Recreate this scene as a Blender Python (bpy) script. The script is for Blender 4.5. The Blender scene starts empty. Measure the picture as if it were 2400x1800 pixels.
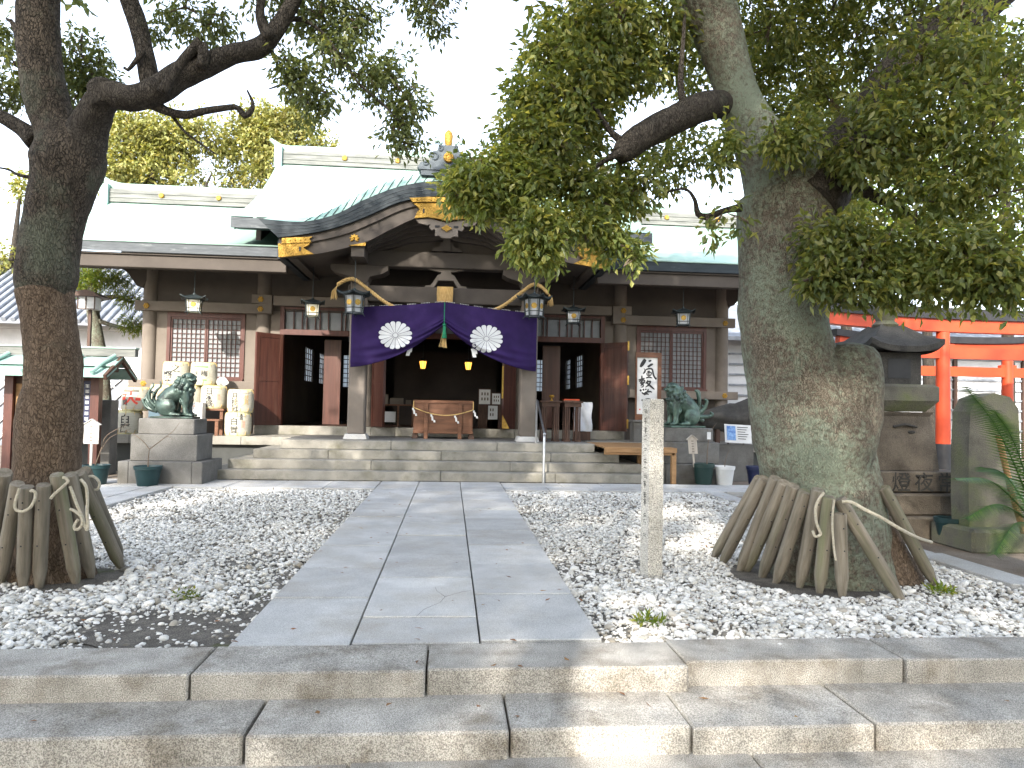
import bpy, math, random
import numpy as np
from mathutils import Vector, Matrix, noise as mnoise

R = math.radians
rng = np.random.default_rng(7)
random.seed(7)
sc = bpy.context.scene
COL = sc.collection

# ------------------------------------------------------------------ camera
CAM = Vector((0.2, 0.0, 1.28))
YAW, PIT, ROLL = R(4.9), R(2.0), R(1.1)
fwd = Vector((math.sin(YAW) * math.cos(PIT), math.cos(YAW) * math.cos(PIT), math.sin(PIT)))
r0 = Vector((math.cos(YAW), -math.sin(YAW), 0))
u0 = r0.cross(fwd)
rgt = r0 * math.cos(ROLL) + u0 * math.sin(ROLL)
up = rgt.cross(fwd)
cd = bpy.data.cameras.new('camera')
cd.lens = 24.945
cd.sensor_width = 36
cd.sensor_fit = 'HORIZONTAL'
cd.clip_start = 0.05
cd.clip_end = 2000
cam = bpy.data.objects.new('camera', cd)
COL.objects.link(cam)
m3 = Matrix((rgt, up, -fwd)).transposed()
cam.matrix_world = Matrix.Translation(CAM) @ m3.to_4x4()
sc.camera = cam

# ------------------------------------------------------------------ light
SUN_TRAVEL = Vector((0.36, 1.1, -0.67)).normalized()
ELEV = math.asin(-SUN_TRAVEL.z)
w = bpy.data.worlds.new('World')
sc.world = w
w.use_nodes = True
nt = w.node_tree
bg = nt.nodes['Background']
sky = nt.nodes.new('ShaderNodeTexSky')
sky.sky_type = 'NISHITA'
sky.sun_disc = False
sky.sun_elevation = ELEV
sky.sun_rotation = math.atan2(-SUN_TRAVEL.x, -SUN_TRAVEL.y)
sky.air_density = 1.0
sky.dust_density = 1.6
sky.ozone_density = 1.0
hz = nt.nodes.new('ShaderNodeHueSaturation')  # thin high haze: a paler sky all round
hz.inputs['Saturation'].default_value = 0.55
nt.links.new(sky.outputs[0], hz.inputs['Color'])
nt.links.new(hz.outputs[0], bg.inputs[0])
bg.inputs[1].default_value = 0.15
sd = bpy.data.lights.new('sun', 'SUN')
sd.energy = 2.1
sd.angle = R(0.8)
sd.color = (1.0, 0.93, 0.83)
sun = bpy.data.objects.new('sun', sd)
COL.objects.link(sun)
sun.location = (-8, -20, 16)
sun.rotation_euler = SUN_TRAVEL.to_track_quat('-Z', 'Y').to_euler()
vs = sc.view_settings
vs.view_transform = 'Standard'
vs.look = 'None'
vs.exposure = 2.35
vs.gamma = 1
vs.use_curve_mapping = False
sc.cycles.max_bounces = 8
sc.cycles.diffuse_bounces = 4
sc.cycles.transparent_max_bounces = 8
sc.cycles.sample_clamp_indirect = 6

# ------------------------------------------------------------------ helpers
def at(px, py, Y):
    """a point seen at a spot of the 2400x1800 photo, at depth Y (used to lay out tree limbs)"""
    d = fwd + rgt * ((px - 1200) / 1663.0) - up * ((py - 900) / 1663.0)
    return CAM + d * (Y / d.y)


def off(o):
    v = Vector((0, 0, 0))
    while o is not None:
        v += o.location
        o = o.parent
    return v


# pieces too small in the picture to pick apart: joined per part
TINY = {'twigs', 'lattice', 'transom_bar', 'stud', 'nail_hole', 'white_lacing', 'straw_ends', 'straw_fringe', 'straw_tassel', 'scroll', 'cloud_scroll', 'crest_petals', 'rim_seam',
        'fascia_layer', 'binding_cord', 'written_marks', 'printed_marks', 'printed_lines', 'white_marks', 'carved_strokes', 'plaster_lattice', 'leaf_emblem', 'nail_cover', 'lamp_bars', 'ridge_band', 'plate_slot', 'door_rail', 'crack', 'brush_writing', 'carved_letters', 'printed_letters'}


class MB:
    def __init__(s):
        s.v = []
        s.f = []

    def add(s, v, f):
        n = len(s.v)
        s.v.extend([tuple(p) for p in v])
        s.f.extend([tuple(i + n for i in q) for q in f])
        return s

    def box(s, x0, x1, y0, y1, z0, z1):
        v = [(x, y, z) for z in (z0, z1) for y in (y0, y1) for x in (x0, x1)]
        return s.add(v, [(0, 2, 3, 1), (4, 5, 7, 6), (0, 1, 5, 4), (2, 6, 7, 3), (0, 4, 6, 2), (1, 3, 7, 5)])

    def cbox(s, x0, x1, y0, y1, z0, z1, c=0.01):
        """box with chamfered edges"""
        lo, hi = (x0, y0, z0), (x1, y1, z1)
        v = []
        idx = {}
        for i in (0, 1):
            for j in (0, 1):
                for k in (0, 1):
                    sg = (i, j, k)
                    for a in range(3):
                        p = []
                        for b in range(3):
                            e = hi[b] if sg[b] else lo[b]
                            p.append(e if b == a else (e - c if sg[b] else e + c))
                        idx[(sg, a)] = len(v)
                        v.append(tuple(p))
        f = []
        for a in range(3):
            b, d = (a + 1) % 3, (a + 2) % 3
            for e in (0, 1):
                q = []
                for (tb, td) in ((0, 0), (1, 0), (1, 1), (0, 1)):
                    sg = [0, 0, 0]
                    sg[a], sg[b], sg[d] = e, tb, td
                    q.append(idx[(tuple(sg), a)])
                f.append(tuple(q) if e else tuple(reversed(q)))
        for a in range(3):
            b, d = (a + 1) % 3, (a + 2) % 3
            for tb in (0, 1):
                for td in (0, 1):
                    s0, s1 = [0, 0, 0], [0, 0, 0]
                    s0[a], s1[a] = 0, 1
                    s0[b] = s1[b] = tb
                    s0[d] = s1[d] = td
                    s0, s1 = tuple(s0), tuple(s1)
                    q = (idx[(s0, b)], idx[(s1, b)], idx[(s1, d)], idx[(s0, d)])
                    f.append(q if (tb == td) else tuple(reversed(q)))
        for i in (0, 1):
            for j in (0, 1):
                for k in (0, 1):
                    q = tuple(idx[((i, j, k), a)] for a in range(3))
                    f.append(q if (i + j + k) % 2 else tuple(reversed(q)))
        return s.add(v, f)

    def beam(s, p0, p1, wd, ht, upv=(0, 0, 1)):
        """a bar from p0 to p1; wd across, ht along upv"""
        p0, p1 = Vector(p0), Vector(p1)
        d = (p1 - p0).normalized()
        u = Vector(upv)
        sd_ = d.cross(u)
        if sd_.length < 1e-5:
            sd_ = d.cross(Vector((1, 0, 0)))
        sd_.normalize()
        u = sd_.cross(d).normalized()
        v = []
        for p in (p0, p1):
            for (a, b) in ((-1, -1), (1, -1), (1, 1), (-1, 1)):
                v.append(p + sd_ * (a * wd / 2) + u * (b * ht / 2))
        return s.add(v, [(0, 1, 2, 3), (7, 6, 5, 4), (0, 4, 5, 1), (1, 5, 6, 2), (2, 6, 7, 3), (3, 7, 4, 0)])

    def prism(s, poly, y0, y1, ax=1):
        """polygon in (x,z) pulled from y0 to y1 (ax=1), or in (y,z) pulled along x (ax=0), or (x,y) along z (ax=2)"""
        n = len(poly)
        v = []
        for t in (y0, y1):
            for (a, b) in poly:
                v.append((a, t, b) if ax == 1 else ((t, a, b) if ax == 0 else (a, b, t)))
        f = [tuple(range(n)), tuple(range(2 * n - 1, n - 1, -1))]
        for i in range(n):
            j = (i + 1) % n
            f.append((i, n + i, n + j, j))
        return s.add(v, f)

    def tube(s, pts, rad, seg=8, cap=True):
        pts = [Vector(p) for p in pts]
        if not hasattr(rad, '__len__'):
            rad = [rad] * len(pts)
        n = len(pts)
        v, f = [], []
        prev = None
        for i, p in enumerate(pts):
            d = (pts[min(i + 1, n - 1)] - pts[max(i - 1, 0)]).normalized()
            if prev is None:
                a = d.cross(Vector((0, 0, 1)))
                if a.length < 1e-3:
                    a = d.cross(Vector((1, 0, 0)))
            else:
                a = prev - d * prev.dot(d)
            a.normalize()
            prev = a
            b = d.cross(a)
            for k in range(seg):
                t = 2 * math.pi * k / seg
                v.append(p + (a * math.cos(t) + b * math.sin(t)) * rad[i])
        for i in range(n - 1):
            for k in range(seg):
                k2 = (k + 1) % seg
                f.append((i * seg + k, i * seg + k2, (i + 1) * seg + k2, (i + 1) * seg + k))
        if cap:
            f.append(tuple(reversed(range(seg))))
            f.append(tuple(range((n - 1) * seg, n * seg)))
        return s.add(v, f)

    def lathe(s, prof, c=(0, 0, 0), seg=24, rot=0.0, sx=1, sy=1):
        v, f = [], []
        n = len(prof)
        for (r, z) in prof:
            for k in range(seg):
                t = 2 * math.pi * k / seg + rot
                v.append((c[0] + r * math.cos(t) * sx, c[1] + r * math.sin(t) * sy, c[2] + z))
        for i in range(n - 1):
            for k in range(seg):
                k2 = (k + 1) % seg
                f.append((i * seg + k, i * seg + k2, (i + 1) * seg + k2, (i + 1) * seg + k))
        f.append(tuple(reversed(range(seg))))
        f.append(tuple(range((n - 1) * seg, n * seg)))
        return s.add(v, f)

    def ell(s, c, r, n=12, m=8, rot=None):
        v, f = [], []
        c = Vector(c)
        for i in range(1, m):
            a = math.pi * i / m
            for k in range(n):
                t = 2 * math.pi * k / n
                p = Vector((r[0] * math.sin(a) * math.cos(t), r[1] * math.sin(a) * math.sin(t), r[2] * math.cos(a)))
                if rot is not None:
                    p = rot @ p
                v.append(c + p)
        tp, bt = Vector((0, 0, r[2])), Vector((0, 0, -r[2]))
        if rot is not None:
            tp, bt = rot @ tp, rot @ bt
        v += [c + tp, c + bt]
        for i in range(m - 2):
            for k in range(n):
                k2 = (k + 1) % n
                f.append((i * n + k, (i + 1) * n + k, (i + 1) * n + k2, i * n + k2))
        a, b = (m - 1) * n, (m - 1) * n + 1
        for k in range(n):
            k2 = (k + 1) % n
            f.append((a, k, k2))
            f.append((b, (m - 2) * n + k2, (m - 2) * n + k))
        return s.add(v, f)

    def grid(s, fn, nu, nv):
        v = [fn(i / (nu - 1), j / (nv - 1)) for j in range(nv) for i in range(nu)]
        f = [(j * nu + i, j * nu + i + 1, (j + 1) * nu + i + 1, (j + 1) * nu + i) for j in range(nv - 1) for i in range(nu - 1)]
        return s.add(v, f)

    def build(s, name, mat, parent=None, smooth=False, loc=None):
        o3 = off(parent) if parent is not None else Vector(loc or (0, 0, 0))
        me = bpy.data.meshes.new(name)
        me.from_pydata([(x - o3.x, y - o3.y, z - o3.z) for (x, y, z) in s.v], [], s.f)
        if mat is not None:
            me.materials.append(mat)
        if smooth:
            me.polygons.foreach_set('use_smooth', [True] * len(me.polygons))
            if smooth != 'all':
                try:
                    me.set_sharp_from_angle(angle=R(40))
                except Exception:
                    pass
        me.update()
        o = bpy.data.objects.new(name, me)
        COL.objects.link(o)
        if name in TINY:
            o['kind'] = 'stuff'
        if parent is not None:
            o.parent = parent
        else:
            o.location = o3
        return o


def npmesh(name, V, F, mat, parent=None, smooth=True, loc=None):
    """big mesh from arrays: V (n,3), F (m,k)"""
    o3 = off(parent) if parent is not None else Vector(loc or (0, 0, 0))
    V = np.asarray(V, dtype=np.float32) - np.array(o3, dtype=np.float32)
    F = np.asarray(F, dtype=np.int32)
    me = bpy.data.meshes.new(name)
    me.vertices.add(len(V))
    me.vertices.foreach_set('co', V.ravel())
    k = F.shape[1]
    me.loops.add(F.size)
    me.loops.foreach_set('vertex_index', F.ravel())
    me.polygons.add(len(F))
    me.polygons.foreach_set('loop_start', np.arange(0, F.size, k, dtype=np.int32))
    me.polygons.foreach_set('loop_total', np.full(len(F), k, dtype=np.int32))
    if smooth:
        me.polygons.foreach_set('use_smooth', np.ones(len(F), dtype=bool))
    me.update(calc_edges=True)
    me.materials.append(mat)
    o = bpy.data.objects.new(name, me)
    COL.objects.link(o)
    if parent is not None:
        o.parent = parent
    else:
        o.location = o3
    return o


def tag(o, label=None, cat=None, group=None, kind=None):
    if label:
        o['label'] = label
    if cat:
        o['category'] = cat
    if group:
        o['group'] = group
    if kind:
        o['kind'] = kind
    return o


def thing(name, label, cat, loc=(0, 0, 0), group=None, kind=None):
    o = bpy.data.objects.new(name, None)
    o.empty_display_size = 0.1
    COL.objects.link(o)
    o.location = loc
    return tag(o, label, cat, group, kind)


def copy_tree(o, parent=None):
    c = o.copy()
    COL.objects.link(c)
    c.parent = parent
    for ch in list(o.children):
        copy_tree(ch, c)
    return c


# ------------------------------------------------------------------ materials
def newmat(name):
    m = bpy.data.materials.new(name)
    m.use_nodes = True
    t = m.node_tree
    return m, t, t.nodes, t.links, t.nodes['Principled BSDF']


def mat(name, c1, c2=None, scale=6.0, rough=0.7, bump=0.0, bscale=40.0, metal=0.0, rnd=0.0, stretch=(1, 1, 1),
        spec=0.3, c3=None, s3=1.2, t3=(0.5, 0.7), speck=0.0, sscale=400.0, island=0.0, detail=5.0, coat=0.0, bdist=0.01, rvar=0.0, local=False):
    """noise mottled surface: c1-c2 by noise, stains of c3, fine dark/light specks, per-object or per-island tint, bump"""
    m, t, N, L, b = newmat(name)
    geo = N.new('ShaderNodeNewGeometry')
    mp = N.new('ShaderNodeMapping')
    mp.inputs['Scale'].default_value = stretch
    if local:
        tcn = N.new('ShaderNodeTexCoord')
        oin = N.new('ShaderNodeObjectInfo')
        sh_ = N.new('ShaderNodeVectorMath')
        sh_.operation = 'MULTIPLY_ADD'
        L.new(oin.outputs['Random'], sh_.inputs[0])
        sh_.inputs[1].default_value = (17, 17, 17)
        L.new(tcn.outputs['Object'], sh_.inputs[2])
        L.new(sh_.outputs[0], mp.inputs['Vector'])
    else:
        L.new(geo.outputs['Position'], mp.inputs['Vector'])
    n1 = N.new('ShaderNodeTexNoise')
    n1.inputs['Scale'].default_value = scale
    n1.inputs['Detail'].default_value = detail
    n1.inputs['Roughness'].default_value = 0.6
    L.new(mp.outputs[0], n1.inputs['Vector'])
    rp = N.new('ShaderNodeValToRGB')
    rp.color_ramp.elements[0].position = 0.35
    rp.color_ramp.elements[1].position = 0.68
    rp.color_ramp.elements[0].color = (*c1, 1)
    rp.color_ramp.elements[1].color = (*(c2 or c1), 1)
    L.new(n1.outputs['Fac'], rp.inputs[0])
    out = rp.outputs[0]
    if c3:
        n3 = N.new('ShaderNodeTexNoise')
        n3.inputs['Scale'].default_value = s3
        n3.inputs['Detail'].default_value = 6
        n3.inputs['Roughness'].default_value = 0.65
        L.new(mp.outputs[0], n3.inputs['Vector'])
        r3 = N.new('ShaderNodeMapRange')
        r3.inputs['From Min'].default_value = t3[0]
        r3.inputs['From Max'].default_value = t3[1]
        L.new(n3.outputs['Fac'], r3.inputs[0])
        mx = N.new('ShaderNodeMix')
        mx.data_type = 'RGBA'
        L.new(r3.outputs[0], mx.inputs[0])
        L.new(out, mx.inputs[6])
        mx.inputs[7].default_value = (*c3, 1)
        out = mx.outputs[2]
    if speck:
        n4 = N.new('ShaderNodeTexNoise')
        n4.inputs['Scale'].default_value = sscale
        n4.inputs['Detail'].default_value = 2
        L.new(geo.outputs['Position'], n4.inputs['Vector'])
        r4 = N.new('ShaderNodeMapRange')
        r4.inputs['From Min'].default_value = 0.35
        r4.inputs['From Max'].default_value = 0.65
        r4.inputs['To Min'].default_value = 1 - speck
        r4.inputs['To Max'].default_value = 1 + speck
        L.new(n4.outputs['Fac'], r4.inputs[0])
        mu = N.new('ShaderNodeVectorMath')
        mu.operation = 'SCALE'
        L.new(out, mu.inputs[0])
        L.new(r4.outputs[0], mu.inputs['Scale'])
        out = mu.outputs[0]
    if rnd or island:
        if rnd:
            oi = N.new('ShaderNodeObjectInfo')
            src = oi.outputs['Random']
        else:
            src = geo.outputs['Random Per Island']
        k = rnd or island
        r5 = N.new('ShaderNodeMapRange')
        r5.inputs['To Min'].default_value = 1 - k
        r5.inputs['To Max'].default_value = 1 + k
        L.new(src, r5.inputs[0])
        mu = N.new('ShaderNodeVectorMath')
        mu.operation = 'SCALE'
        L.new(out, mu.inputs[0])
        L.new(r5.outputs[0], mu.inputs['Scale'])
        out = mu.outputs[0]
    L.new(out, b.inputs['Base Color'])
    b.inputs['Roughness'].default_value = rough
    if rvar:
        r6 = N.new('ShaderNodeMapRange')
        r6.inputs['To Min'].default_value = rough - rvar
        r6.inputs['To Max'].default_value = rough + rvar
        L.new(n1.outputs['Fac'], r6.inputs[0])
        L.new(r6.outputs[0], b.inputs['Roughness'])
    b.inputs['Metallic'].default_value = metal
    b.inputs['Specular IOR Level'].default_value = spec
    if coat:
        b.inputs['Coat Weight'].default_value = coat
    if bump:
        nb = N.new('ShaderNodeTexNoise')
        nb.inputs['Scale'].default_value = bscale
        nb.inputs['Detail'].default_value = 4
        L.new(mp.outputs[0], nb.inputs['Vector'])
        bp = N.new('ShaderNodeBump')
        bp.inputs['Strength'].default_value = bump
        bp.inputs['Distance'].default_value = bdist
        L.new(nb.outputs['Fac'], bp.inputs['Height'])
        L.new(bp.outputs[0], b.inputs['Normal'])
    return m


def emit(name, col, strength):
    m, t, N, L, b = newmat(name)
    b.inputs['Base Color'].default_value = (*col, 1)
    b.inputs['Emission Color'].default_value = (*col, 1)
    b.inputs['Emission Strength'].default_value = strength
    return m


def leafmat(name, ca, cb, cc, rough=0.35, trans=0.45):
    """leaf: colour varies leaf by leaf; light passes through"""
    m, t, N, L, b = newmat(name)
    geo = N.new('ShaderNodeNewGeometry')
    rp = N.new('ShaderNodeValToRGB')
    e = rp.color_ramp.elements
    e[0].color = (*ca, 1)
    e[1].color = (*cc, 1)
    e[1].position = 1.0
    x = e.new(0.65)
    x.color = (*cb, 1)
    L.new(geo.outputs['Random Per Island'], rp.inputs[0])
    n1 = N.new('ShaderNodeTexNoise')
    n1.inputs['Scale'].default_value = 0.9
    L.new(geo.outputs['Position'], n1.inputs['Vector'])
    r4 = N.new('ShaderNodeMapRange')
    r4.inputs['From Min'].default_value = 0.3
    r4.inputs['From Max'].default_value = 0.7
    r4.inputs['To Min'].default_value = 0.7
    r4.inputs['To Max'].default_value = 1.3
    L.new(n1.outputs['Fac'], r4.inputs[0])
    mu = N.new('ShaderNodeVectorMath')
    mu.operation = 'SCALE'
    L.new(rp.outputs[0], mu.inputs[0])
    L.new(r4.outputs[0], mu.inputs['Scale'])
    L.new(mu.outputs[0], b.inputs['Base Color'])
    b.inputs['Roughness'].default_value = rough
    b.inputs['Specular IOR Level'].default_value = 0.45
    tr = N.new('ShaderNodeBsdfTranslucent')
    gm = N.new('ShaderNodeVectorMath')
    gm.operation = 'MULTIPLY'
    L.new(mu.outputs[0], gm.inputs[0])
    gm.inputs[1].default_value = (1.5, 1.35, 0.6)
    L.new(gm.outputs[0], tr.inputs['Color'])
    ms = N.new('ShaderNodeMixShader')
    ms.inputs[0].default_value = trans
    L.new(b.outputs[0], ms.inputs[1])
    L.new(tr.outputs[0], ms.inputs[2])
    L.new(ms.outputs[0], N['Material Output'].inputs['Surface'])
    return m


def barkmat(name, c1, c2, lichen, lt=(0.5, 0.62), dark=None, bs=0.9, vs_=22.0, dk=0.35, ls=3.2):
    m, t, N, L, b = newmat(name)
    geo = N.new('ShaderNodeNewGeometry')
    mp = N.new('ShaderNodeMapping')
    mp.inputs['Scale'].default_value = (1, 1, 0.42)
    L.new(geo.outputs['Position'], mp.inputs['Vector'])
    wn = N.new('ShaderNodeTexNoise')
    wn.inputs['Scale'].default_value = 9
    wn.inputs['Detail'].default_value = 4
    L.new(mp.outputs[0], wn.inputs['Vector'])
    ad = N.new('ShaderNodeVectorMath')
    ad.operation = 'MULTIPLY_ADD'
    L.new(wn.outputs['Color'], ad.inputs[0])
    ad.inputs[1].default_value = (0.12, 0.12, 0.12)
    L.new(mp.outputs[0], ad.inputs[2])
    vo = N.new('ShaderNodeTexVoronoi')
    vo.feature = 'DISTANCE_TO_EDGE'
    vo.inputs['Scale'].default_value = vs_
    L.new(ad.outputs[0], vo.inputs['Vector'])
    rv = N.new('ShaderNodeMapRange')
    rv.inputs['From Max'].default_value = 0.12
    L.new(vo.outputs['Distance'], rv.inputs[0])
    n1 = N.new('ShaderNodeTexNoise')
    n1.inputs['Scale'].default_value = 30
    n1.inputs['Detail'].default_value = 6
    L.new(mp.outputs[0], n1.inputs['Vector'])
    rp = N.new('ShaderNodeValToRGB')
    rp.color_ramp.elements[0].position = 0.3
    rp.color_ramp.elements[1].position = 0.72
    rp.color_ramp.elements[0].color = (*c1, 1)
    rp.color_ramp.elements[1].color = (*c2, 1)
    L.new(n1.outputs['Fac'], rp.inputs[0])
    mx = N.new('ShaderNodeMix')
    mx.data_type = 'RGBA'
    L.new(rv.outputs[0], mx.inputs[0])
    mx.inputs[6].default_value = (*(dark or tuple(x * dk for x in c1)), 1)
    L.new(rp.outputs[0], mx.inputs[7])
    nl = N.new('ShaderNodeTexNoise')
    nl.inputs['Scale'].default_value = ls
    nl.inputs['Detail'].default_value = 9
    nl.inputs['Roughness'].default_value = 0.72
    L.new(geo.outputs['Position'], nl.inputs['Vector'])
    nl2 = N.new('ShaderNodeTexNoise')
    nl2.inputs['Scale'].default_value = 1.7
    nl2.inputs['Detail'].default_value = 5
    L.new(geo.outputs['Position'], nl2.inputs['Vector'])
    av = N.new('ShaderNodeMath')
    av.operation = 'MULTIPLY_ADD'
    L.new(nl2.outputs['Fac'], av.inputs[0])
    av.inputs[1].default_value = 0.45
    mu_ = N.new('ShaderNodeMath')
    mu_.operation = 'MULTIPLY'
    L.new(nl.outputs['Fac'], mu_.inputs[0])
    mu_.inputs[1].default_value = 0.55
    L.new(mu_.outputs[0], av.inputs[2])
    rl = N.new('ShaderNodeMapRange')
    rl.inputs['From Min'].default_value = lt[0]
    rl.inputs['From Max'].default_value = lt[1]
    L.new(av.outputs[0], rl.inputs[0])
    mx2 = N.new('ShaderNodeMix')
    mx2.data_type = 'RGBA'
    L.new(rl.outputs[0], mx2.inputs[0])
    L.new(mx.outputs[2], mx2.inputs[6])
    mx2.inputs[7].default_value = (*lichen, 1)
    L.new(mx2.outputs[2], b.inputs['Base Color'])
    b.inputs['Roughness'].default_value = 0.9
    b.inputs['Specular IOR Level'].default_value = 0.15
    sm = N.new('ShaderNodeMath')
    sm.operation = 'ADD'
    L.new(rv.outputs[0], sm.inputs[0])
    L.new(n1.outputs['Fac'], sm.inputs[1])
    bp = N.new('ShaderNodeBump')
    bp.inputs['Strength'].default_value = bs
    bp.inputs['Distance'].default_value = 0.02
    L.new(sm.outputs[0], bp.inputs['Height'])
    L.new(bp.outputs[0], b.inputs['Normal'])
    return m


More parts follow.
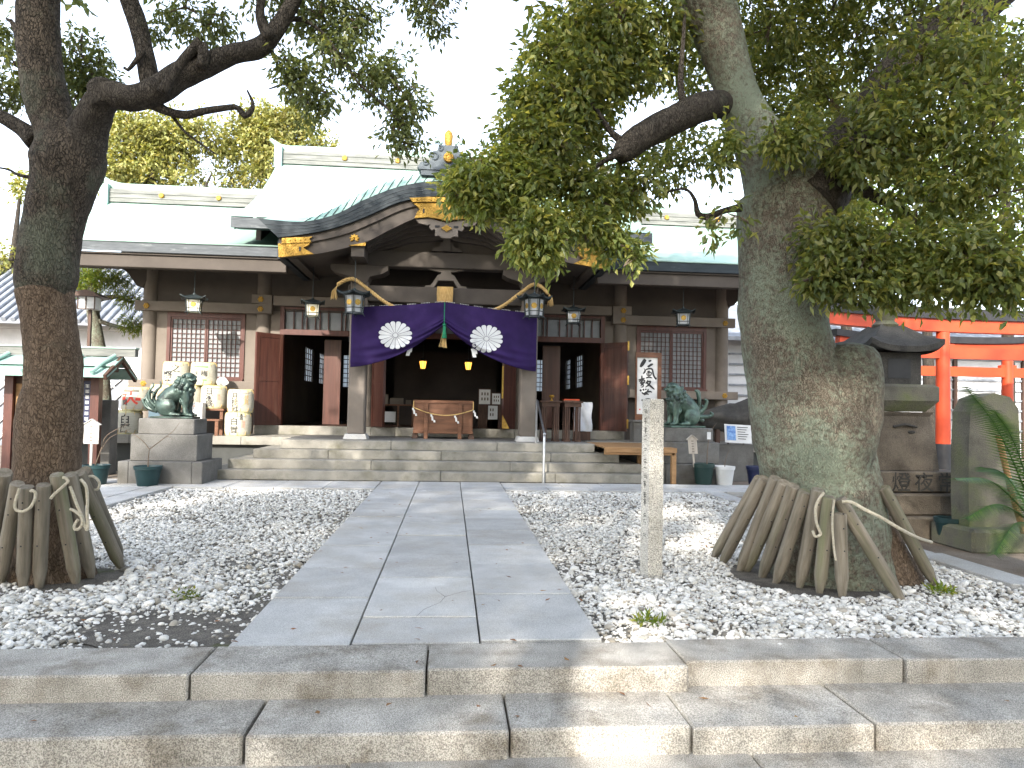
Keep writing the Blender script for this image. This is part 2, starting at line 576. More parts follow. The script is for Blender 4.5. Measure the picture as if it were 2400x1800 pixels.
MAT = dict(
    soil=mat('soil', (0.14, 0.11, 0.085), (0.23, 0.19, 0.15), 2.5, 0.95, 0.6, 60, speck=0.35, sscale=120),
    dirt=mat('dirt', (0.075, 0.067, 0.057), (0.15, 0.135, 0.115), 9, 0.95, 0.8, 90, speck=0.5, sscale=160, c3=(0.07, 0.08, 0.025), s3=2.2, t3=(0.6, 0.68)),
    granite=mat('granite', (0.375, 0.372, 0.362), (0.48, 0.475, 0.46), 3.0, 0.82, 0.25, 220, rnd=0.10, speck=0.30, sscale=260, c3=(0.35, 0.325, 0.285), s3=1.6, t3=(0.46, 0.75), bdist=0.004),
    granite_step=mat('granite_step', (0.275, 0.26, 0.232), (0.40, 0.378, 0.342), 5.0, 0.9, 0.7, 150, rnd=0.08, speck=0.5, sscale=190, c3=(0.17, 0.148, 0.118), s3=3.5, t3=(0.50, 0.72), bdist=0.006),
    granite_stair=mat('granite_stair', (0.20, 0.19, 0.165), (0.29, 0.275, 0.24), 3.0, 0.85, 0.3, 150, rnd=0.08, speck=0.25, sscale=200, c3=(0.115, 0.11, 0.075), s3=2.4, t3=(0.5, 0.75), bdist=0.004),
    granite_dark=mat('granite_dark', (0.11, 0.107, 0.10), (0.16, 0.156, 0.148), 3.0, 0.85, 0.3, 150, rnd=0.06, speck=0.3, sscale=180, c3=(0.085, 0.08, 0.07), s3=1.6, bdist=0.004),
    granite_post=mat('granite_post', (0.42, 0.40, 0.36), (0.55, 0.53, 0.48), 4.0, 0.9, 0.8, 130, speck=0.7, sscale=170, c3=(0.30, 0.28, 0.24), s3=2.0, bdist=0.008),
    bedsoil=mat('bed_grit', (0.15, 0.14, 0.12), (0.25, 0.235, 0.21), 12, 0.95, 0.8, 120, speck=0.5, sscale=150, c3=(0.08, 0.07, 0.058), s3=1.3, t3=(0.52, 0.62)),
    joint=mat('joint_dirt', (0.02, 0.019, 0.015), (0.04, 0.042, 0.025), 9, 0.95),
    mossy=mat('mossy_stone', (0.10, 0.094, 0.077), (0.18, 0.168, 0.135), 4.0, 0.92, 0.6, 60, speck=0.3, sscale=150, c3=(0.11, 0.125, 0.055), s3=2.0, t3=(0.45, 0.68)),
    darkstone=mat('dark_stone', (0.035, 0.034, 0.032), (0.07, 0.066, 0.06), 4.0, 0.9, 0.6, 60, speck=0.3, sscale=150),
    lanternstone=mat('lantern_stone', (0.12, 0.10, 0.078), (0.21, 0.175, 0.135), 3.0, 0.92, 0.6, 60, speck=0.3, sscale=150, c3=(0.07, 0.058, 0.045), s3=1.8, t3=(0.45, 0.7)),
    taupe=mat('taupe_paint_shaded', (0.062, 0.052, 0.044), (0.084, 0.071, 0.06), 1.5, 0.8, 0.12, 60, c3=(0.05, 0.042, 0.036), s3=0.7),  # same paint as taupe_wall, darkened so the colour carries the eave shade
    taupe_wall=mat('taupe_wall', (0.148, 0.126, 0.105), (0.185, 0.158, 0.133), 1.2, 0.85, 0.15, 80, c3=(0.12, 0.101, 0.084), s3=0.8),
    plinth=mat('plinth_wall', (0.045, 0.048, 0.046), (0.07, 0.073, 0.07), 2.0, 0.85, 0.15, 50, c3=(0.03, 0.033, 0.032), s3=1.0),
    copper=mat('copper_patina', (0.24, 0.365, 0.315), (0.325, 0.45, 0.40), 1.0, 0.5, 0.1, 30, spec=0.4, c3=(0.22, 0.32, 0.26), s3=0.5, stretch=(1, 0.6, 1)),
    copper_rim=mat('copper_rim', (0.18, 0.31, 0.275), (0.29, 0.42, 0.385), 6.0, 0.6, 0.2, 30, c3=(0.14, 0.23, 0.205), s3=3.0),
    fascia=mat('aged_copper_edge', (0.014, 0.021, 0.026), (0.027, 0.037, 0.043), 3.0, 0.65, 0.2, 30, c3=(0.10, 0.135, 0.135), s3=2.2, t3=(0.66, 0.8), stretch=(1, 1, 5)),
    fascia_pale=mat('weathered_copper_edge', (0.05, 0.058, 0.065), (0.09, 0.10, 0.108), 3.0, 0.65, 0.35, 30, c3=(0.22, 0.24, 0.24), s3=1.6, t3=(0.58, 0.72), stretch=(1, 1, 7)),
    ridge_side=mat('ridge_side', (0.11, 0.115, 0.108), (0.20, 0.205, 0.19), 2.0, 0.7, 0.3, 20, stretch=(1, 1, 8)),
    gold=mat('gold_leaf', (0.27, 0.15, 0.018), (0.42, 0.245, 0.035), 9, 0.42, 1.0, 45, metal=0.45, spec=0.5, bdist=0.02),
    gold_dim=mat('gold_dim', (0.35, 0.22, 0.05), (0.55, 0.36, 0.09), 20, 0.45, 0.8, 60, metal=0.6),
    oni=mat('ridge_ornament', (0.045, 0.058, 0.07), (0.085, 0.105, 0.12), 8, 0.6, 0.5, 30),
    verdigris=mat('verdigris', (0.25, 0.38, 0.34), (0.50, 0.63, 0.58), 12, 0.6, 0.3, 30),
    redwood=mat('red_lacquer_wood', (0.055, 0.017, 0.012), (0.09, 0.028, 0.019), 3, 0.45, 0.15, 30, stretch=(6, 6, 0.7), spec=0.4),
    doorwood=mat('door_wood', (0.048, 0.016, 0.011), (0.085, 0.03, 0.02), 2.2, 0.38, 0.12, 30, stretch=(7, 7, 0.5), spec=0.45, c3=(0.10, 0.047, 0.033), s3=1.0),
    boxwood=mat('box_wood', (0.10, 0.041, 0.020), (0.17, 0.075, 0.038), 3, 0.5, 0.15, 40, stretch=(0.8, 5, 6), spec=0.4),
    lightwood=mat('light_wood', (0.24, 0.135, 0.06), (0.34, 0.20, 0.095), 4, 0.6, 0.2, 50, stretch=(1, 6, 6)),
    darkwood=mat('dark_wood', (0.045, 0.025, 0.018), (0.085, 0.045, 0.03), 4, 0.55, 0.2, 40, stretch=(5, 5, 1)),
    paper=mat('shoji_paper', (0.21, 0.225, 0.235), (0.27, 0.285, 0.295), 3, 0.8),
    white=mat('white_paint', (0.52, 0.52, 0.51), (0.60, 0.60, 0.59), 4, 0.6),
    whitepaper=mat('white_paper', (0.56, 0.56, 0.55), (0.64, 0.64, 0.63), 9, 0.75),
    ink=mat('ink', (0.02, 0.02, 0.022), (0.035, 0.035, 0.035), 30, 0.6),
    redink=mat('red_ink', (0.60, 0.06, 0.04), (0.68, 0.09, 0.06), 30, 0.6),
    greenink=mat('green_ink', (0.12, 0.36, 0.10), (0.18, 0.45, 0.14), 30, 0.6),
    palered=mat('pale_red_ink', (0.70, 0.30, 0.22), (0.78, 0.40, 0.30), 30, 0.6),
    orangeink=mat('orange_ink', (0.72, 0.42, 0.22), (0.78, 0.50, 0.30), 30, 0.6),
    straw=mat('straw', (0.42, 0.27, 0.10), (0.60, 0.42, 0.18), 20, 0.8, 0.6, 120, stretch=(3, 3, 0.6)),
    komo=mat('straw_wrap', (0.42, 0.40, 0.32), (0.50, 0.48, 0.40), 12, 0.75, 0.4, 140, stretch=(1, 1, 5)),
    komolid=mat('straw_wrap_edge', (0.52, 0.48, 0.26), (0.66, 0.62, 0.38), 18, 0.8, 0.5, 120),
    rope=mat('rope', (0.36, 0.32, 0.24), (0.50, 0.46, 0.37), 60, 0.9, 0.5, 200),
    purple=mat('purple_cloth', (0.017, 0.007, 0.052), (0.025, 0.010, 0.072), 3, 0.75, 0.15, 250, spec=0.2),
    crest=mat('white_crest', (0.55, 0.56, 0.57), (0.62, 0.63, 0.63), 5, 0.8, 0.1, 250),
    greencord=mat('green_cord', (0.01, 0.16, 0.075), (0.02, 0.22, 0.11), 30, 0.7),
    iron=mat('dark_bronze', (0.022, 0.032, 0.035), (0.045, 0.058, 0.062), 12, 0.5, 0.2, 40, metal=0.4, spec=0.5),
    bronze=mat('bronze_patina', (0.032, 0.055, 0.047), (0.075, 0.115, 0.098), 9, 0.38, 0.35, 60, metal=0.35, spec=0.5, c3=(0.014, 0.02, 0.018), s3=5.0, t3=(0.46, 0.62)),
    bronze_pale=mat('bronze_pale', (0.05, 0.088, 0.068), (0.115, 0.18, 0.138), 8, 0.4, 0.35, 60, metal=0.3, spec=0.5, c3=(0.02, 0.03, 0.026), s3=5.0, t3=(0.48, 0.64)),
    steel=mat('steel', (0.38, 0.39, 0.40), (0.48, 0.49, 0.50), 12, 0.32, metal=0.9),
    stake=mat('weathered_stake', (0.125, 0.108, 0.082), (0.235, 0.207, 0.165), 5, 0.85, 0.4, 40, rnd=0.22, stretch=(6, 6, 0.5), c3=(0.13, 0.135, 0.075), s3=1.1, t3=(0.52, 0.7), local=True),
    vermilion=mat('vermilion', (0.42, 0.045, 0.012), (0.52, 0.065, 0.018), 2, 0.5, 0.1, 30, spec=0.4),
    black=mat('black_paint', (0.018, 0.018, 0.02), (0.03, 0.03, 0.032), 6, 0.5),
    plaster=mat('white_plaster', (0.45, 0.46, 0.48), (0.54, 0.55, 0.57), 1.0, 0.85, 0.1, 30, c3=(0.36, 0.37, 0.38), s3=0.6),
    rooftile=mat('grey_roof_tile', (0.15, 0.165, 0.19), (0.26, 0.28, 0.31), 3, 0.55, 0.3, 30, rnd=0.12),
    teal=mat('teal_plastic', (0.011, 0.036, 0.04), (0.016, 0.046, 0.05), 5, 0.45, spec=0.4),
    darkgreen=mat('dark_green_plastic', (0.010, 0.03, 0.026), (0.015, 0.038, 0.033), 5, 0.45, spec=0.4),
    navy=mat('navy_plastic', (0.008, 0.013, 0.045), (0.012, 0.018, 0.058), 5, 0.45, spec=0.4),
    twig=mat('twig', (0.10, 0.075, 0.055), (0.17, 0.13, 0.10), 30, 0.9),
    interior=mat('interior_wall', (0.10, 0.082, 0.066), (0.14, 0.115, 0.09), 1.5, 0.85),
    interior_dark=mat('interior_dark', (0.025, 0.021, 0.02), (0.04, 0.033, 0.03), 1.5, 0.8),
    barkL=barkmat('bark_brown', (0.10, 0.07, 0.048), (0.205, 0.15, 0.105), (0.085, 0.09, 0.065), (0.54, 0.68), vs_=62, bs=0.75, dk=0.78),
    barkR=barkmat('bark_lichen', (0.10, 0.084, 0.064), (0.205, 0.175, 0.135), (0.215, 0.245, 0.185), (0.45, 0.57), vs_=75, bs=0.7, dk=0.75, ls=24.0),
    barkM=barkmat('bark_mossy', (0.05, 0.042, 0.033), (0.125, 0.10, 0.078), (0.11, 0.115, 0.085), (0.48, 0.6), vs_=58, bs=0.85, dk=0.7),
    barkD=barkmat('bark_dark', (0.042, 0.036, 0.03), (0.095, 0.082, 0.068), (0.10, 0.105, 0.078), (0.58, 0.7), vs_=62, bs=0.75, dk=0.72),
    leafR=leafmat('camphor_leaf', (0.095, 0.135, 0.05), (0.175, 0.21, 0.07), (0.33, 0.325, 0.11), rough=0.34, trans=0.55),
    leafL=leafmat('camphor_leaf_pale', (0.09, 0.12, 0.06), (0.135, 0.17, 0.072), (0.22, 0.24, 0.095), rough=0.3),
    leafB=leafmat('distant_leaf', (0.18, 0.20, 0.06), (0.26, 0.27, 0.085), (0.38, 0.34, 0.12), rough=0.6, trans=0.35),
    leafG=leafmat('bright_leaf', (0.09, 0.15, 0.022), (0.15, 0.21, 0.035), (0.28, 0.28, 0.05), trans=0.55),
    palm=leafmat('palm_leaf', (0.035, 0.09, 0.02), (0.05, 0.12, 0.025), (0.08, 0.15, 0.03), rough=0.4, trans=0.3),
)


def pebblemat():
    m = mat('pebble', (0.50, 0.49, 0.465), (0.66, 0.65, 0.62), 30, 0.75, 0.15, 200, island=0.0)
    t = m.node_tree
    N, L = t.nodes, t.links
    b = N['Principled BSDF']
    geo = N.new('ShaderNodeNewGeometry')
    rp = N.new('ShaderNodeValToRGB')
    e = rp.color_ramp.elements
    e[0].color = (0.12, 0.11, 0.095, 1)
    e[1].color = (0.76, 0.74, 0.70, 1)
    for p, c in ((0.05, (0.30, 0.27, 0.22, 1)), (0.14, (0.46, 0.44, 0.40, 1)), (0.5, (0.62, 0.605, 0.57, 1))):
        x = e.new(p)
        x.color = c
    L.new(geo.outputs['Random Per Island'], rp.inputs[0])
    L.new(rp.outputs[0], b.inputs['Base Color'])
    return m


MAT['pebble'] = pebblemat()


def add_laps(m, scale=5.5, strength=0.35):
    """lap lines of sheet copper running level along a roof slope"""
    t = m.node_tree
    N, L = t.nodes, t.links
    geo = N.new('ShaderNodeNewGeometry')
    wv = N.new('ShaderNodeTexWave')
    wv.wave_type = 'BANDS'
    wv.bands_direction = 'Y'
    wv.wave_profile = 'SAW'
    wv.inputs['Scale'].default_value = scale
    L.new(geo.outputs['Position'], wv.inputs['Vector'])
    bp = N.new('ShaderNodeBump')
    bp.inputs['Strength'].default_value = strength
    bp.inputs['Distance'].default_value = 0.015
    L.new(wv.outputs['Fac'], bp.inputs['Height'])
    L.new(bp.outputs[0], N['Principled BSDF'].inputs['Normal'])


def make_translucent(m, k=0.5):
    t = m.node_tree
    N, L = t.nodes, t.links
    b = N['Principled BSDF']
    tr = N.new('ShaderNodeBsdfTranslucent')
    tr.inputs['Color'].default_value = (0.85, 0.88, 0.9, 1)
    ms = N.new('ShaderNodeMixShader')
    ms.inputs[0].default_value = k
    L.new(b.outputs[0], ms.inputs[1])
    L.new(tr.outputs[0], ms.inputs[2])
    L.new(ms.outputs[0], N['Material Output'].inputs['Surface'])


add_laps(MAT['copper'])
MAT['shoji_lit'] = mat('shoji_thin_paper', (0.75, 0.77, 0.78), (0.82, 0.84, 0.85), 3, 0.8)
make_translucent(MAT['shoji_lit'], 0.7)

# ------------------------------------------------------------------ lettering (built-in font outlines)
_gl = {}


def glyph(ch, bold=0.0):
    key = (ch, bold)
    if key not in _gl:
        c = bpy.data.curves.new('g', 'FONT')
        c.body = ch
        c.size = 1.0
        c.offset = bold
        c.resolution_u = 3
        o = bpy.data.objects.new('g', c)
        COL.objects.link(o)
        dg = bpy.context.evaluated_depsgraph_get()
        me = bpy.data.meshes.new_from_object(o.evaluated_get(dg))
        v = np.array([x.co[:] for x in me.vertices]) if len(me.vertices) else np.zeros((0, 3))
        f = [tuple(p.vertices) for p in me.polygons]
        bpy.data.objects.remove(o)
        bpy.data.curves.remove(c)
        bpy.data.meshes.remove(me)
        if len(v):
            v = v[:, :2] - np.array([0.5, 0.38])
        _gl[key] = (v, f)
    return _gl[key]


def letters(mb, s, size, cx, ctop, pitch, fn, bold=0.0, shear=0.0, sx=1.0):
    """characters one under another; fn maps (u across, v up) to a point"""
    for i, ch in enumerate(s):
        v, f = glyph(ch, bold)
        if not len(v):
            continue
        cy = ctop - pitch * (i + 0.5)
        P = [fn(cx + (p[0] * sx + shear * p[1]) * size, cy + p[1] * size) for p in v]
        mb.add(P, [tuple(reversed(q)) for q in f])
    return mb
# ================================================================== GROUND
g = MB()
X = [-220, -60, -12, -4, 0, 4, 12, 60, 220]
Yr = [(-220, -0.40), (-40, -0.40), (3.72, -0.40), (3.74, -0.075), (14, -0.075), (40, -0.075), (220, -0.075)]
V = [(x, y, z) for (y, z) in Yr for x in X]
n = len(X)
g.add(V, [(j * n + i, j * n + i + 1, (j + 1) * n + i + 1, (j + 1) * n + i) for j in range(len(Yr) - 1) for i in range(n - 1)])
tag(g.build('ground', MAT['soil']), 'bare sandy soil of the shrine yard', 'ground', kind='structure')

beds = [(-4.0, -0.93, 3.86, 11.22), (1.06, 4.62, 3.86, 11.22)]
for i, (x0, x1, y0, y1) in enumerate(beds):
    b = MB().grid(lambda u, v: (x0 + (x1 - x0) * u, y0 + (y1 - y0) * v, -0.052 + 0.012 * mnoise.noise((u * 9, v * 18, i * 7.1))), 24, 48)
    tag(b.build('gravel_bed_ground', MAT['bedsoil']), ('dark damp earth under white pebbles beside brown-barked tree', 'dark damp earth under white pebbles beside square stone post')[i], 'ground', kind='structure')


m_ = MB()
for (cx, cy, rx, ry) in ((-1.2, 4.25, 0.72, 0.36), (-1.02, 5.0, 0.09, 0.9), (-1.8, 4.55, 0.5, 0.16), (1.28, 5.7, 0.2, 0.35), (-2.55, 5.5, 0.48, 0.5), (3.15, 5.5, 0.78, 0.75)):
    n0 = 40
    V = [(cx, cy, -0.034)]
    for k in range(n0):
        t = 2 * math.pi * k / n0
        q = 1 + 0.25 * mnoise.noise((math.cos(t) * 1.6 + cx, math.sin(t) * 1.6 + cy, 0.3))
        V.append((min(max(cx + rx * q * math.cos(t), -3.95), 4.5) if not (-0.955 < cx + rx * q * math.cos(t) < 1.085) else (-0.958 if cx < 0 else 1.088), max(cy + ry * q * math.sin(t), 3.9), -0.037))
    m_.add(V, [(0, k + 1, (k + 1) % n0 + 1) for k in range(n0)])
tag(m_.build('bare_soil', MAT['dirt']), 'dark bare soil patches showing where the pebbles thin out', 'soil', kind='structure')


# ------------------------------------------------------------------ pebbles
def icosphere(sub):
    t = (1 + 5 ** 0.5) / 2
    v = [(-1, t, 0), (1, t, 0), (-1, -t, 0), (1, -t, 0), (0, -1, t), (0, 1, t), (0, -1, -t), (0, 1, -t), (t, 0, -1), (t, 0, 1), (-t, 0, -1), (-t, 0, 1)]
    f = [(0, 11, 5), (0, 5, 1), (0, 1, 7), (0, 7, 10), (0, 10, 11), (1, 5, 9), (5, 11, 4), (11, 10, 2), (10, 7, 6), (7, 1, 8),
         (3, 9, 4), (3, 4, 2), (3, 2, 6), (3, 6, 8), (3, 8, 9), (4, 9, 5), (2, 4, 11), (6, 2, 10), (8, 6, 7), (9, 8, 1)]
    v = [Vector(p).normalized() for p in v]
    for _ in range(sub):
        mid = {}
        nf = []

        def md(a, b):
            k = (min(a, b), max(a, b))
            if k not in mid:
                mid[k] = len(v)
                v.append(((v[a] + v[b]) / 2).normalized())
            return mid[k]
        for (a, b, c) in f:
            x, y, z = md(a, b), md(b, c), md(c, a)
            nf += [(a, x, z), (b, y, x), (c, z, y), (x, y, z)]
        f = nf
    return np.array([p[:] for p in v]), np.array(f)


def pebbles(P, rad, base, faces):
    n = len(P)
    k = len(base)
    th = rng.uniform(0, 2 * np.pi, n)
    sx = rad * rng.uniform(0.95, 1.45, n)
    sy = rad * rng.uniform(0.75, 1.1, n)
    sz = rad * rng.uniform(0.5, 0.85, n)
    B = base[None] * (1 + rng.normal(0, 0.10, (n, k, 1)))
    x = B[..., 0] * sx[:, None]
    y = B[..., 1] * sy[:, None]
    z = B[..., 2] * sz[:, None]
    tilt = rng.normal(0, 0.35, n)
    z2 = z * np.cos(tilt)[:, None] + x * np.sin(tilt)[:, None]
    x2 = x * np.cos(tilt)[:, None] - z * np.sin(tilt)[:, None]
    c, s = np.cos(th)[:, None], np.sin(th)[:, None]
    X = x2 * c - y * s + P[:, 0:1]
    Y = x2 * s + y * c + P[:, 1:2]
    Z = z2 + P[:, 2:3] + sz[:, None] * 0.55
    V = np.stack([X, Y, Z], -1).reshape(-1, 3)
    F = (faces[None] + (np.arange(n) * k)[:, None, None]).reshape(-1, 3)
    return V, F


def keep(p):
    x, y = p
    nz = mnoise.noise((x * 1.3, y * 1.3, 3.0)) + 0.5 * mnoise.noise((x * 3.4, y * 3.4, 9.0))
    d = 0.97 if nz > -0.28 else 0.62
    # bare patches
    for (cx, cy, rx, ry, k) in ((-1.15, 4.25, 0.75, 0.42, 0.13), (-1.75, 4.55, 0.6, 0.2, 0.45), (-1.35, 6.0, 0.3, 0.55, 0.45), (-1.05, 5.2, 0.16, 1.0, 0.4), (1.35, 5.75, 0.35, 0.4, 0.5), (1.2, 4.6, 0.2, 0.6, 0.6),
                                (-2.0, 7.6, 0.5, 0.4, 0.65), (-1.2, 8.4, 0.3, 0.5, 0.55)):
        q = ((x - cx) / rx) ** 2 + ((y - cy) / ry) ** 2
        if q < 1.4:
            d = min(d, k + 0.6 * max(0, q - 0.7))
    # tree feet
    for (cx, cy, r) in ((-2.55, 5.55, 0.34), (3.12, 5.55, 0.62)):
        if (x - cx) ** 2 + (y - cy) ** 2 < r * r:
            return False
    if (x - 1.83) ** 2 + (y - 5.62) ** 2 < 0.012:
        return False
    return random.random() < d


near, far = [], []
for (x0, x1, y0, y1) in beds:
    yy = y0
    while yy < y1:
        dens = 2900 if yy < 5.8 else (2000 if yy < 8 else 950)
        for _ in range(int((x1 - x0) * 0.25 * dens)):
            p = (random.uniform(x0 + 0.015, x1 - 0.015), random.uniform(yy, min(yy + 0.25, y1 - 0.02)))
            if keep(p):
                (near if random.random() < 0.16 and yy < 6 else far).append(p)
        yy += 0.25
bs1, fs1 = icosphere(1)
bs0, fs0 = icosphere(0)
Vs, Fs, o_ = [], [], 0
for P, bs_, fs_ in ((near, bs1, fs1), (far, bs0, fs0)):
    P = np.array(P)
    rad = np.clip(rng.lognormal(math.log(0.0165), 0.32, len(P)), 0.010, 0.034) if bs_ is bs1 else np.clip(rng.lognormal(math.log(0.0105), 0.30, len(P)), 0.006, 0.019) * np.clip(0.62 + P[:, 1] * 0.075, 1.0, 1.5)
    P3 = np.column_stack([P, np.full(len(P), -0.05) + rng.uniform(0, 0.014, len(P))])
    v, f = pebbles(P3, rad, bs_, fs_)
    Vs.append(v)
    Fs.append(f + o_)
    o_ += len(v)
tag(npmesh('gravel', np.concatenate(Vs), np.concatenate(Fs), MAT['pebble']), 'rounded white and grey pebbles covering both beds beside the path', 'gravel', kind='stuff')


# ------------------------------------------------------------------ path
def slabs(parent, rows, z, th, m, name='slab', gap=0.0055, dz=0.003):
    for (x0, x1, y0, y1) in rows:
        d = random.uniform(-dz, dz)
        ga, gb_ = random.uniform(0.004, 0.014), random.uniform(0.004, 0.014)
        MB().cbox(x0 + gap, x1 - gap, y0 + ga, y1 - gb_, z - th, z + d, 0.005).build(name, MAT[m], parent)


path = thing('path', 'straight grey granite slab path leading to the shrine stairs', 'path', (0.06, 3.9, 0), kind='structure')
cols = [(-0.95, -0.31, [3.905, 4.86, 5.74, 6.66, 8.37, 10.05, 11.25, 12.35]),
        (-0.31, 0.39, [3.92, 4.4, 5.41, 6.22, 7.19, 7.94, 9.73, 11.0, 12.35]),
        (0.39, 1.08, [3.96, 4.94, 5.89, 6.7, 7.48, 8.3, 9.06, 10.01, 10.89, 11.6, 12.35])]
for (x0, x1, ys) in cols:
    slabs(path, [(x0, x1, ys[i], ys[i + 1]) for i in range(len(ys) - 1)], 0.0, 0.10, 'granite')
MB().box(-0.94, 1.07, 3.92, 12.33, -0.10, -0.045).build('bedding', MAT['joint'], path)
ck = [(0.02, 4.41), (0.06, 4.56), (0.16, 4.72), (0.19, 4.86), (0.30, 4.98), (0.37, 5.02)]
c2 = [(0.19, 4.86), (0.13, 5.02), (0.12, 5.12)]
mb = MB()
for line in (ck, c2):
    for a, b in zip(line[:-1], line[1:]):
        mb.beam((a[0], a[1], 0.0035), (b[0], b[1], 0.0025), 0.002, 0.001)
mb.build('crack', MAT['dirt'], path)

# ------------------------------------------------------------------ front steps (near the camera)
fs = thing('front_steps', 'low worn granite steps crossing the bottom of the picture', 'steps', (0, 3.5, -0.4), kind='structure')
# top course: x edges, front offset of each stone
t1 = [(-4.6, -2.5, 0.0), (-2.5, -1.0, 0.0), (-1.0, 0.11, 0.005), (0.11, 1.43, 0.03), (1.43, 2.62, 0.10), (2.62, 4.2, 0.08), (4.2, 5.8, 0.09)]
for (x0, x1, dy) in t1:
    MB().cbox(x0 + 0.005, x1 - 0.005, 3.505 + dy, 3.895 + dy * 0.6, -0.30, random.uniform(-0.004, 0.003), 0.009).build('step_stone', MAT['granite_step'], fs)
t2 = [(-4.0, -2.05, 0), (-2.05, -0.64, 0.01), (-0.64, 0.49, 0.0), (0.49, 1.31, 0.01), (1.31, 2.17, 0.0), (2.17, 3.6, 0.0), (3.6, 5.6, 0.01)]
for i, (x0, x1, dy) in enumerate(t2):
    gp = 0.011 if i in (1,) else 0.005
    MB().cbox(x0 + 0.005, x1 - gp, 3.135 + dy, 3.68, -0.42, -0.125 + random.uniform(-0.004, 0.004), 0.010).build('step_stone', MAT['granite_step'], fs)
t3 = [(-3.6, -1.9), (-1.9, -0.2), (-0.2, 1.58), (1.58, 3.1), (3.1, 5.2)]
for (x0, x1) in t3:
    MB().cbox(x0 + 0.005, x1 - 0.005, 2.55, 3.22, -0.50, -0.25 + random.uniform(-0.003, 0.003), 0.010).build('step_stone', MAT['granite_step'], fs)
MB().box(-4.5, 5.7, 3.68, 3.9, -0.3, -0.03).build('bedding', MAT['dirt'], fs)

# ------------------------------------------------------------------ cross pavement and kerbs
cp = thing('pavement', 'pale granite slab pavement running across below the shrine stairs', 'pavement', (0, 11.8, 0), kind='structure')
xs = [-9.6, -8.6, -7.6, -6.7, -5.8, -4.9, -4.0, -3.25, -2.5, -1.75, -0.955]
slabs(cp, [(xs[i], xs[i + 1], 11.28, 12.34) for i in range(len(xs) - 1)], -0.004, 0.1, 'granite')
xs = [1.085, 1.8, 2.5, 3.2, 3.95, 4.7, 5.5, 6.3, 7.2, 8.2, 9.4]
slabs(cp, [(xs[i], xs[i + 1], 11.24, 11.80) for i in range(len(xs) - 1)], -0.004, 0.1, 'granite')
slabs(cp, [(xs[i] + (0.3 if i else 0), min(xs[i + 1] + 0.3, 9.4), 11.80, 12.34) for i in range(len(xs) - 1)], -0.004, 0.1, 'granite')
ys = [5.0, 6.3, 7.6, 8.8, 10.0, 11.28]
slabs(cp, [(-4.34, -4.01, ys[i], ys[i + 1]) for i in range(5)], -0.006, 0.12, 'granite', 'kerb_stone')
slabs(cp, [(-7.2, -4.36, 9.95, 11.27)], -0.008, 0.09, 'granite')
ys = [3.98, 5.2, 6.4, 7.7, 9.0, 10.2, 11.23]
slabs(cp, [(4.63 - 0.06 * i, 4.93 - 0.06 * i, ys[i], ys[i + 1]) for i in range(6)], -0.006, 0.12, 'granite', 'kerb_stone')
MB().box(-9.5, -0.97, 11.30, 12.33, -0.1, -0.045).build('bedding', MAT['joint'], cp)
MB().box(1.1, 9.4, 11.26, 12.33, -0.1, -0.046).build('bedding', MAT['joint'], cp)

# ------------------------------------------------------------------ stone stairs
st = thing('stone_stairs', 'wide granite stairs of four steps climbing to the shrine porch', 'stairs', (0.03, 12.35, 0))
steps = [(3.97, 12.35, 0.16, [0.05, 2.05]), (3.64, 12.65, 0.32, [-1.17, 1.28]), (3.30, 12.95, 0.48, [-1.96, 0.05, 2.05]), (2.90, 13.25, 0.64, [-0.88, 1.08])]
for k, (hw, y0, z, js) in enumerate(steps):
    e = [0.03 - hw] + js + [0.03 + hw]
    for i in range(len(e) - 1):
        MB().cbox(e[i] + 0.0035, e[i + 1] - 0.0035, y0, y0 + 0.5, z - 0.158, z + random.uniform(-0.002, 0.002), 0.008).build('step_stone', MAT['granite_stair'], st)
    for sg in ((-1, 1) if k < 3 else ()):
        xa, xb = sorted((0.03 + sg * hw, 0.03 + sg * (hw - 0.5)))
        MB().cbox(xa, xb, y0 + 0.505, 14.29, z - 0.158, z - 0.002, 0.008).build('step_stone', MAT['granite_stair'], st)
    MB().box(0.03 - hw + 0.02, 0.03 + hw - 0.02, y0 + 0.03, 14.28, z - 0.16 if k else -0.07, z - 0.012).build('core', MAT['dirt'], st)

# ------------------------------------------------------------------ podium
pd = thing('stone_podium', 'grey stone podium carrying the shrine hall', 'podium', (0.03, 14.3, 0))
for sg in (-1, 1):
    xs = [2.94, 3.9, 4.95, 6.0, 7.05, 8.15]
    for i in range(5):
        xa, xb = sorted((0.03 + sg * xs[i], 0.03 + sg * xs[i + 1]))
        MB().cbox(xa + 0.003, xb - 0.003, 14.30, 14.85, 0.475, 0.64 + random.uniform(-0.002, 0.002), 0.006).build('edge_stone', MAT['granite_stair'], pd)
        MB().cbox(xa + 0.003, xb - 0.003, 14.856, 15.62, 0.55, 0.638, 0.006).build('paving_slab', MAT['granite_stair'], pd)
    xa, xb = sorted((0.03 + sg * 2.6, 0.03 + sg * 8.05))
    MB().box(xa, xb, 14.42, 20.5, -0.07, 0.47).build('plinth_wall', MAT['plinth'], pd)
xs = [-2.90, -1.9, -0.95, 0.06, 1.05, 2.0, 2.93]
for j, (ya, yb) in enumerate(((13.757, 14.4), (14.4, 15.1), (15.1, 15.66))):
    for i in range(6):
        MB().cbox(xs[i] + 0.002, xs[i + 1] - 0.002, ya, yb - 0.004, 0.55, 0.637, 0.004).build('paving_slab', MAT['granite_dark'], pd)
MB().box(-2.62, 2.66, 14.3, 20.5, -0.07, 0.55).build('core', MAT['plinth'], pd)
# ================================================================== SHRINE HALL
AX = 0.05
hall = thing('shrine_hall', 'taupe shrine hall with pale green copper roofs and curved porch gable', 'shrine', (AX, 15.7, 0.64))


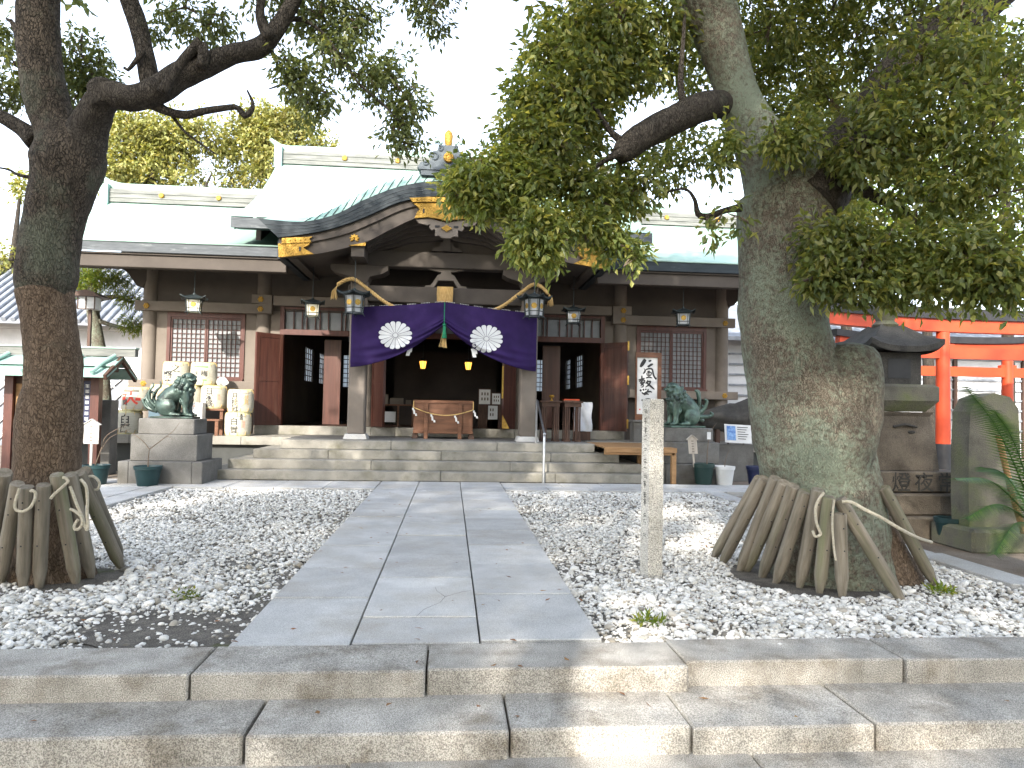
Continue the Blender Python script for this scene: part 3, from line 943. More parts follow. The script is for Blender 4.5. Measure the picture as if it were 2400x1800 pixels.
def hb(name, m, *boxes, parent=None, ch=0.0, smooth=False):
    groups = [[b] for b in boxes] if name in SPLIT else [list(boxes)]
    first = None
    for grp in groups:
        mb = MB()
        for b in grp:
            if ch:
                mb.cbox(*b, ch)
            else:
                mb.box(*b)
        o = mb.build(name, MAT[m], parent or hall, smooth)
        first = first or o
    return first


SPLIT = {'wall', 'inner_door', 'door_side_wall', 'threshold', 'inner_side_wall', 'inner_back_wall', 'upper_wall', 'easel', 'pendant_hole', 'ridge_ornament'}


def dense(tab, n=12):
    """smooth curve through a table of points"""
    P = [np.array(p, float) for p in tab]
    P = [2 * P[0] - P[1]] + P + [2 * P[-1] - P[-2]]
    out = []
    for i in range(1, len(P) - 2):
        for k in range(n):
            t = k / n
            a, b, c, d = P[i - 1], P[i], P[i + 1], P[i + 2]
            out.append(0.5 * ((2 * b) + (-a + c) * t + (2 * a - 5 * b + 4 * c - d) * t * t + (-a + 3 * b - 3 * c + d) * t ** 3))
    out.append(P[-2])
    return out


def mirror(tab):
    L_ = [(-x, z) for (x, z) in reversed(tab) if x > 1e-6]
    return [(AX + x, z) for (x, z) in L_ + list(tab)]


NB = 10
rimT = dense(mirror([(0, 5.75), (0.8, 5.62), (1.5, 5.33), (2.05, 4.99), (2.65, 4.72), (3.43, 4.68)]), NB)
fasT = dense(mirror([(0, 5.52), (0.8, 5.40), (1.5, 5.11), (2.05, 4.80), (2.65, 4.64), (3.43, 4.665)]), NB)
fasB = dense(mirror([(0, 5.23), (0.82, 5.10), (1.5, 4.78), (2.0, 4.57), (2.5, 4.43), (3.06, 4.33)]), NB)
barB = dense(mirror([(0, 4.95), (0.57, 4.82), (1.05, 4.58), (1.55, 4.31), (2.35, 4.08), (3.06, 3.985)]), NB)
NP = len(rimT)


def strip(name, A, B, ya, yb, m, smooth=True, parent=None):
    """solid band between upper line A (at ya[0]) and lower line B, pulled back to yb"""
    mb = MB()
    V = [(a[0], ya, a[1]) for a in A] + [(b[0], ya, b[1]) for b in B] + [(a[0], yb, a[1]) for a in A] + [(b[0], yb, b[1]) for b in B]
    n = len(A)
    F = []
    for i in range(n - 1):
        F += [(i, n + i, n + i + 1, i + 1), (2 * n + i, 2 * n + i + 1, 3 * n + i + 1, 3 * n + i), (i, i + 1, 2 * n + i + 1, 2 * n + i), (n + i, 3 * n + i, 3 * n + i + 1, n + i + 1)]
    F += [(0, 2 * n, 3 * n, n), (n - 1, 2 * n - 1, 4 * n - 1, 3 * n - 1)]
    return mb.add(V, F).build(name, MAT[m], parent or hall, smooth)


# ---- roofs
xr = np.array([p[0] for p in rimT])
zr = np.array([p[1] for p in rimT])


def Kx(x):
    return float(np.interp(x, xr, zr))


def main_z(Y):
    u = (Y - 13.9) / 3.6
    if u <= 1:
        return 4.87 + 2.30 * (0.55 * u + 0.45 * u * u)
    u = 2 - u
    return 4.87 + 2.30 * (0.55 * u + 0.45 * u * u)


def smax(a, b, k=0.05):
    h = max(k - abs(a - b), 0) / k
    return max(a, b) + h * h * k * 0.25


xs = sorted(set(list(np.linspace(AX - 4.17, AX + 4.17, 91)) + [AX - 3.431, AX - 3.43, AX + 3.43, AX + 3.431]))
NV = 60
mb = MB()
V, F = [], []
for j in range(NV):
    v = j / (NV - 1)
    for x in xs:
        y0 = 13.38 if abs(x - AX) <= 3.4302 else 13.9
        Y = y0 + (17.5 - y0) * v
        z = main_z(max(Y, 13.9)) if abs(x - AX) > 3.4302 else smax(Kx(x) + 0.12 * (Y - 13.38), main_z(Y) if Y > 13.9 else main_z(13.9) - (13.9 - Y) * 0.35)
        V.append((x, Y, z))
n = len(xs)
F = [(j * n + i, j * n + i + 1, (j + 1) * n + i + 1, (j + 1) * n + i) for j in range(NV - 1) for i in range(n - 1)]
V2 = [(x, Y, main_z(Y)) for Y in np.linspace(17.5, 21.0, 14) for x in (AX - 4.17, AX + 4.17)]
mb.add(V, F)
mb.add(V2, [(2 * j, 2 * j + 1, 2 * j + 3, 2 * j + 2) for j in range(13)])
main_roof = mb.build('main_roof', MAT['copper'], hall, 'all')
tag(main_roof, 'pale green copper main roof swelling into a curved porch gable')

# rolled copper rim of the porch gable with its seams
mb = MB()
Vr = [(p[0], 13.205, p[1]) for p in fasT] + [(AX + (p[0] - AX) * 1.0, 13.26, f_[1] + 0.65 * (p[1] - f_[1])) for p, f_ in zip(rimT, fasT)] + [(p[0], 13.385, p[1] + 0.004) for p in rimT]
Fr = []
for k in range(2):
    for i in range(NP - 1):
        Fr.append((k * NP + i, k * NP + i + 1, (k + 1) * NP + i + 1, (k + 1) * NP + i))
mb.add(Vr, Fr)
rim = mb.build('gable_rim', MAT['copper_rim'], main_roof, 'all')
mb = MB()
for sgn in (-1, 1):
    for d in np.arange(0.28, 2.7, 0.165):
        x = AX + sgn * d
        a = (x, 13.199, float(np.interp(x, [p[0] for p in fasT], [p[1] for p in fasT])))
        x2 = x + sgn * -0.09
        b = (x2, 13.245, float(np.interp(x2, [p[0] for p in fasT], [p[1] for p in fasT])) * 0.4 + Kx(x2) * 0.6)
        c = (x2 - sgn * 0.03, 13.384, Kx(x2 - sgn * 0.03) + 0.008)
        mb.beam(a, b, 0.011, 0.012, (0, 1, 0))
        mb.beam(b, c, 0.011, 0.012, (0, 1, 0))
mb.build('rim_seam', MAT['fascia'], main_roof)
strip('gable_fascia', fasT, fasB, 13.20, 13.45, 'fascia', parent=main_roof)
mb = MB()
for t in (0.3, 0.55, 0.8):
    ln = [(a[0] * (1 - t) + b[0] * t, 13.197, a[1] * (1 - t) + b[1] * t) for a, b in zip(fasT, fasB)]
    mb.tube(ln, 0.006, 4)
mb.build('fascia_layer', MAT['fascia_pale'], main_roof)
# side bits of the main eave behind the gable tips
for sg in (-1, 1):
    xa, xb = sorted((AX + sg * 3.28, AX + sg * 4.13))
    V = []
    for (x, up_) in ((xa, 0), (xb, 0)):
        V += [(x, 13.91, 4.66), (x, 13.91, 4.855), (x, 14.5, 4.9), (x, 14.5, 4.76)]
    MB().add(V, [(0, 1, 2, 3), (7, 6, 5, 4), (0, 4, 5, 1), (1, 5, 6, 2), (2, 6, 7, 3), (3, 7, 4, 0)]).build('main_eave_edge', MAT['fascia_pale'], main_roof)
    # verge board of the main roof
    ys = np.linspace(13.92, 21.0, 40)
    poly = [(y, main_z(y) - 0.006) for y in ys] + [(y, main_z(y) - 0.26) for y in reversed(ys)]
    x = AX + sg * 4.10
    MB().prism(poly, x - 0.035, x + 0.035, 0).build('verge_board', MAT['copper_rim'], main_roof)
    # gable wall under it
    poly = [(15.0, 4.3)] + [(y, main_z(y) - 0.2) for y in np.linspace(15.0, 20.0, 20)] + [(20.0, 4.3)]
    x = AX + sg * 3.9
    MB().prism(poly, x - 0.05, x + 0.05, 0).build('gable_wall', MAT['taupe'], hall)


def wing_z(Y):
    u = 1 - abs(Y - 17.0) / 3.0
    return 4.35 + 1.57 * (0.42 * u + 0.58 * u * u)


for sg in (-1, 1):
    xa, xb = sorted((AX + sg * 3.05, AX + sg * 8.0))
    ys = np.linspace(14.0, 20.0, 49)
    poly = [(y, wing_z(y)) for y in ys] + [(y, wing_z(y) - 0.03) for y in reversed(ys)]
    wr = MB().prism(poly, xa, xb, 0).build('wing_roof', MAT['copper'], hall, 'all')
    ys2 = np.linspace(14.015, 19.985, 49)
    poly = [(y, wing_z(y) - 0.032) for y in ys2] + [(y, wing_z(y) - 0.215) for y in reversed(ys2)]
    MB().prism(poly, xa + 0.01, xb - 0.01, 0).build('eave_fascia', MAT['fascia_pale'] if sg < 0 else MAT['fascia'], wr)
    # ridge
    xr0, xr1 = sorted((AX + sg * 3.9, AX + sg * 7.85))
    rd = MB().box(xr0, xr1, 16.86, 17.14, 5.86, 6.16).build('ridge', MAT['ridge_side'], wr)
    MB().box(xr0, xr1, 16.845, 17.155, 5.955, 5.98).box(xr0, xr1, 16.845, 17.155, 6.06, 6.085).build('ridge_band', MAT['ridge_side'], wr)
    pts, rad = [], []
    for k in range(22):
        t = k / 21
        x = AX + sg * (3.9 + 4.15 * t)
        pts.append((x, 17.0, 6.20 + 0.30 * max(0, (t - 0.86) / 0.14) ** 2))
        rad.append(0.125 if t < 0.9 else 0.125 - 0.09 * (t - 0.9) / 0.1)
    MB().tube(pts, rad, 12).build('ridge_cap', MAT['copper'], wr, True)
    MB().box(AX + sg * 7.85 - 0.09, AX + sg * 7.85 + 0.09, 16.78, 17.22, 5.75, 6.25).build('ridge_end', MAT['copper_rim'], wr)
    for x in (5.32, 6.6):
        m_ = MB()
        m_.tube([(AX + sg * x, 16.85, 6.035), (AX + sg * x, 16.81, 6.035)], [0.062, 0.05], 14)
        m_.build('ridge_crest', MAT['gold'], wr, True)
    # soffit, eave beam
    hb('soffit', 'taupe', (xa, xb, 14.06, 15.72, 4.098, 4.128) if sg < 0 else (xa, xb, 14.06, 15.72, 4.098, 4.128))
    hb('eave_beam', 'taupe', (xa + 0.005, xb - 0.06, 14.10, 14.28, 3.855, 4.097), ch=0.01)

# main ridge
mr = hb('ridge', 'ridge_side', (AX - 4.12, AX + 4.12, 17.36, 17.64, 7.10, 7.42), parent=main_roof)
MB().box(AX - 4.12, AX + 4.12, 17.345, 17.655, 7.20, 7.225).box(AX - 4.12, AX + 4.12, 17.345, 17.655, 7.33, 7.35).build('ridge_band', MAT['ridge_side'], main_roof)
pts, rad = [], []
for k in range(41):
    t = -1 + 2 * k / 40
    e = max(0, (abs(t) - 0.88) / 0.12)
    pts.append((AX + 4.36 * t, 17.5, 7.46 + 0.26 * e * e))
    rad.append(0.13 - 0.09 * e)
MB().tube(pts, rad, 12).build('ridge_cap', MAT['copper'], main_roof, True)
for sg in (-1, 1):
    MB().box(AX + sg * 4.12 - 0.09, AX + sg * 4.12 + 0.09, 17.28, 17.72, 6.98, 7.5).build('ridge_end', MAT['copper_rim'], main_roof)
for x in (-2.55, -1.27, 1.3, 2.6):
    MB().tube([(AX + x, 17.35, 7.29), (AX + x, 17.31, 7.29)], [0.068, 0.055], 14).build('ridge_crest', MAT['gold'], main_roof, True)

# ---- ridge-end ornament on the porch gable
orn = hb('ridge_ornament', 'oni', (AX - 0.5, AX + 0.5, 13.16, 13.5, 5.60, 5.70), (AX - 0.54, AX + 0.54, 13.14, 13.5, 5.70, 5.755), ch=0)
poly = [(-0.62, 5.76), (-0.55, 5.86), (-0.36, 5.90), (-0.36, 6.0), (-0.31, 6.08), (-0.22, 6.10), (-0.20, 6.2), (0.20, 6.2), (0.22, 6.10), (0.31, 6.08), (0.36, 6.0), (0.36, 5.90), (0.55, 5.86), (0.62, 5.76)]
MB().prism([(AX + a * 0.92, b - 0.01) for a, b in poly], 13.19, 13.40).build('ornament_body', MAT['oni'], orn)
mb = MB()
for sg in (-1, 1):
    for (cx, cz, r_, a0) in ((0.26, 5.96, 0.10, 0), (0.15, 6.12, 0.06, 1.0), (0.42, 5.84, 0.055, 2.0)):
        pts = []
        for k in range(18):
            t = a0 + k * 0.42
            rr = r_ * (1 - k / 22)
            pts.append((AX + sg * (cx + rr * math.cos(t)), 13.185, cz + rr * math.sin(t)))
        mb.tube(pts, 0.018, 6)
mb.build('scroll', MAT['oni'], orn, True)
mb = MB()
for sg in (-1, 1):
    for k in range(5):
        a = R(20 + 40 * k)
        mb.ell((AX + sg * (0.19 + 0.05 * math.cos(a)), 13.24, 6.25 + 0.05 * math.sin(a)), (0.04, 0.05, 0.045), 8, 6)
mb.build('cloud_scroll', MAT['verdigris'], orn, True)
MB().lathe([(0.02, 6.2), (0.06, 6.2), (0.075, 6.28), (0.085, 6.40), (0.07, 6.46), (0.03, 6.5), (0.005, 6.52)], (AX, 13.28, 0), 14).build('finial', MAT['gold'], orn, True)
MB().tube([(AX + 0.01, 13.17, 5.95), (AX + 0.01, 13.13, 5.95)], [0.10, 0.085], 18).build('round_crest', MAT['gold'], orn, True)
m_ = MB()
for k in range(16):
    a = 2 * math.pi * k / 16
    m_.ell((AX + 0.01 + 0.06 * math.cos(a), 13.128, 5.95 + 0.06 * math.sin(a)), (0.03, 0.008, 0.012), 8, 4, Matrix.Rotation(-a, 3, 'Y'))
m_.build('crest_petals', MAT['gold'], orn, True)

# ---- bargeboard and porch underside
bar = strip('bargeboard', [(a[0], a[1] - 0.002) for a in fasB], barB, 13.30, 13.42, 'taupe')
mid = [(a[0] * 0.62 + b[0] * 0.38, a[1] * 0.62 + b[1] * 0.38) for a, b in zip(fasB, barB)]
strip('upper_moulding', [(a[0], a[1] - 0.004) for a in fasB], mid, 13.255, 13.299, 'taupe', parent=bar)


def gold_plate(name, poly, y0, y1, parent):
    return MB().prism([(AX + a, b) for a, b in poly], y0, y1).build(name, MAT['gold'], parent)


for sg in (-1, 1):
    up_ = [(3.0, 4.325), (2.45, 4.375), (2.51, 4.33), (2.47, 4.27), (3.0, 4.225)]
    lo_ = [(3.07, 4.225), (2.50, 4.265), (2.53, 4.21), (2.62, 4.17), (2.56, 4.13), (2.42, 4.06), (3.05, 3.975)]
    gold_plate('gold_strip', [(sg * a, b) for a, b in up_], 13.215, 13.256, bar)
    gold_plate('gold_plate', [(sg * a, b) for a, b in lo_], 13.235, 13.301, bar)
    hb('plate_slot', 'black', *[tuple(sorted((AX + sg * 2.66, AX + sg * 2.69))) + (13.228, 13.24, 4.10, 4.18)], parent=bar)
    m_ = MB()
    for k in range(5):
        m_.ell((AX + sg * (2.58 + 0.09 * k), 13.213, 4.315 - 0.009 * k), (0.017, 0.012, 0.017), 8, 6)
    m_.build('stud', MAT['gold'], bar, True)
    # leaf emblem on the board
    m_ = MB()
    for k in range(7):
        a = R(-90 + (k - 3) * 42 + 180)
        m_.ell((AX + sg * 1.70 + 0.05 * math.cos(a), 13.285, 4.385 + 0.045 * math.sin(a)), (0.042, 0.018, 0.022), 8, 6, Matrix.Rotation(-a, 3, 'Y'))
    m_.build('leaf_emblem', MAT['gold'], bar, True)
    # purlin under the porch with its gilt end
    xa, xb = sorted((AX + sg * 1.52, AX + sg * 1.76))
    hb('porch_purlin', 'taupe', (xa, xb, 13.33, 15.7, 4.06, 4.30))
    gold_plate('gilt_end', [(sg * 1.49, 4.315), (sg * 1.49, 4.25), (sg * 1.80, 4.245)], 13.262, 13.30, bar)
    # side eave of the porch running back
    xa, xb = sorted((AX + sg * 2.98, AX + sg * 3.12))
    hb('porch_side_eave', 'fascia', (xa, xb, 13.43, 15.7, 3.985, 4.34))
    xa, xb = sorted((AX + sg * 2.76, AX + sg * 2.93))
    hb('porch_side_beam', 'taupe', (xa, xb, 13.43, 15.7, 3.995, 4.2))
xb_ = np.array([p[0] for p in barB])
zb_ = np.array([p[1] for p in barB])


def Bx(x):
    return float(np.interp(x, xb_, zb_))


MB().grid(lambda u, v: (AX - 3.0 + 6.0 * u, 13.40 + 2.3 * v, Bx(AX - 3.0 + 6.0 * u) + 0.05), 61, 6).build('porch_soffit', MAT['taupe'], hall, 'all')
ribs = []
for k in range(4):
    y0 = 13.50 + 0.16 * k
    xs_ = np.linspace(-1.5, 1.5, 41)
    cz = 4.90 - 0.085 * k
    top = [(AX + x, 4.30 + (cz - 4.30) * (math.cos(x / 1.5 * math.pi / 2) ** 0.9) + 0.10) for x in xs_]
    bot = [(AX + x, 4.24 + (cz - 4.30) * (math.cos(x / 1.5 * math.pi / 2) ** 0.9) + 0.012 * math.cos(x * 9)) for x in xs_]
    strip('arch_rib', top, bot, y0, y0 + 0.12, 'taupe')
xs_ = np.linspace(-1.52, 1.52, 31)
MB().prism([(AX - 1.52, 4.3)] + [(AX + x, 4.32 + 0.55 * math.cos(x / 1.52 * math.pi / 2)) for x in xs_] + [(AX + 1.52, 4.3)], 14.10, 14.2).build('gable_panel', MAT['taupe'], hall)

# centre gilt fitting and carved pendant
gold_plate('gold_strip', [(-0.70, 5.165), (-0.35, 5.20), (0, 5.21), (0.35, 5.20), (0.70, 5.165), (0.64, 5.09), (0.35, 5.11), (0, 5.12), (-0.35, 5.11), (-0.64, 5.09)], 13.19, 13.257, bar)
gold_plate('gold_plate', [(-0.63, 5.075), (-0.3, 5.10), (0, 5.105), (0.3, 5.10), (0.63, 5.075), (0.56, 5.03), (0.50, 4.97), (0.55, 4.92), (0.60, 4.80), (0.35, 4.83), (0.12, 4.80), (0, 4.765), (-0.12, 4.80), (-0.35, 4.83), (-0.60, 4.80), (-0.55, 4.92), (-0.50, 4.97), (-0.56, 5.03)], 13.225, 13.302, bar)
hb('plate_slot', 'black', (AX - 0.45, AX - 0.42, 13.218, 13.23, 4.90, 4.98), (AX + 0.42, AX + 0.45, 13.218, 13.23, 4.90, 4.98), parent=bar)
m_ = MB()
for x in (-0.56, -0.48, -0.30, -0.20, 0.0, 0.2, 0.30, 0.48, 0.56):
    m_.ell((AX + x, 13.188, 5.15 - 0.03 * abs(x) ** 2), (0.02, 0.014, 0.02), 8, 6)
m_.build('stud', MAT['gold'], bar, True)
peg = [(-0.58, 4.79), (-0.3, 4.81), (0, 4.745), (0.3, 4.81), (0.58, 4.79), (0.52, 4.72), (0.36, 4.69), (0.30, 4.71), (0.33, 4.65), (0.28, 4.60), (0.22, 4.62), (0.21, 4.56), (0.22, 4.49), (0.14, 4.50), (0.08, 4.46), (0, 4.455), (-0.08, 4.46), (-0.14, 4.50), (-0.22, 4.49), (-0.21, 4.56), (-0.22, 4.62), (-0.28, 4.60), (-0.33, 4.65), (-0.30, 4.71), (-0.36, 4.69), (-0.52, 4.72)]
pend = MB().prism([(AX + a, b) for a, b in peg], 13.27, 13.34).build('gable_pendant', MAT['taupe_wall'], hall)
MB().prism([(AX, 4.70), (AX + 0.1, 4.635), (AX, 4.57), (AX - 0.1, 4.635)], 13.235, 13.269).build('gilt_lozenge', MAT['gold'], pend)
for sg in (-1, 1):
    hb('pendant_hole', 'black', tuple(sorted((AX + sg * 0.13, AX + sg * 0.22))) + (13.262, 13.272, 4.65, 4.69), parent=pend)
hb('king_post', 'taupe', (AX - 0.07, AX + 0.07, 13.95, 14.09, 4.36, 4.75))
MB().prism([(AX - 0.3, 4.36), (AX - 0.27, 4.42), (AX - 0.14, 4.46), (AX - 0.12, 4.55), (AX + 0.12, 4.55), (AX + 0.14, 4.46), (AX + 0.27, 4.42), (AX + 0.3, 4.36)], 13.98, 14.08).build('king_post_bracket', MAT['taupe'], hall)

# ---- porch beams and pillars
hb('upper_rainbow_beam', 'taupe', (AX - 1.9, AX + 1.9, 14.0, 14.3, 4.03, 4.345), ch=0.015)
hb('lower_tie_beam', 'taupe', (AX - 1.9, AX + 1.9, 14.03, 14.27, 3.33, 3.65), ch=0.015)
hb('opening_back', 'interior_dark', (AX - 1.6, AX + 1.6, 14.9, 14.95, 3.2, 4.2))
MB().prism([(AX + a, b) for a, b in [(-0.42, 3.655), (-0.40, 3.69), (-0.30, 3.70), (-0.26, 3.75), (-0.17, 3.90), (-0.10, 3.93), (-0.10, 3.97), (-0.22, 3.99), (-0.36, 4.025), (0.36, 4.025), (0.22, 3.99), (0.10, 3.97), (0.10, 3.93), (0.17, 3.90), (0.26, 3.75), (0.30, 3.70), (0.40, 3.69), (0.42, 3.655), (0.24, 3.655), (0.15, 3.80), (-0.15, 3.80), (-0.24, 3.655)]], 14.08, 14.20).build('frog_leg_strut', MAT['taupe_wall'], hall)
for sg in (-1, 1):
    x = AX + sg * 1.68
    pl = MB()
    pl.cbox(x - 0.165, x + 0.165, 13.985, 14.315, 0.73, 3.98, 0.025)
    pl = pl.build('pillar', MAT['taupe_wall'], hall)
    V = [(x - 0.225, 13.92, 0.638), (x + 0.225, 13.92, 0.638), (x + 0.225, 14.38, 0.638), (x - 0.225, 14.38, 0.638), (x - 0.195, 13.95, 0.735), (x + 0.195, 13.95, 0.735), (x + 0.195, 14.35, 0.735), (x - 0.195, 14.35, 0.735)]
    MB().add(V, [(3, 2, 1, 0), (4, 5, 6, 7), (0, 1, 5, 4), (1, 2, 6, 5), (2, 3, 7, 6), (3, 0, 4, 7)]).build('pillar_base', MAT['granite'], pl)
    V = []
    MB().prism([(x - 0.55, 4.025), (x - 0.55, 3.93), (x - 0.45, 3.87), (x - 0.2, 3.80), (x - 0.14, 3.67), (x + 0.14, 3.67), (x + 0.2, 3.80), (x + 0.45, 3.87), (x + 0.55, 3.93), (x + 0.55, 4.025)], 13.94, 14.36).build('bracket_arm', MAT['taupe'], hall)
    # round wall columns and brackets
    for cx in (1.70, 3.93, 6.30):
        c = MB().lathe([(0.155, 0.0), (0.15, 0.05), (0.15, 3.48)], (AX + sg * cx, 15.76, 0.64), 28).build('column', MAT['taupe_wall'], hall, True)
    xx = AX + sg * 6.43
    MB().prism([(xx, 3.70), (xx + sg * 0.12, 3.74), (xx + sg * 0.30, 4.0), (xx + sg * 0.42, 4.09), (xx - sg * 0.2, 4.09)], 15.62, 15.86).build('corner_bracket', MAT['taupe'], hall)
    # tie beams along the wall
    xa, xb = sorted((AX + sg * 3.72, AX + sg * 6.55))
    hb('outer_tie_beam', 'taupe_wall', (xa, xb, 15.56, 15.70, 3.215, 3.425), ch=0.008)
    hb('lower_tie_beam', 'taupe_wall', (AX + sg * 5.2 - 1.42, AX + sg * 5.2 + 1.42, 15.55, 15.70, 1.575, 1.755), ch=0.008)
    MB().prism([(AX + sg * 3.72, 3.43), (AX + sg * 4.14, 3.43), (AX + sg * 4.14, 3.62), (AX + sg * 3.72, 3.62)], 15.53, 15.71).build('beam_end', MAT['taupe_wall'], hall)
    MB().prism([(AX + sg * 3.72, 3.23), (AX + sg * 3.99, 3.23), (AX + sg * 3.99, 3.426), (AX + sg * 3.72, 3.426)], 15.52, 15.559).build('beam_end', MAT['taupe_wall'], hall)
    for (cx, cz) in ((3.95, 3.52), (3.95, 3.31), (6.31, 3.31), (6.31, 1.665)):
        yb = 15.525 if cx < 5 else 15.555
        m_ = MB().tube([(AX + sg * cx, yb, cz), (AX + sg * cx, yb - 0.02, cz)], [0.028, 0.02], 10)
        for k in range(6):
            a = 2 * math.pi * k / 6
            m_.ell((AX + sg * cx + 0.04 * math.cos(a), yb - 0.008, cz + 0.04 * math.sin(a)), (0.026, 0.01, 0.026), 8, 5)
        m_.build('nail_cover', MAT['gold'], hall, True)
hb('central_tie_beam', 'taupe_wall', (AX - 3.70, AX + 3.70, 15.55, 15.69, 3.405, 3.612), ch=0.008)
hb('upper_wall', 'taupe', (AX - 6.4, AX + 6.4, 15.72, 15.82, 3.30, 4.12), (AX - 3.0, AX + 3.0, 15.72, 15.82, 4.121, 5.0))  # darker copy of the wall paint stands in for shade under the eaves
for sg in (-1, 1):
    a = lambda p, q: tuple(sorted((AX + sg * p, AX + sg * q)))
    hb('wall', 'taupe_wall', a(6.35, 5.93) + (15.73, 15.83, 1.70, 3.299), a(4.31, 3.93) + (15.73, 15.83, 1.70, 3.299))
    hb('low_wall', 'taupe', a(6.35, 3.93) + (15.735, 15.835, 0.60, 1.699))
    hb('end_wall', 'taupe_wall', a(6.45, 6.36) + (15.84, 18.3, 0.60, 4.12))
    hb('back_wall', 'taupe_wall', a(6.35, 3.95) + (18.2, 18.3, 0.60, 4.12))
    hb('door_side_wall', 'taupe_wall', a(3.78, 3.57) + (15.735, 15.835, 0.82, 3.299), a(1.75, 1.5) + (15.735, 15.835, 0.82, 3.299))
    # window of two latticed sashes
    wi = hb('window', 'redwood', a(5.93, 4.31) + (15.70, 15.80, 3.115, 3.214), a(5.93, 4.31) + (15.62, 15.80, 1.756, 1.80), a(5.93, 5.86) + (15.70, 15.80, 1.80, 3.115), a(4.38, 4.31) + (15.70, 15.80, 1.80, 3.115))
    for q, (p0, p1) in enumerate(((5.86, 5.12), (5.12, 4.38))):
        x0, x1 = a(p0, p1)
        dy = 0.0 if q == 0 else 0.012
        sash = hb('sash', 'redwood', (x0, x0 + 0.035, 15.725 + dy, 15.765 + dy, 1.80, 3.115), (x1 - 0.035, x1, 15.725 + dy, 15.765 + dy, 1.80, 3.115), (x0 + 0.035, x1 - 0.035, 15.725 + dy, 15.765 + dy, 1.80, 1.85), (x0 + 0.035, x1 - 0.035, 15.725 + dy, 15.765 + dy, 3.065, 3.115), parent=wi)
        mb = MB()
        for k in range(1, 7):
            x = x0 + 0.035 + (x1 - x0 - 0.07) * k / 7
            mb.box(x - 0.006, x + 0.006, 15.73 + dy, 15.75 + dy, 1.85, 3.065)
        for k in range(1, 12):
            z = 1.85 + 1.215 * k / 12
            mb.box(x0 + 0.035, x1 - 0.035, 15.732 + dy, 15.752 + dy, z - 0.006, z + 0.006)
        mb.build('lattice', MAT['redwood'], wi)
        hb('pane', 'paper', (x0 + 0.03, x1 - 0.03, 15.758 + dy, 15.763 + dy, 1.84, 3.08), parent=wi)
    # doorway of the side bay
    df = hb('door_frame', 'redwood', a(3.57, 3.48) + (15.68, 15.82, 0.83, 3.40), a(3.48, 1.76) + (15.69, 15.81, 3.345, 3.40), a(3.48, 1.76) + (15.64, 15.81, 2.79, 2.905), a(1.84, 1.76) + (15.68, 15.82, 0.83, 3.345))
    mb = MB()
    x = 3.30
    for k, dx in enumerate((0.18, 0.10, 0.18, 0.10, 0.18, 0.28, 0.09, 0.18, 0.10)):
        x0, x1 = a(x, x - 0.022)
        mb.box(x0, x1, 15.72, 15.75, 2.905, 3.345)
        x -= dx
    mb.build('transom_bar', MAT['redwood'], df)
    hb('transom_pane', 'paper', a(3.47, 1.85) + (15.765, 15.77, 2.91, 3.34), parent=df)
# centre bay
df = hb('door_frame', 'redwood', (AX - 1.5, AX + 1.5, 15.69, 15.81, 3.345, 3.40), (AX - 1.5, AX + 1.5, 15.64, 15.81, 2.79, 2.905))
mb = MB()
for k in range(13):
    x = AX - 1.4 + 2.8 * k / 12
    mb.box(x - 0.011, x + 0.011, 15.72, 15.75, 2.905, 3.345)
mb.build('transom_bar', MAT['redwood'], df)
hb('transom_pane', 'paper', (AX - 1.49, AX + 1.49, 15.765, 15.77, 2.91, 3.34), parent=df)
hb('threshold', 'granite_stair', (AX - 4.0, AX - 1.55, 15.50, 15.80, 0.639, 0.828), (AX + 1.55, AX + 4.0, 15.50, 15.80, 0.639, 0.828), (AX - 1.545, AX + 1.545, 15.50, 15.80, 0.639, 0.826), ch=0.008)


def door(hx, hy, fx, fy, knob=None, zb=0.835, zt=2.785):
    d = Vector((fx - hx, fy - hy, 0))
    L_ = d.length
    dv = MB()
    dv.beam((hx, hy, (zb + zt) / 2), (fx, fy, (zb + zt) / 2), 0.045, zt - zb)
    o = dv.build('door', MAT['doorwood'], hall)
    nrm = Vector((d.y, -d.x, 0)).normalized()
    if nrm.y > 0:
        nrm = -nrm
    m_ = MB()
    for t in (0.06, 0.94):
        p = Vector((hx, hy, 0)) + d * t + nrm * 0.027
        m_.beam((p.x, p.y, zb), (p.x, p.y, zt), L_ * 0.11, 0.012, nrm)
    for z in (zb + 0.05, zt - 0.05, (zb + zt) / 2):
        p0 = Vector((hx, hy, z)) + d * 0.12 + nrm * 0.026
        p1 = Vector((hx, hy, z)) + d * 0.88 + nrm * 0.026
        m_.beam(p0, p1, 0.010, 0.09)
    m_.build('door_rail', MAT['doorwood'], o)
    return o


door(AX - 3.50, 15.66, AX - 3.93, 15.18)
dr = door(AX + 3.50, 15.66, AX + 3.98, 15.18)
for z in (1.0, 1.95, 2.7):
    hb('gilt_corner', 'gold_dim', (AX + 3.965, AX + 4.0, 15.15, 15.20, z - 0.1, z + 0.1), parent=dr)
door(AX - 1.55, 15.64, AX - 1.26, 15.28)
dr = door(AX + 1.55, 15.64, AX + 1.26, 15.28)
hb('gilt_corner', 'gold_dim', (AX + 1.24, AX + 1.275, 15.25, 15.29, 1.5, 2.2), parent=dr)
MB().prism([(AX + 1.26, 0.85), (AX + 1.26, 1.15), (AX + 1.42, 0.85)], 15.25, 15.265).build('gilt_corner', MAT['gold_dim'], dr)
hb('inner_door', 'doorwood', (AX - 2.72, AX - 2.35, 16.3, 16.35, 0.85, 2.76), (AX + 2.25, AX + 2.66, 16.3, 16.35, 0.85, 2.76))

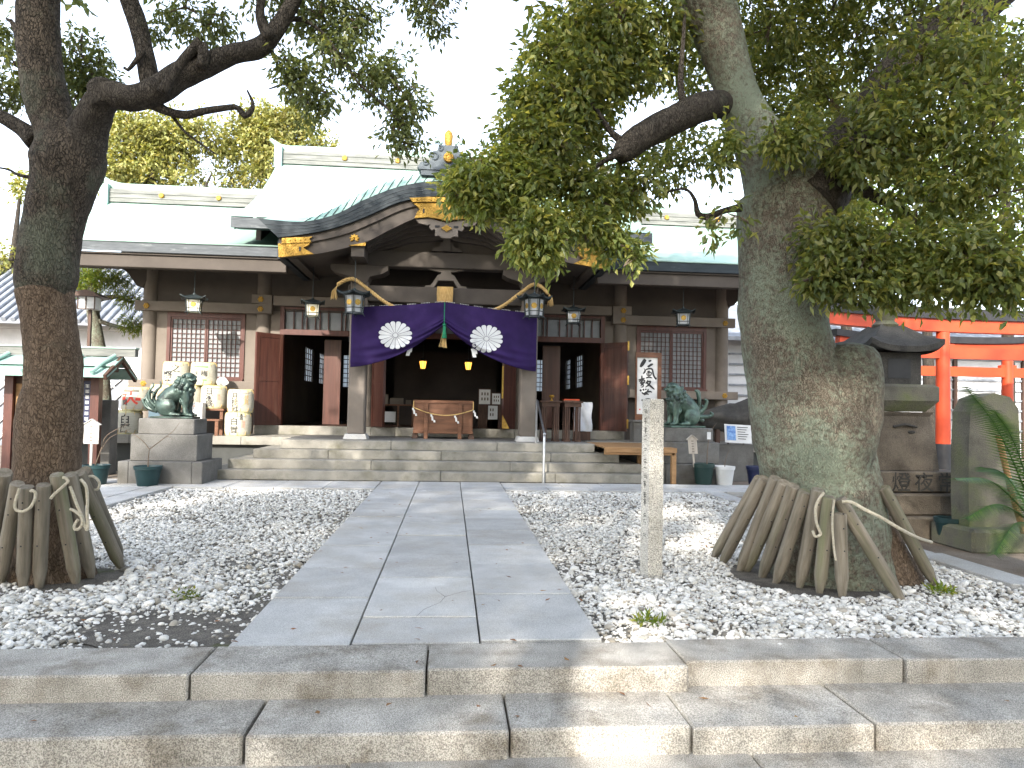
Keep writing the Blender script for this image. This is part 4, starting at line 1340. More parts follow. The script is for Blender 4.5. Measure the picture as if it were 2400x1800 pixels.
# ---- inside
hb('inner_floor', 'darkwood', (AX - 3.9, AX + 3.9, 15.79, 24.5, 0.60, 0.80))
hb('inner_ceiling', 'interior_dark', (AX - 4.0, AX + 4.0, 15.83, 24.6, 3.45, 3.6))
for sg in (-1, 1):
    a = lambda p, q: tuple(sorted((AX + sg * p, AX + sg * q)))
    w_ = [(15.84, 20.1, 0.8, 3.45), (21.3, 22.2, 0.8, 3.45), (23.2, 24.5, 0.8, 3.45), (20.1, 21.3, 0.8, 1.95), (20.1, 21.3, 2.9, 3.45), (22.2, 23.2, 0.8, 1.95), (22.2, 23.2, 2.9, 3.45)]
    hb('inner_side_wall', 'interior', *[a(3.9, 4.0) + q for q in w_])
    for (y0, y1) in ((20.1, 21.3), (22.2, 23.2)):
        iw = hb('inner_window', 'shoji_lit', a(3.96, 3.964) + (y0, y1, 1.95, 2.9))
        mb = MB()
        for k in range(1, 4):
            mb.box(*a(3.93, 3.95), y0 + (y1 - y0) * k / 4 - 0.012, y0 + (y1 - y0) * k / 4 + 0.012, 1.95, 2.9)
        for k in range(0, 7):
            mb.box(*a(3.93, 3.952), y0, y1, 1.95 + 0.95 * k / 6 - 0.012, 1.95 + 0.95 * k / 6 + 0.012)
        mb.build('lattice', MAT['darkwood'], iw)
    # back wall pieces round a slim window
    hb('inner_back_wall', 'interior_dark', a(0.0, 3.08) + (24.4, 24.5, 0.8, 3.45), a(3.5, 3.9) + (24.4, 24.5, 0.8, 3.45), a(3.08, 3.5) + (24.4, 24.5, 0.8, 1.9), a(3.08, 3.5) + (24.4, 24.5, 3.0, 3.45))
    iw = hb('inner_window', 'shoji_lit', a(3.08, 3.5) + (24.44, 24.444, 1.9, 3.0))
    mb = MB()
    for k in range(1, 3):
        x = AX + sg * (3.08 + 0.14 * k)
        mb.box(x - 0.012, x + 0.012, 24.41, 24.43, 1.9, 3.0)
    for k in range(0, 8):
        mb.box(*a(3.08, 3.5), 24.408, 24.432, 1.9 + 1.1 * k / 7 - 0.012, 1.9 + 1.1 * k / 7 + 0.012)
    mb.build('lattice', MAT['darkwood'], iw)
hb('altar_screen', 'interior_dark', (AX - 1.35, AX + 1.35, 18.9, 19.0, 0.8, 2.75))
# ================================================================== HANGINGS ON THE PORCH
# ---- purple curtain
NY = 13.84


def cloth(u, v, side):
    """u: 0 at the outer edge, 1 at the middle; v: 0 top, 1 bottom"""
    xo, xi = (-1.74, 0.035) if side < 0 else (1.86, 0.045)
    zt = (3.185 if side < 0 else 3.165) * (1 - u) + 3.335 * u - 0.02 * math.sin(math.pi * u)
    zb = 2.025 + (2.895 - 2.025) * (u ** 1.6)
    x = xo + (xi - xo) * u
    # the lower edge is drawn in towards the knot
    x += (xi - xo) * 0.05 * v * math.sin(math.pi * u)
    z = zt + (zb - zt) * v
    y = NY
    fold = v ** 2.2
    y += fold * 0.030 * math.sin(10 * (1 - v) * (1.2 - u) * 3.1 + 3 * u) * (0.3 + u)
    y += 0.018 * math.sin(u * 9 + side) * v + 0.012 * math.sin(u * 23 + 1.3 * side) * (0.35 + v)
    y -= 0.05 * v * math.sin(math.pi * min(1, u * 1.05))
    y += 0.03 * math.sin(46 * v - 9 * u) * max(0, v - 0.66) * 2.2 * (0.5 + u)
    return (x, y, z)


cur = thing('shrine_curtain', 'deep purple shrine curtain with white flower crests tied up in the middle', 'curtain', (0.05, NY, 3.3))
for sd_ in (-1, 1):
    h = MB().grid(lambda u, v: cloth(u, v, sd_), 90, 60).build('curtain_half', MAT['purple'], cur, 'all')
    so = h.modifiers.new('thick', 'SOLIDIFY')
    so.thickness = 0.006
    so.offset = 1 if sd_ < 0 else -1
    # crest: points given on the cloth by (x,z)
    cx, cz = (-0.895, 2.655) if sd_ < 0 else (0.865, 2.635)
    rx, rz = 0.325, 0.275

    def on(x, z, lift):
        xo, xi = (-1.74, 0.035) if sd_ < 0 else (1.86, 0.045)
        u = (x - xo) / (xi - xo)
        for _ in range(4):
            zt = cloth(u, 0, sd_)[2]
            zb = cloth(u, 1, sd_)[2]
            v = (z - zt) / (zb - zt)
            v = min(max(v, 0), 0.985)
            u += (x - cloth(u, v, sd_)[0]) / (xi - xo)
        p = cloth(u, v, sd_)
        return (p[0], p[1] - lift, p[2])
    cr = MB()
    mid = [on(cx + 0.042 * math.cos(a) * 1.15, cz + 0.042 * math.sin(a), 0.019) for a in np.linspace(0, 2 * np.pi, 17)[:-1]]
    cr.add(mid, [tuple(range(16))])
    cr = cr.build('crest', MAT['crest'], cur)
    for k in range(16):
        a = 2 * math.pi * (k + 0.5) / 16
        P = []
        hw = math.pi / 16 * 0.90
        prof = [(0.17, 0.8), (0.35, 0.95), (0.55, 1.0), (0.75, 1.0), (0.88, 0.95), (0.95, 0.72), (0.99, 0.35)]
        Lp = [(r_, a - hw * w_) for r_, w_ in prof]
        Rp = [(r_, a + hw * w_) for r_, w_ in prof]
        F = []
        for (r1, a1), (r2, a2) in zip(Lp, Rp):
            P.append(on(cx + rx * r1 * math.cos(a1), cz + rz * r1 * math.sin(a1), 0.017))
            P.append(on(cx + rx * r2 * math.cos(a2), cz + rz * r2 * math.sin(a2), 0.017))
        for i in range(len(prof) - 1):
            F.append((2 * i, 2 * i + 1, 2 * i + 3, 2 * i + 2))
        MB().add(P, F).build('petal', MAT['crest'], cr)
mb = MB()
for sd_ in (-1, 1):
    for k in range(60):
        if k % 9 < 6:
            p = cloth(k / 60, 0, sd_)
            mb.ell((p[0], p[1] - 0.004, p[2] + 0.012), (0.011, 0.008, 0.007), 6, 4)
mb.build('white_lacing', MAT['whitepaper'], cur)

# ---- tied cord with green tassel
tc = thing('tassel_cord', 'green tassel on the cord that ties up the purple curtain', 'tassel', (0.04, NY - 0.05, 2.9))
MB().tube([(0.04, NY - 0.045, 3.33), (0.038, NY - 0.06, 3.1), (0.04, NY - 0.05, 2.9)], 0.008, 6).build('cord', MAT['greencord'], tc, True)
MB().ell((0.04, NY - 0.05, 2.88), (0.035, 0.03, 0.03), 10, 8).build('knot', MAT['greencord'], tc, True)
MB().lathe([(0.012, 0.0), (0.03, -0.03), (0.028, -0.1), (0.05, -0.24), (0.045, -0.25)], (0.045, NY - 0.05, 2.87), 14).build('tassel', MAT['greencord'], tc, True)
mb = MB()
for k in range(16):
    a = rng.uniform(-1, 1)
    mb.tube([(0.04, NY - 0.04, 2.86), (0.03 + 0.05 * a, NY - 0.03 + rng.uniform(-0.02, 0.02), 2.62), (0.02 + 0.085 * a, NY - 0.03, 2.43 + rng.uniform(0, 0.03))], [0.003, 0.006, 0.007], 4)
mb.build('straw_ends', MAT['straw'], tc)

# ---- thick straw rope looped over the pillar heads
ro = thing('sacred_rope', 'thick twisted straw rope swagged from pillar to pillar behind the curtain', 'rope', (0.05, 13.93, 3.6))
ctrl = [(-2.02, 13.80, 3.60), (-1.86, 13.83, 3.70), (-1.70, 13.88, 3.72), (-1.45, 13.90, 3.55), (-1.05, 13.915, 3.27), (-0.5, 13.93, 3.08), (0.05, 13.935, 3.02), (0.6, 13.93, 3.08), (1.12, 13.915, 3.27), (1.5, 13.90, 3.55), (1.76, 13.88, 3.74), (1.92, 13.83, 3.70), (2.06, 13.80, 3.57)]
cl = dense(ctrl, 14)
for ph in (0, 1, 2):
    pts = []
    s_ = 0
    for i, p in enumerate(cl):
        if i:
            s_ += float(np.linalg.norm(cl[i] - cl[i - 1]))
        a = s_ * 32 + ph * 2 * math.pi / 3
        pts.append((p[0] + 0.0, p[1] + 0.019 * math.cos(a), p[2] + 0.019 * math.sin(a)))
    MB().tube(pts, 0.0235, 6).build('strand', MAT['straw'], ro, True)
for (x, z) in ((-2.08, 3.42), (2.12, 3.42)):
    mb = MB()
    for k in range(26):
        dx, dy = rng.uniform(-0.07, 0.07), rng.uniform(-0.05, 0.05)
        mb.tube([(x + 0.05 * (-1 if x > 0 else 1), 13.80, z + 0.15), (x + dx * 0.5, 13.80 + dy * 0.6, z + 0.05), (x + dx, 13.80 + dy, z - 0.09 + rng.uniform(-0.03, 0.02))], [0.006, 0.008, 0.003], 4)
    mb.build('straw_tassel', MAT['straw'], ro)
mb = MB()
for k in range(30):
    x = -0.11 + 0.30 * k / 29
    mb.tube([(x, 13.955, 3.655), (x + rng.uniform(-0.004, 0.004), 13.94 + rng.uniform(-0.008, 0.008), 3.5), (x + rng.uniform(-0.006, 0.006), 13.94, 3.35 + rng.uniform(-0.01, 0.01))], 0.0075, 4)
mb.build('straw_fringe', MAT['straw'], ro)


def shide(mb, x, y, z, s, sg=1):
    """zigzag paper: four folds stepping sideways"""
    for k in range(4):
        x0 = x + sg * s * 0.28 * k * (1 if k % 2 else 0.6)
        zz = z - s * 0.5 * k
        mb.add([(x0 - s * 0.25, y - 0.004 * k, zz), (x0 + s * 0.25, y - 0.006 * k, zz), (x0 + s * 0.33, y - 0.01 - 0.006 * k, zz - s * 0.62), (x0 - s * 0.17, y - 0.008 - 0.004 * k, zz - s * 0.62)], [(0, 1, 2, 3)])


for (x, sg) in ((-0.60, -1), (0.62, 1)):
    m_ = MB()
    z0 = 2.52
    m_.add([(x - 0.02, 13.90, z0 + 0.45), (x + 0.02, 13.90, z0 + 0.45), (x + 0.02, 13.89, z0), (x - 0.02, 13.89, z0)], [(0, 1, 2, 3)])
    m_.add([(x - 0.03, 13.885, z0), (x + 0.05, 13.885, z0), (x + 0.05 + sg * 0.03, 13.87, z0 - 0.18), (x - 0.03 + sg * 0.03, 13.87, z0 - 0.18)], [(0, 1, 2, 3)])
    m_.add([(x - 0.05, 13.88, z0 - 0.08), (x + 0.02, 13.88, z0 - 0.08), (x + 0.02 + sg * 0.04, 13.86, z0 - 0.25), (x - 0.05 + sg * 0.04, 13.86, z0 - 0.25)], [(0, 1, 2, 3)])
    m_.build('paper_streamer', MAT['whitepaper'], ro)


# ---- hanging lanterns
LG = 'hanging bronze lanterns under the eaves'
MAT['lantern_glass'] = mat('lantern_glass', (0.62, 0.64, 0.66), (0.70, 0.72, 0.74), 8, 0.5)
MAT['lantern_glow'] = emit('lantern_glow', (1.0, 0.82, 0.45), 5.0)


def lantern(label, loc, r, hgt, sides, ztop, rot, lit=0.0, crest=True):
    """loc = centre of the body; ztop = height of the hook"""
    x, y, z = loc
    t = thing('hanging_lantern', label, 'lantern', (x, y, z - hgt / 2), LG)
    def ring(rr, zz, flare=0):
        return [(x + rr * math.cos(rot + 2 * math.pi * (k + 0.5) / sides), y + rr * math.sin(rot + 2 * math.pi * (k + 0.5) / sides), zz) for k in range(sides)]
    zb, zt = z - hgt / 2, z + hgt / 2
    # roof: eaves sweep up at the corners
    mb = MB()
    V, F = [], []
    seg = 5
    lev = [(1.75, 0.00), (1.25, 0.03), (0.75, 0.055), (0.22, 0.09)]
    for li, (k_, dz) in enumerate(lev):
        for k in range(sides):
            a0, a1 = rot + 2 * math.pi * (k + 0.5) / sides, rot + 2 * math.pi * (k + 1.5) / sides
            p0 = Vector((math.cos(a0), math.sin(a0), 0)) * r * k_
            p1 = Vector((math.cos(a1), math.sin(a1), 0)) * r * k_
            for q in range(seg):
                t_ = q / seg
                p = p0.lerp(p1, t_)
                lift = (0.075 if li == 0 else 0.015) * r / 0.2 * (abs(2 * t_ - 1) ** 3)
                V.append((x + p.x, y + p.y, zt + (dz + lift) * r / 0.2 + 0.01))
    m_ = sides * seg
    for li in range(3):
        for k in range(m_):
            k2 = (k + 1) % m_
            F.append((li * m_ + k, li * m_ + k2, (li + 1) * m_ + k2, (li + 1) * m_ + k))
    F.append(tuple(range(3 * m_, 4 * m_)))
    mb.add(V, F)
    rf = mb.build('roof', MAT['iron'], t)
    so = rf.modifiers.new('thick', 'SOLIDIFY')
    so.thickness = 0.014
    zt2 = zt + 0.1 * r / 0.2
    MB().lathe([(0.02, 0), (0.035, 0.01), (0.03, 0.035), (0.012, 0.05)], (x, y, zt2), 10).build('finial', MAT['iron'], t, True)
    MB().tube([(x, y, zt2 + 0.04), (x, y, ztop)], 0.008, 6).build('hanging_rod', MAT['iron'], t)
    # frame
    fr = MB()
    top, bot = ring(r, zt), ring(r * 0.86, zb)
    for k in range(sides):
        k2 = (k + 1) % sides
        fr.beam(top[k], bot[k], 0.016, 0.016)
        fr.beam(top[k], top[k2], 0.02, 0.02)
        fr.beam(bot[k], bot[k2], 0.022, 0.022)
        a, b = Vector(top[k]).lerp(Vector(bot[k]), 0.72), Vector(top[k2]).lerp(Vector(bot[k2]), 0.72)
        fr.beam(a, b, 0.012, 0.014)
        for tt in (0.16, 0.84):
            fr.beam(Vector(top[k]).lerp(Vector(top[k2]), tt), Vector(bot[k]).lerp(Vector(bot[k2]), tt), 0.007, 0.007)
        c = Vector(bot[k])
        o_ = (c - Vector((x, y, c.z))).normalized()
        fr.tube([c, c + o_ * 0.02 + Vector((0, 0, -0.02)), c + o_ * 0.045 + Vector((0, 0, -0.045))], [0.012, 0.01, 0.006], 5)
    fr.build('frame', MAT['iron'], t)
    for k in range(sides):
        k2 = (k + 1) % sides
        ctr = Vector((x, y, 0))
        def inn(p):
            p = Vector(p)
            return (x + (p.x - x) * 0.95, y + (p.y - y) * 0.95, p.z)
        MB().add([inn(top[k]), inn(top[k2]), inn(bot[k2]), inn(bot[k])], [(0, 1, 2, 3)]).build('pane', MAT['lantern_glass'], t)
        if crest:
            c = (Vector(top[k]) + Vector(top[k2]) + Vector(bot[k]) + Vector(bot[k2])) / 4
            c.z += hgt * 0.08
            e1 = (Vector(top[k2]) - Vector(top[k])).normalized()
            e2 = Vector((0, 0, 1))
            nrm = (c - Vector((x, y, c.z))).normalized()
            e2 = (Vector(top[k]) - Vector(bot[k]))
            e2 = (e2 - e1 * e2.dot(e1)).normalized()
            rr = r * 0.30
            V, F = [c + nrm * 0.006], []
            for q in range(32):
                a = 2 * math.pi * q / 32
                kk = rr * (1.0 if q % 2 == 0 else 0.86)
                V.append(c + nrm * 0.004 + e1 * kk * math.cos(a) + e2 * kk * math.sin(a))
            for q in range(32):
                F.append((0, 1 + q, 1 + (q + 1) % 32))
            MB().add(V, F).build('gilt_crest', MAT['gold_dim'], t)
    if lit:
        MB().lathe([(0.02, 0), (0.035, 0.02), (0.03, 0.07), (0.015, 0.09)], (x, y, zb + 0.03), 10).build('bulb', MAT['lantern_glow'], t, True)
    return t


make_translucent(MAT['lantern_glass'], 0.45)
lantern('hexagonal bronze lantern hanging by the rope knot at the curtain corner nearer the barrels', (-1.66, 13.6, 3.20), 0.20, 0.33, 6, 4.06, R(0))
lantern('hexagonal bronze lantern hanging by the rope knot at the curtain corner nearer the handrail', (1.77, 13.6, 3.24), 0.20, 0.33, 6, 4.06, R(22))
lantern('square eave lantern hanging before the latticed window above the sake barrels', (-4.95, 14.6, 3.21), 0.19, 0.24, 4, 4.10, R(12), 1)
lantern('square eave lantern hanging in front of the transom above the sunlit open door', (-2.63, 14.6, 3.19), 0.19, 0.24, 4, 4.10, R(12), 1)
lantern('square eave lantern hanging in front of the shaded transom beside the calligraphy board', (2.71, 14.6, 3.21), 0.19, 0.24, 4, 4.10, R(-4))
lantern('square eave lantern hanging before the shaded window by the big mossy trunk', (5.06, 14.6, 3.24), 0.19, 0.24, 4, 4.10, R(-14))

# ================================================================== PORCH FLOOR THINGS
# ---- offertory box
bx = thing('offertory_box', 'brown wooden offertory box standing in the middle of the porch', 'offertory box', (0.055, 14.9, 0.64))
x0, x1, ya, yb = -0.56, 0.67, 14.56, 15.22
hb('front_panel', 'boxwood', (x0 + 0.03, x1 - 0.03, ya + 0.02, ya + 0.05, 0.80, 1.36), parent=bx)
hb('back_panel', 'boxwood', (x0 + 0.03, x1 - 0.03, yb - 0.05, yb - 0.02, 0.80, 1.36), parent=bx)
for (xa, xb) in ((x0 + 0.01, x0 + 0.04), (x1 - 0.04, x1 - 0.01)):
    hb('side_panel', 'boxwood', (xa, xb, ya + 0.051, yb - 0.051, 0.80, 1.36), parent=bx)
hb('top_rail', 'boxwood', (x0, x1, ya, ya + 0.10, 1.361, 1.425), ch=0.006, parent=bx)
hb('top_rail', 'boxwood', (x0, x1, yb - 0.10, yb, 1.361, 1.425), ch=0.006, parent=bx)
hb('bottom_rail', 'boxwood', (x0 + 0.005, x1 - 0.005, ya + 0.004, ya + 0.075, 0.745, 0.799), ch=0.006, parent=bx)
for k in range(9):
    y = ya + 0.12 + 0.05 * k
    hb('slat', 'boxwood', (x0 + 0.02, x1 - 0.02, y, y + 0.022, 1.37, 1.41), parent=bx)
for x in (-0.295, 0.395):
    hb('post', 'boxwood', (x - 0.04, x + 0.04, ya - 0.022, ya + 0.003, 0.638, 1.359), ch=0.004, parent=bx)
for x in (x0 + 0.035, x1 - 0.035):
    for y in (ya + 0.1, yb - 0.1):
        V = [(x - 0.06, y - 0.05, 0.638), (x + 0.06, y - 0.05, 0.638), (x + 0.06, y + 0.05, 0.638), (x - 0.06, y + 0.05, 0.638), (x - 0.04, y - 0.04, 0.744), (x + 0.04, y - 0.04, 0.744), (x + 0.04, y + 0.04, 0.744), (x - 0.04, y + 0.04, 0.744)]
        MB().add(V, [(3, 2, 1, 0), (4, 5, 6, 7), (0, 1, 5, 4), (1, 2, 6, 5), (2, 3, 7, 6), (3, 0, 4, 7)]).build('foot', MAT['darkwood'], bx)
gr = thing('paper_garland', 'thin straw rope with white zigzag papers across the offertory box', 'garland', (0.055, 14.5, 1.1))
pts = []
for k in range(25):
    t_ = k / 24
    pts.append((x0 + 0.01 + (x1 - x0 - 0.02) * t_, 14.50 - 0.01 * math.sin(math.pi * t_), 1.275 - 0.03 * t_ - 0.14 * math.sin(math.pi * t_) ** 0.9))
MB().tube([(x0 + 0.01, 14.55, 1.40)] + pts + [(x1 - 0.01, 14.55, 1.40)], 0.011, 6).build('straw_rope', MAT['straw'], gr, True)
for (x, z) in ((x0 + 0.0, 1.27), (-0.19, 1.145), (0.29, 1.13), (x1 + 0.0, 1.24)):
    m_ = MB()
    shide(m_, x, 14.485, z - 0.01, 0.075)
    m_.build('zigzag_paper', MAT['whitepaper'], gr)

# ---- offering tables beside the pillar
for q, (xa, xb, lab) in enumerate(((1.99, 2.42, 'dark wooden offering table with fluted legs next to the handrail'), (2.46, 2.86, 'dark wooden offering table with fluted legs next to the covered panel'))):
    tb = thing('offering_table', lab, 'table', ((xa + xb) / 2, 14.35, 0.64), 'dark offering tables on the porch')
    hb('table_top', 'darkwood', (xa, xb, 14.12, 14.56, 1.42, 1.455), ch=0.006, parent=tb)
    hb('apron', 'darkwood', (xa + 0.03, xb - 0.03, 14.15, 14.53, 1.34, 1.419), parent=tb)
    for x in (xa + 0.09, xb - 0.09):
        for y in (14.2, 14.48):
            m_ = MB()
            for k in range(3):
                m_.box(x - 0.05 + 0.038 * k, x - 0.05 + 0.038 * k + 0.024, y - 0.02, y + 0.02, 0.67, 1.339)
            m_.box(x - 0.065, x + 0.065, y - 0.035, y + 0.035, 0.637, 0.669)
            m_.build('leg', MAT['darkwood'], tb)
tag(MB().lathe([(0.03, 0), (0.035, 0.01), (0.012, 0.03), (0.012, 0.05), (0.05, 0.08), (0.055, 0.11), (0.045, 0.12)], (2.24, 14.3, 1.456), 14).build('gilt_cup', MAT['gold'], None, True), 'small gilt cup on the offering table', 'cup')
t_ = thing('tray', 'low red tray with white slips on the offering table', 'tray', (2.62, 14.3, 1.456))
hb('tray_base', 'boxwood', (2.48, 2.80, 14.2, 14.42, 1.457, 1.475), parent=t_)
for (xa, xb, ya_, yb_) in ((2.48, 2.80, 14.2, 14.215), (2.48, 2.80, 14.405, 14.42), (2.48, 2.495, 14.216, 14.404), (2.785, 2.80, 14.216, 14.404)):
    hb('tray_rim', 'vermilion', (xa, xb, ya_, yb_, 1.4755, 1.50), parent=t_)
hb('paper_slip', 'whitepaper', (2.54, 2.70, 14.25, 14.33, 1.4757, 1.482), parent=t_)

cv = MB()


def wrap(u, v):
    x = 2.80 + 0.40 * u
    z = 0.83 + 0.62 * v
    return (x + 0.012 * math.sin(v * 9), 14.88 + 0.05 * v + 0.012 * math.sin(11 * u + 5 * v) * math.sin(math.pi * u) + 0.02 * (u * (1 - v)), z)


cp_ = thing('covered_panel', 'board wrapped in pale silvery plastic leaning by the shaded door', 'panel', (3.0, 14.9, 0.64))
o = MB().grid(wrap, 30, 40).build('plastic_cover', mat('silver_plastic', (0.42, 0.44, 0.47), (0.55, 0.57, 0.60), 5, 0.3, 0.4, 12, spec=0.5), cp_, 'all')
so = o.modifiers.new('thick', 'SOLIDIFY')
so.thickness = 0.03
so.offset = -1
hb('stand', 'darkwood', (2.83, 3.17, 14.90, 15.0, 0.638, 0.825), parent=cp_)

# ---- tall calligraphy board
cb = thing('calligraphy_board', 'tall white calligraphy panel in a brown wooden frame', 'sign board', (4.33, 14.6, 0.64))
ka, kb, za_, zb_2 = 4.05, 4.60, 1.10, 2.52
hb('paper', 'whitepaper', (ka + 0.03, kb - 0.08, 14.60, 14.61, za_ + 0.12, zb_2 - 0.11), parent=cb)
hb('backing', 'darkwood', (ka + 0.005, kb - 0.005, 14.615, 14.64, za_ + 0.005, zb_2 - 0.005), parent=cb)
hb('frame_side', 'boxwood', (ka, ka + 0.03, 14.575, 14.614, za_, zb_2), parent=cb)
hb('frame_side', 'boxwood', (kb - 0.08, kb, 14.575, 14.614, za_, zb_2), parent=cb)
hb('frame_rail', 'boxwood', (ka + 0.03, kb - 0.08, 14.575, 14.614, zb_2 - 0.11, zb_2), parent=cb)
hb('frame_rail', 'boxwood', (ka + 0.03, kb - 0.08, 14.575, 14.614, za_, za_ + 0.12), parent=cb)
hb('stand', 'granite_dark', (ka - 0.05, kb + 0.05, 14.5, 14.8, 0.638, 1.05), ch=0.01, parent=cb)
hb('stand_ledge', 'granite_dark', (ka - 0.08, kb + 0.08, 14.47, 14.83, 1.051, 1.099), ch=0.008, parent=cb)


def brush(mb, pts, y, w0):
    """a brush stroke: flat tapering band with pressed ends, in (x,z)"""
    P = dense(pts, 6)
    n = len(P)
    V, F = [], []
    for i, p in enumerate(P):
        d = P[min(i + 1, n - 1)] - P[max(i - 1, 0)]
        d = d / (np.linalg.norm(d) + 1e-9)
        t = i / (n - 1)
        wd = w0 * (0.55 + 0.45 * math.sin(math.pi * (0.15 + 0.75 * t))) * (1.0 if t < 0.8 else 1 - 1.6 * (t - 0.8))
        nx, nz = -d[1], d[0]
        V += [(p[0] + nx * wd, y, p[1] + nz * wd), (p[0] - nx * wd, y, p[1] - nz * wd)]
    for i in range(n - 1):
        F.append((2 * i, 2 * i + 1, 2 * i + 3, 2 * i + 2))
    mb.add(V, F)


def bx_(u, v):
    """photo spot inside the panel to (x,z): u across 0-1, v down 0-1"""
    return (ka + 0.03 + (kb - ka - 0.11) * u, zb_2 - 0.11 - (zb_2 - za_ - 0.23) * v)


m_ = MB()
S = [  # 仁
    ([(0.40, 0.03), (0.30, 0.09), (0.16, 0.17)], .030), ([(0.56, 0.065), (0.64, 0.055), (0.70, 0.05)], .014), ([(0.52, 0.165), (0.66, 0.13), (0.78, 0.11)], .018),
    # 風
    ([(0.34, 0.205), (0.37, 0.20)], .014), ([(0.40, 0.21), (0.38, 0.25), (0.30, 0.29)], .014), ([(0.42, 0.215), (0.60, 0.195), (0.74, 0.21), (0.80, 0.30), (0.92, 0.375), (0.94, 0.35)], .014),
    ([(0.50, 0.245), (0.64, 0.235)], .010), ([(0.48, 0.27), (0.50, 0.32)], .010), ([(0.50, 0.265), (0.68, 0.26), (0.66, 0.31), (0.50, 0.315)], .010), ([(0.58, 0.235), (0.58, 0.35)], .012), ([(0.44, 0.36), (0.60, 0.345), (0.74, 0.36)], .012),
    # 敷
    ([(0.08, 0.40), (0.24, 0.385), (0.38, 0.365)], .013), ([(0.24, 0.32), (0.24, 0.40), (0.22, 0.48)], .013), ([(0.10, 0.425), (0.36, 0.40), (0.34, 0.45), (0.14, 0.465)], .011), ([(0.14, 0.445), (0.34, 0.43)], .009), ([(0.18, 0.50), (0.30, 0.475), (0.30, 0.515), (0.20, 0.525)], .010), ([(0.54, 0.40), (0.48, 0.44), (0.42, 0.46)], .013), ([(0.52, 0.43), (0.66, 0.42), (0.58, 0.48), (0.42, 0.525)], .013), ([(0.50, 0.45), (0.66, 0.50), (0.86, 0.56)], .016),
    # 寰 in running hand
    ([(0.16, 0.565), (0.22, 0.60)], .016), ([(0.30, 0.555), (0.35, 0.585)], .014), ([(0.42, 0.55), (0.46, 0.575)], .013), ([(0.56, 0.555), (0.54, 0.58), (0.50, 0.60)], .012), ([(0.24, 0.615), (0.34, 0.64), (0.48, 0.61), (0.66, 0.60), (0.74, 0.615)], .014), ([(0.34, 0.66), (0.50, 0.64), (0.58, 0.655)], .012),
    # 宇
    ([(0.24, 0.745), (0.34, 0.775), (0.36, 0.80)], .014), ([(0.40, 0.74), (0.56, 0.73), (0.70, 0.745), (0.62, 0.775)], .013), ([(0.30, 0.83), (0.46, 0.815), (0.60, 0.81)], .013), ([(0.48, 0.79), (0.50, 0.86), (0.42, 0.90), (0.36, 0.885)], .013),
]
for k, (pts, w_) in enumerate(S):
    brush(m_, [bx_(*p) for p in pts], 14.5985 - 0.00012 * k, w_ * 1.35)
m_.build('brush_writing', MAT['ink'], cb)
hb('seal', 'redink', bx_(0.13, 0.90)[:1] + (bx_(0.19, 0.9)[0], 14.5975, 14.5995, bx_(0, 0.93)[1], bx_(0, 0.905)[1]), parent=cb)

# ---- papers and lamps inside
for q, (px, py, wd, ht) in enumerate(((1136, 930, 0.26, 0.34), (1163, 935, 0.19, 0.25), (1155, 967, 0.22, 0.32))):
    p = at(px, py, 16.6)
    f_ = thing('framed_notice', ('larger framed notice leaning inside right of the offertory box', 'small framed notice beside the larger one inside the hall', 'lower framed notice with four marks inside the hall')[q], 'notice', (p.x, 16.6, 0.80), 'notices inside the hall')
    hb('board', 'darkwood', (p.x - wd / 2 - 0.02, p.x + wd / 2 + 0.02, 16.61, 16.63, 0.801, p.z + ht / 2 + 0.02), parent=f_)
    hb('sheet', 'whitepaper', (p.x - wd / 2, p.x + wd / 2, 16.60, 16.606, p.z - ht / 2, p.z + ht / 2), parent=f_)
    m_ = MB()
    for r_ in range(2):
        for c_ in range(3 if q != 2 else 2):
            m_.box(p.x - wd * 0.3 + c_ * wd * 0.26, p.x - wd * 0.3 + c_ * wd * 0.26 + wd * 0.12, 16.597, 16.599, p.z + ht * (0.1 - 0.35 * r_), p.z + ht * (0.3 - 0.35 * r_))
    m_.build('printed_marks', MAT['interior'], f_)
MAT['amber'] = emit('amber_glow', (1.0, 0.42, 0.06), 0.8)
for q, x in enumerate((-0.50, 0.61)):
    la = thing('altar_lamp', ('glowing amber lamp hanging inside nearer the sake barrels', 'glowing amber lamp hanging inside nearer the calligraphy board')[q], 'lamp', (x, 17.5, 2.2), 'amber altar lamps')
    MB().lathe([(0.05, 0), (0.055, 0.02), (0.085, 0.17), (0.08, 0.18)], (x, 17.5, 2.22), 6).build('shade', MAT['amber'], la)
    m_ = MB()
    for k in range(6):
        a = 2 * math.pi * k / 6
        m_.beam((x + 0.057 * math.cos(a), 17.5 + 0.057 * math.sin(a), 2.22), (x + 0.09 * math.cos(a), 17.5 + 0.09 * math.sin(a), 2.41), 0.008, 0.008)
    m_.lathe([(0.10, 0), (0.09, 0.02), (0.02, 0.06)], (x, 17.5, 2.41), 6)
    m_.lathe([(0.03, 0), (0.06, 0.015)], (x, 17.5, 2.205), 6)
    m_.build('lamp_frame', MAT['iron'], la)
    MB().tube([(x, 17.5, 2.46), (x, 17.5, 3.45)], 0.006, 5).build('lamp_rod', MAT['iron'], la)
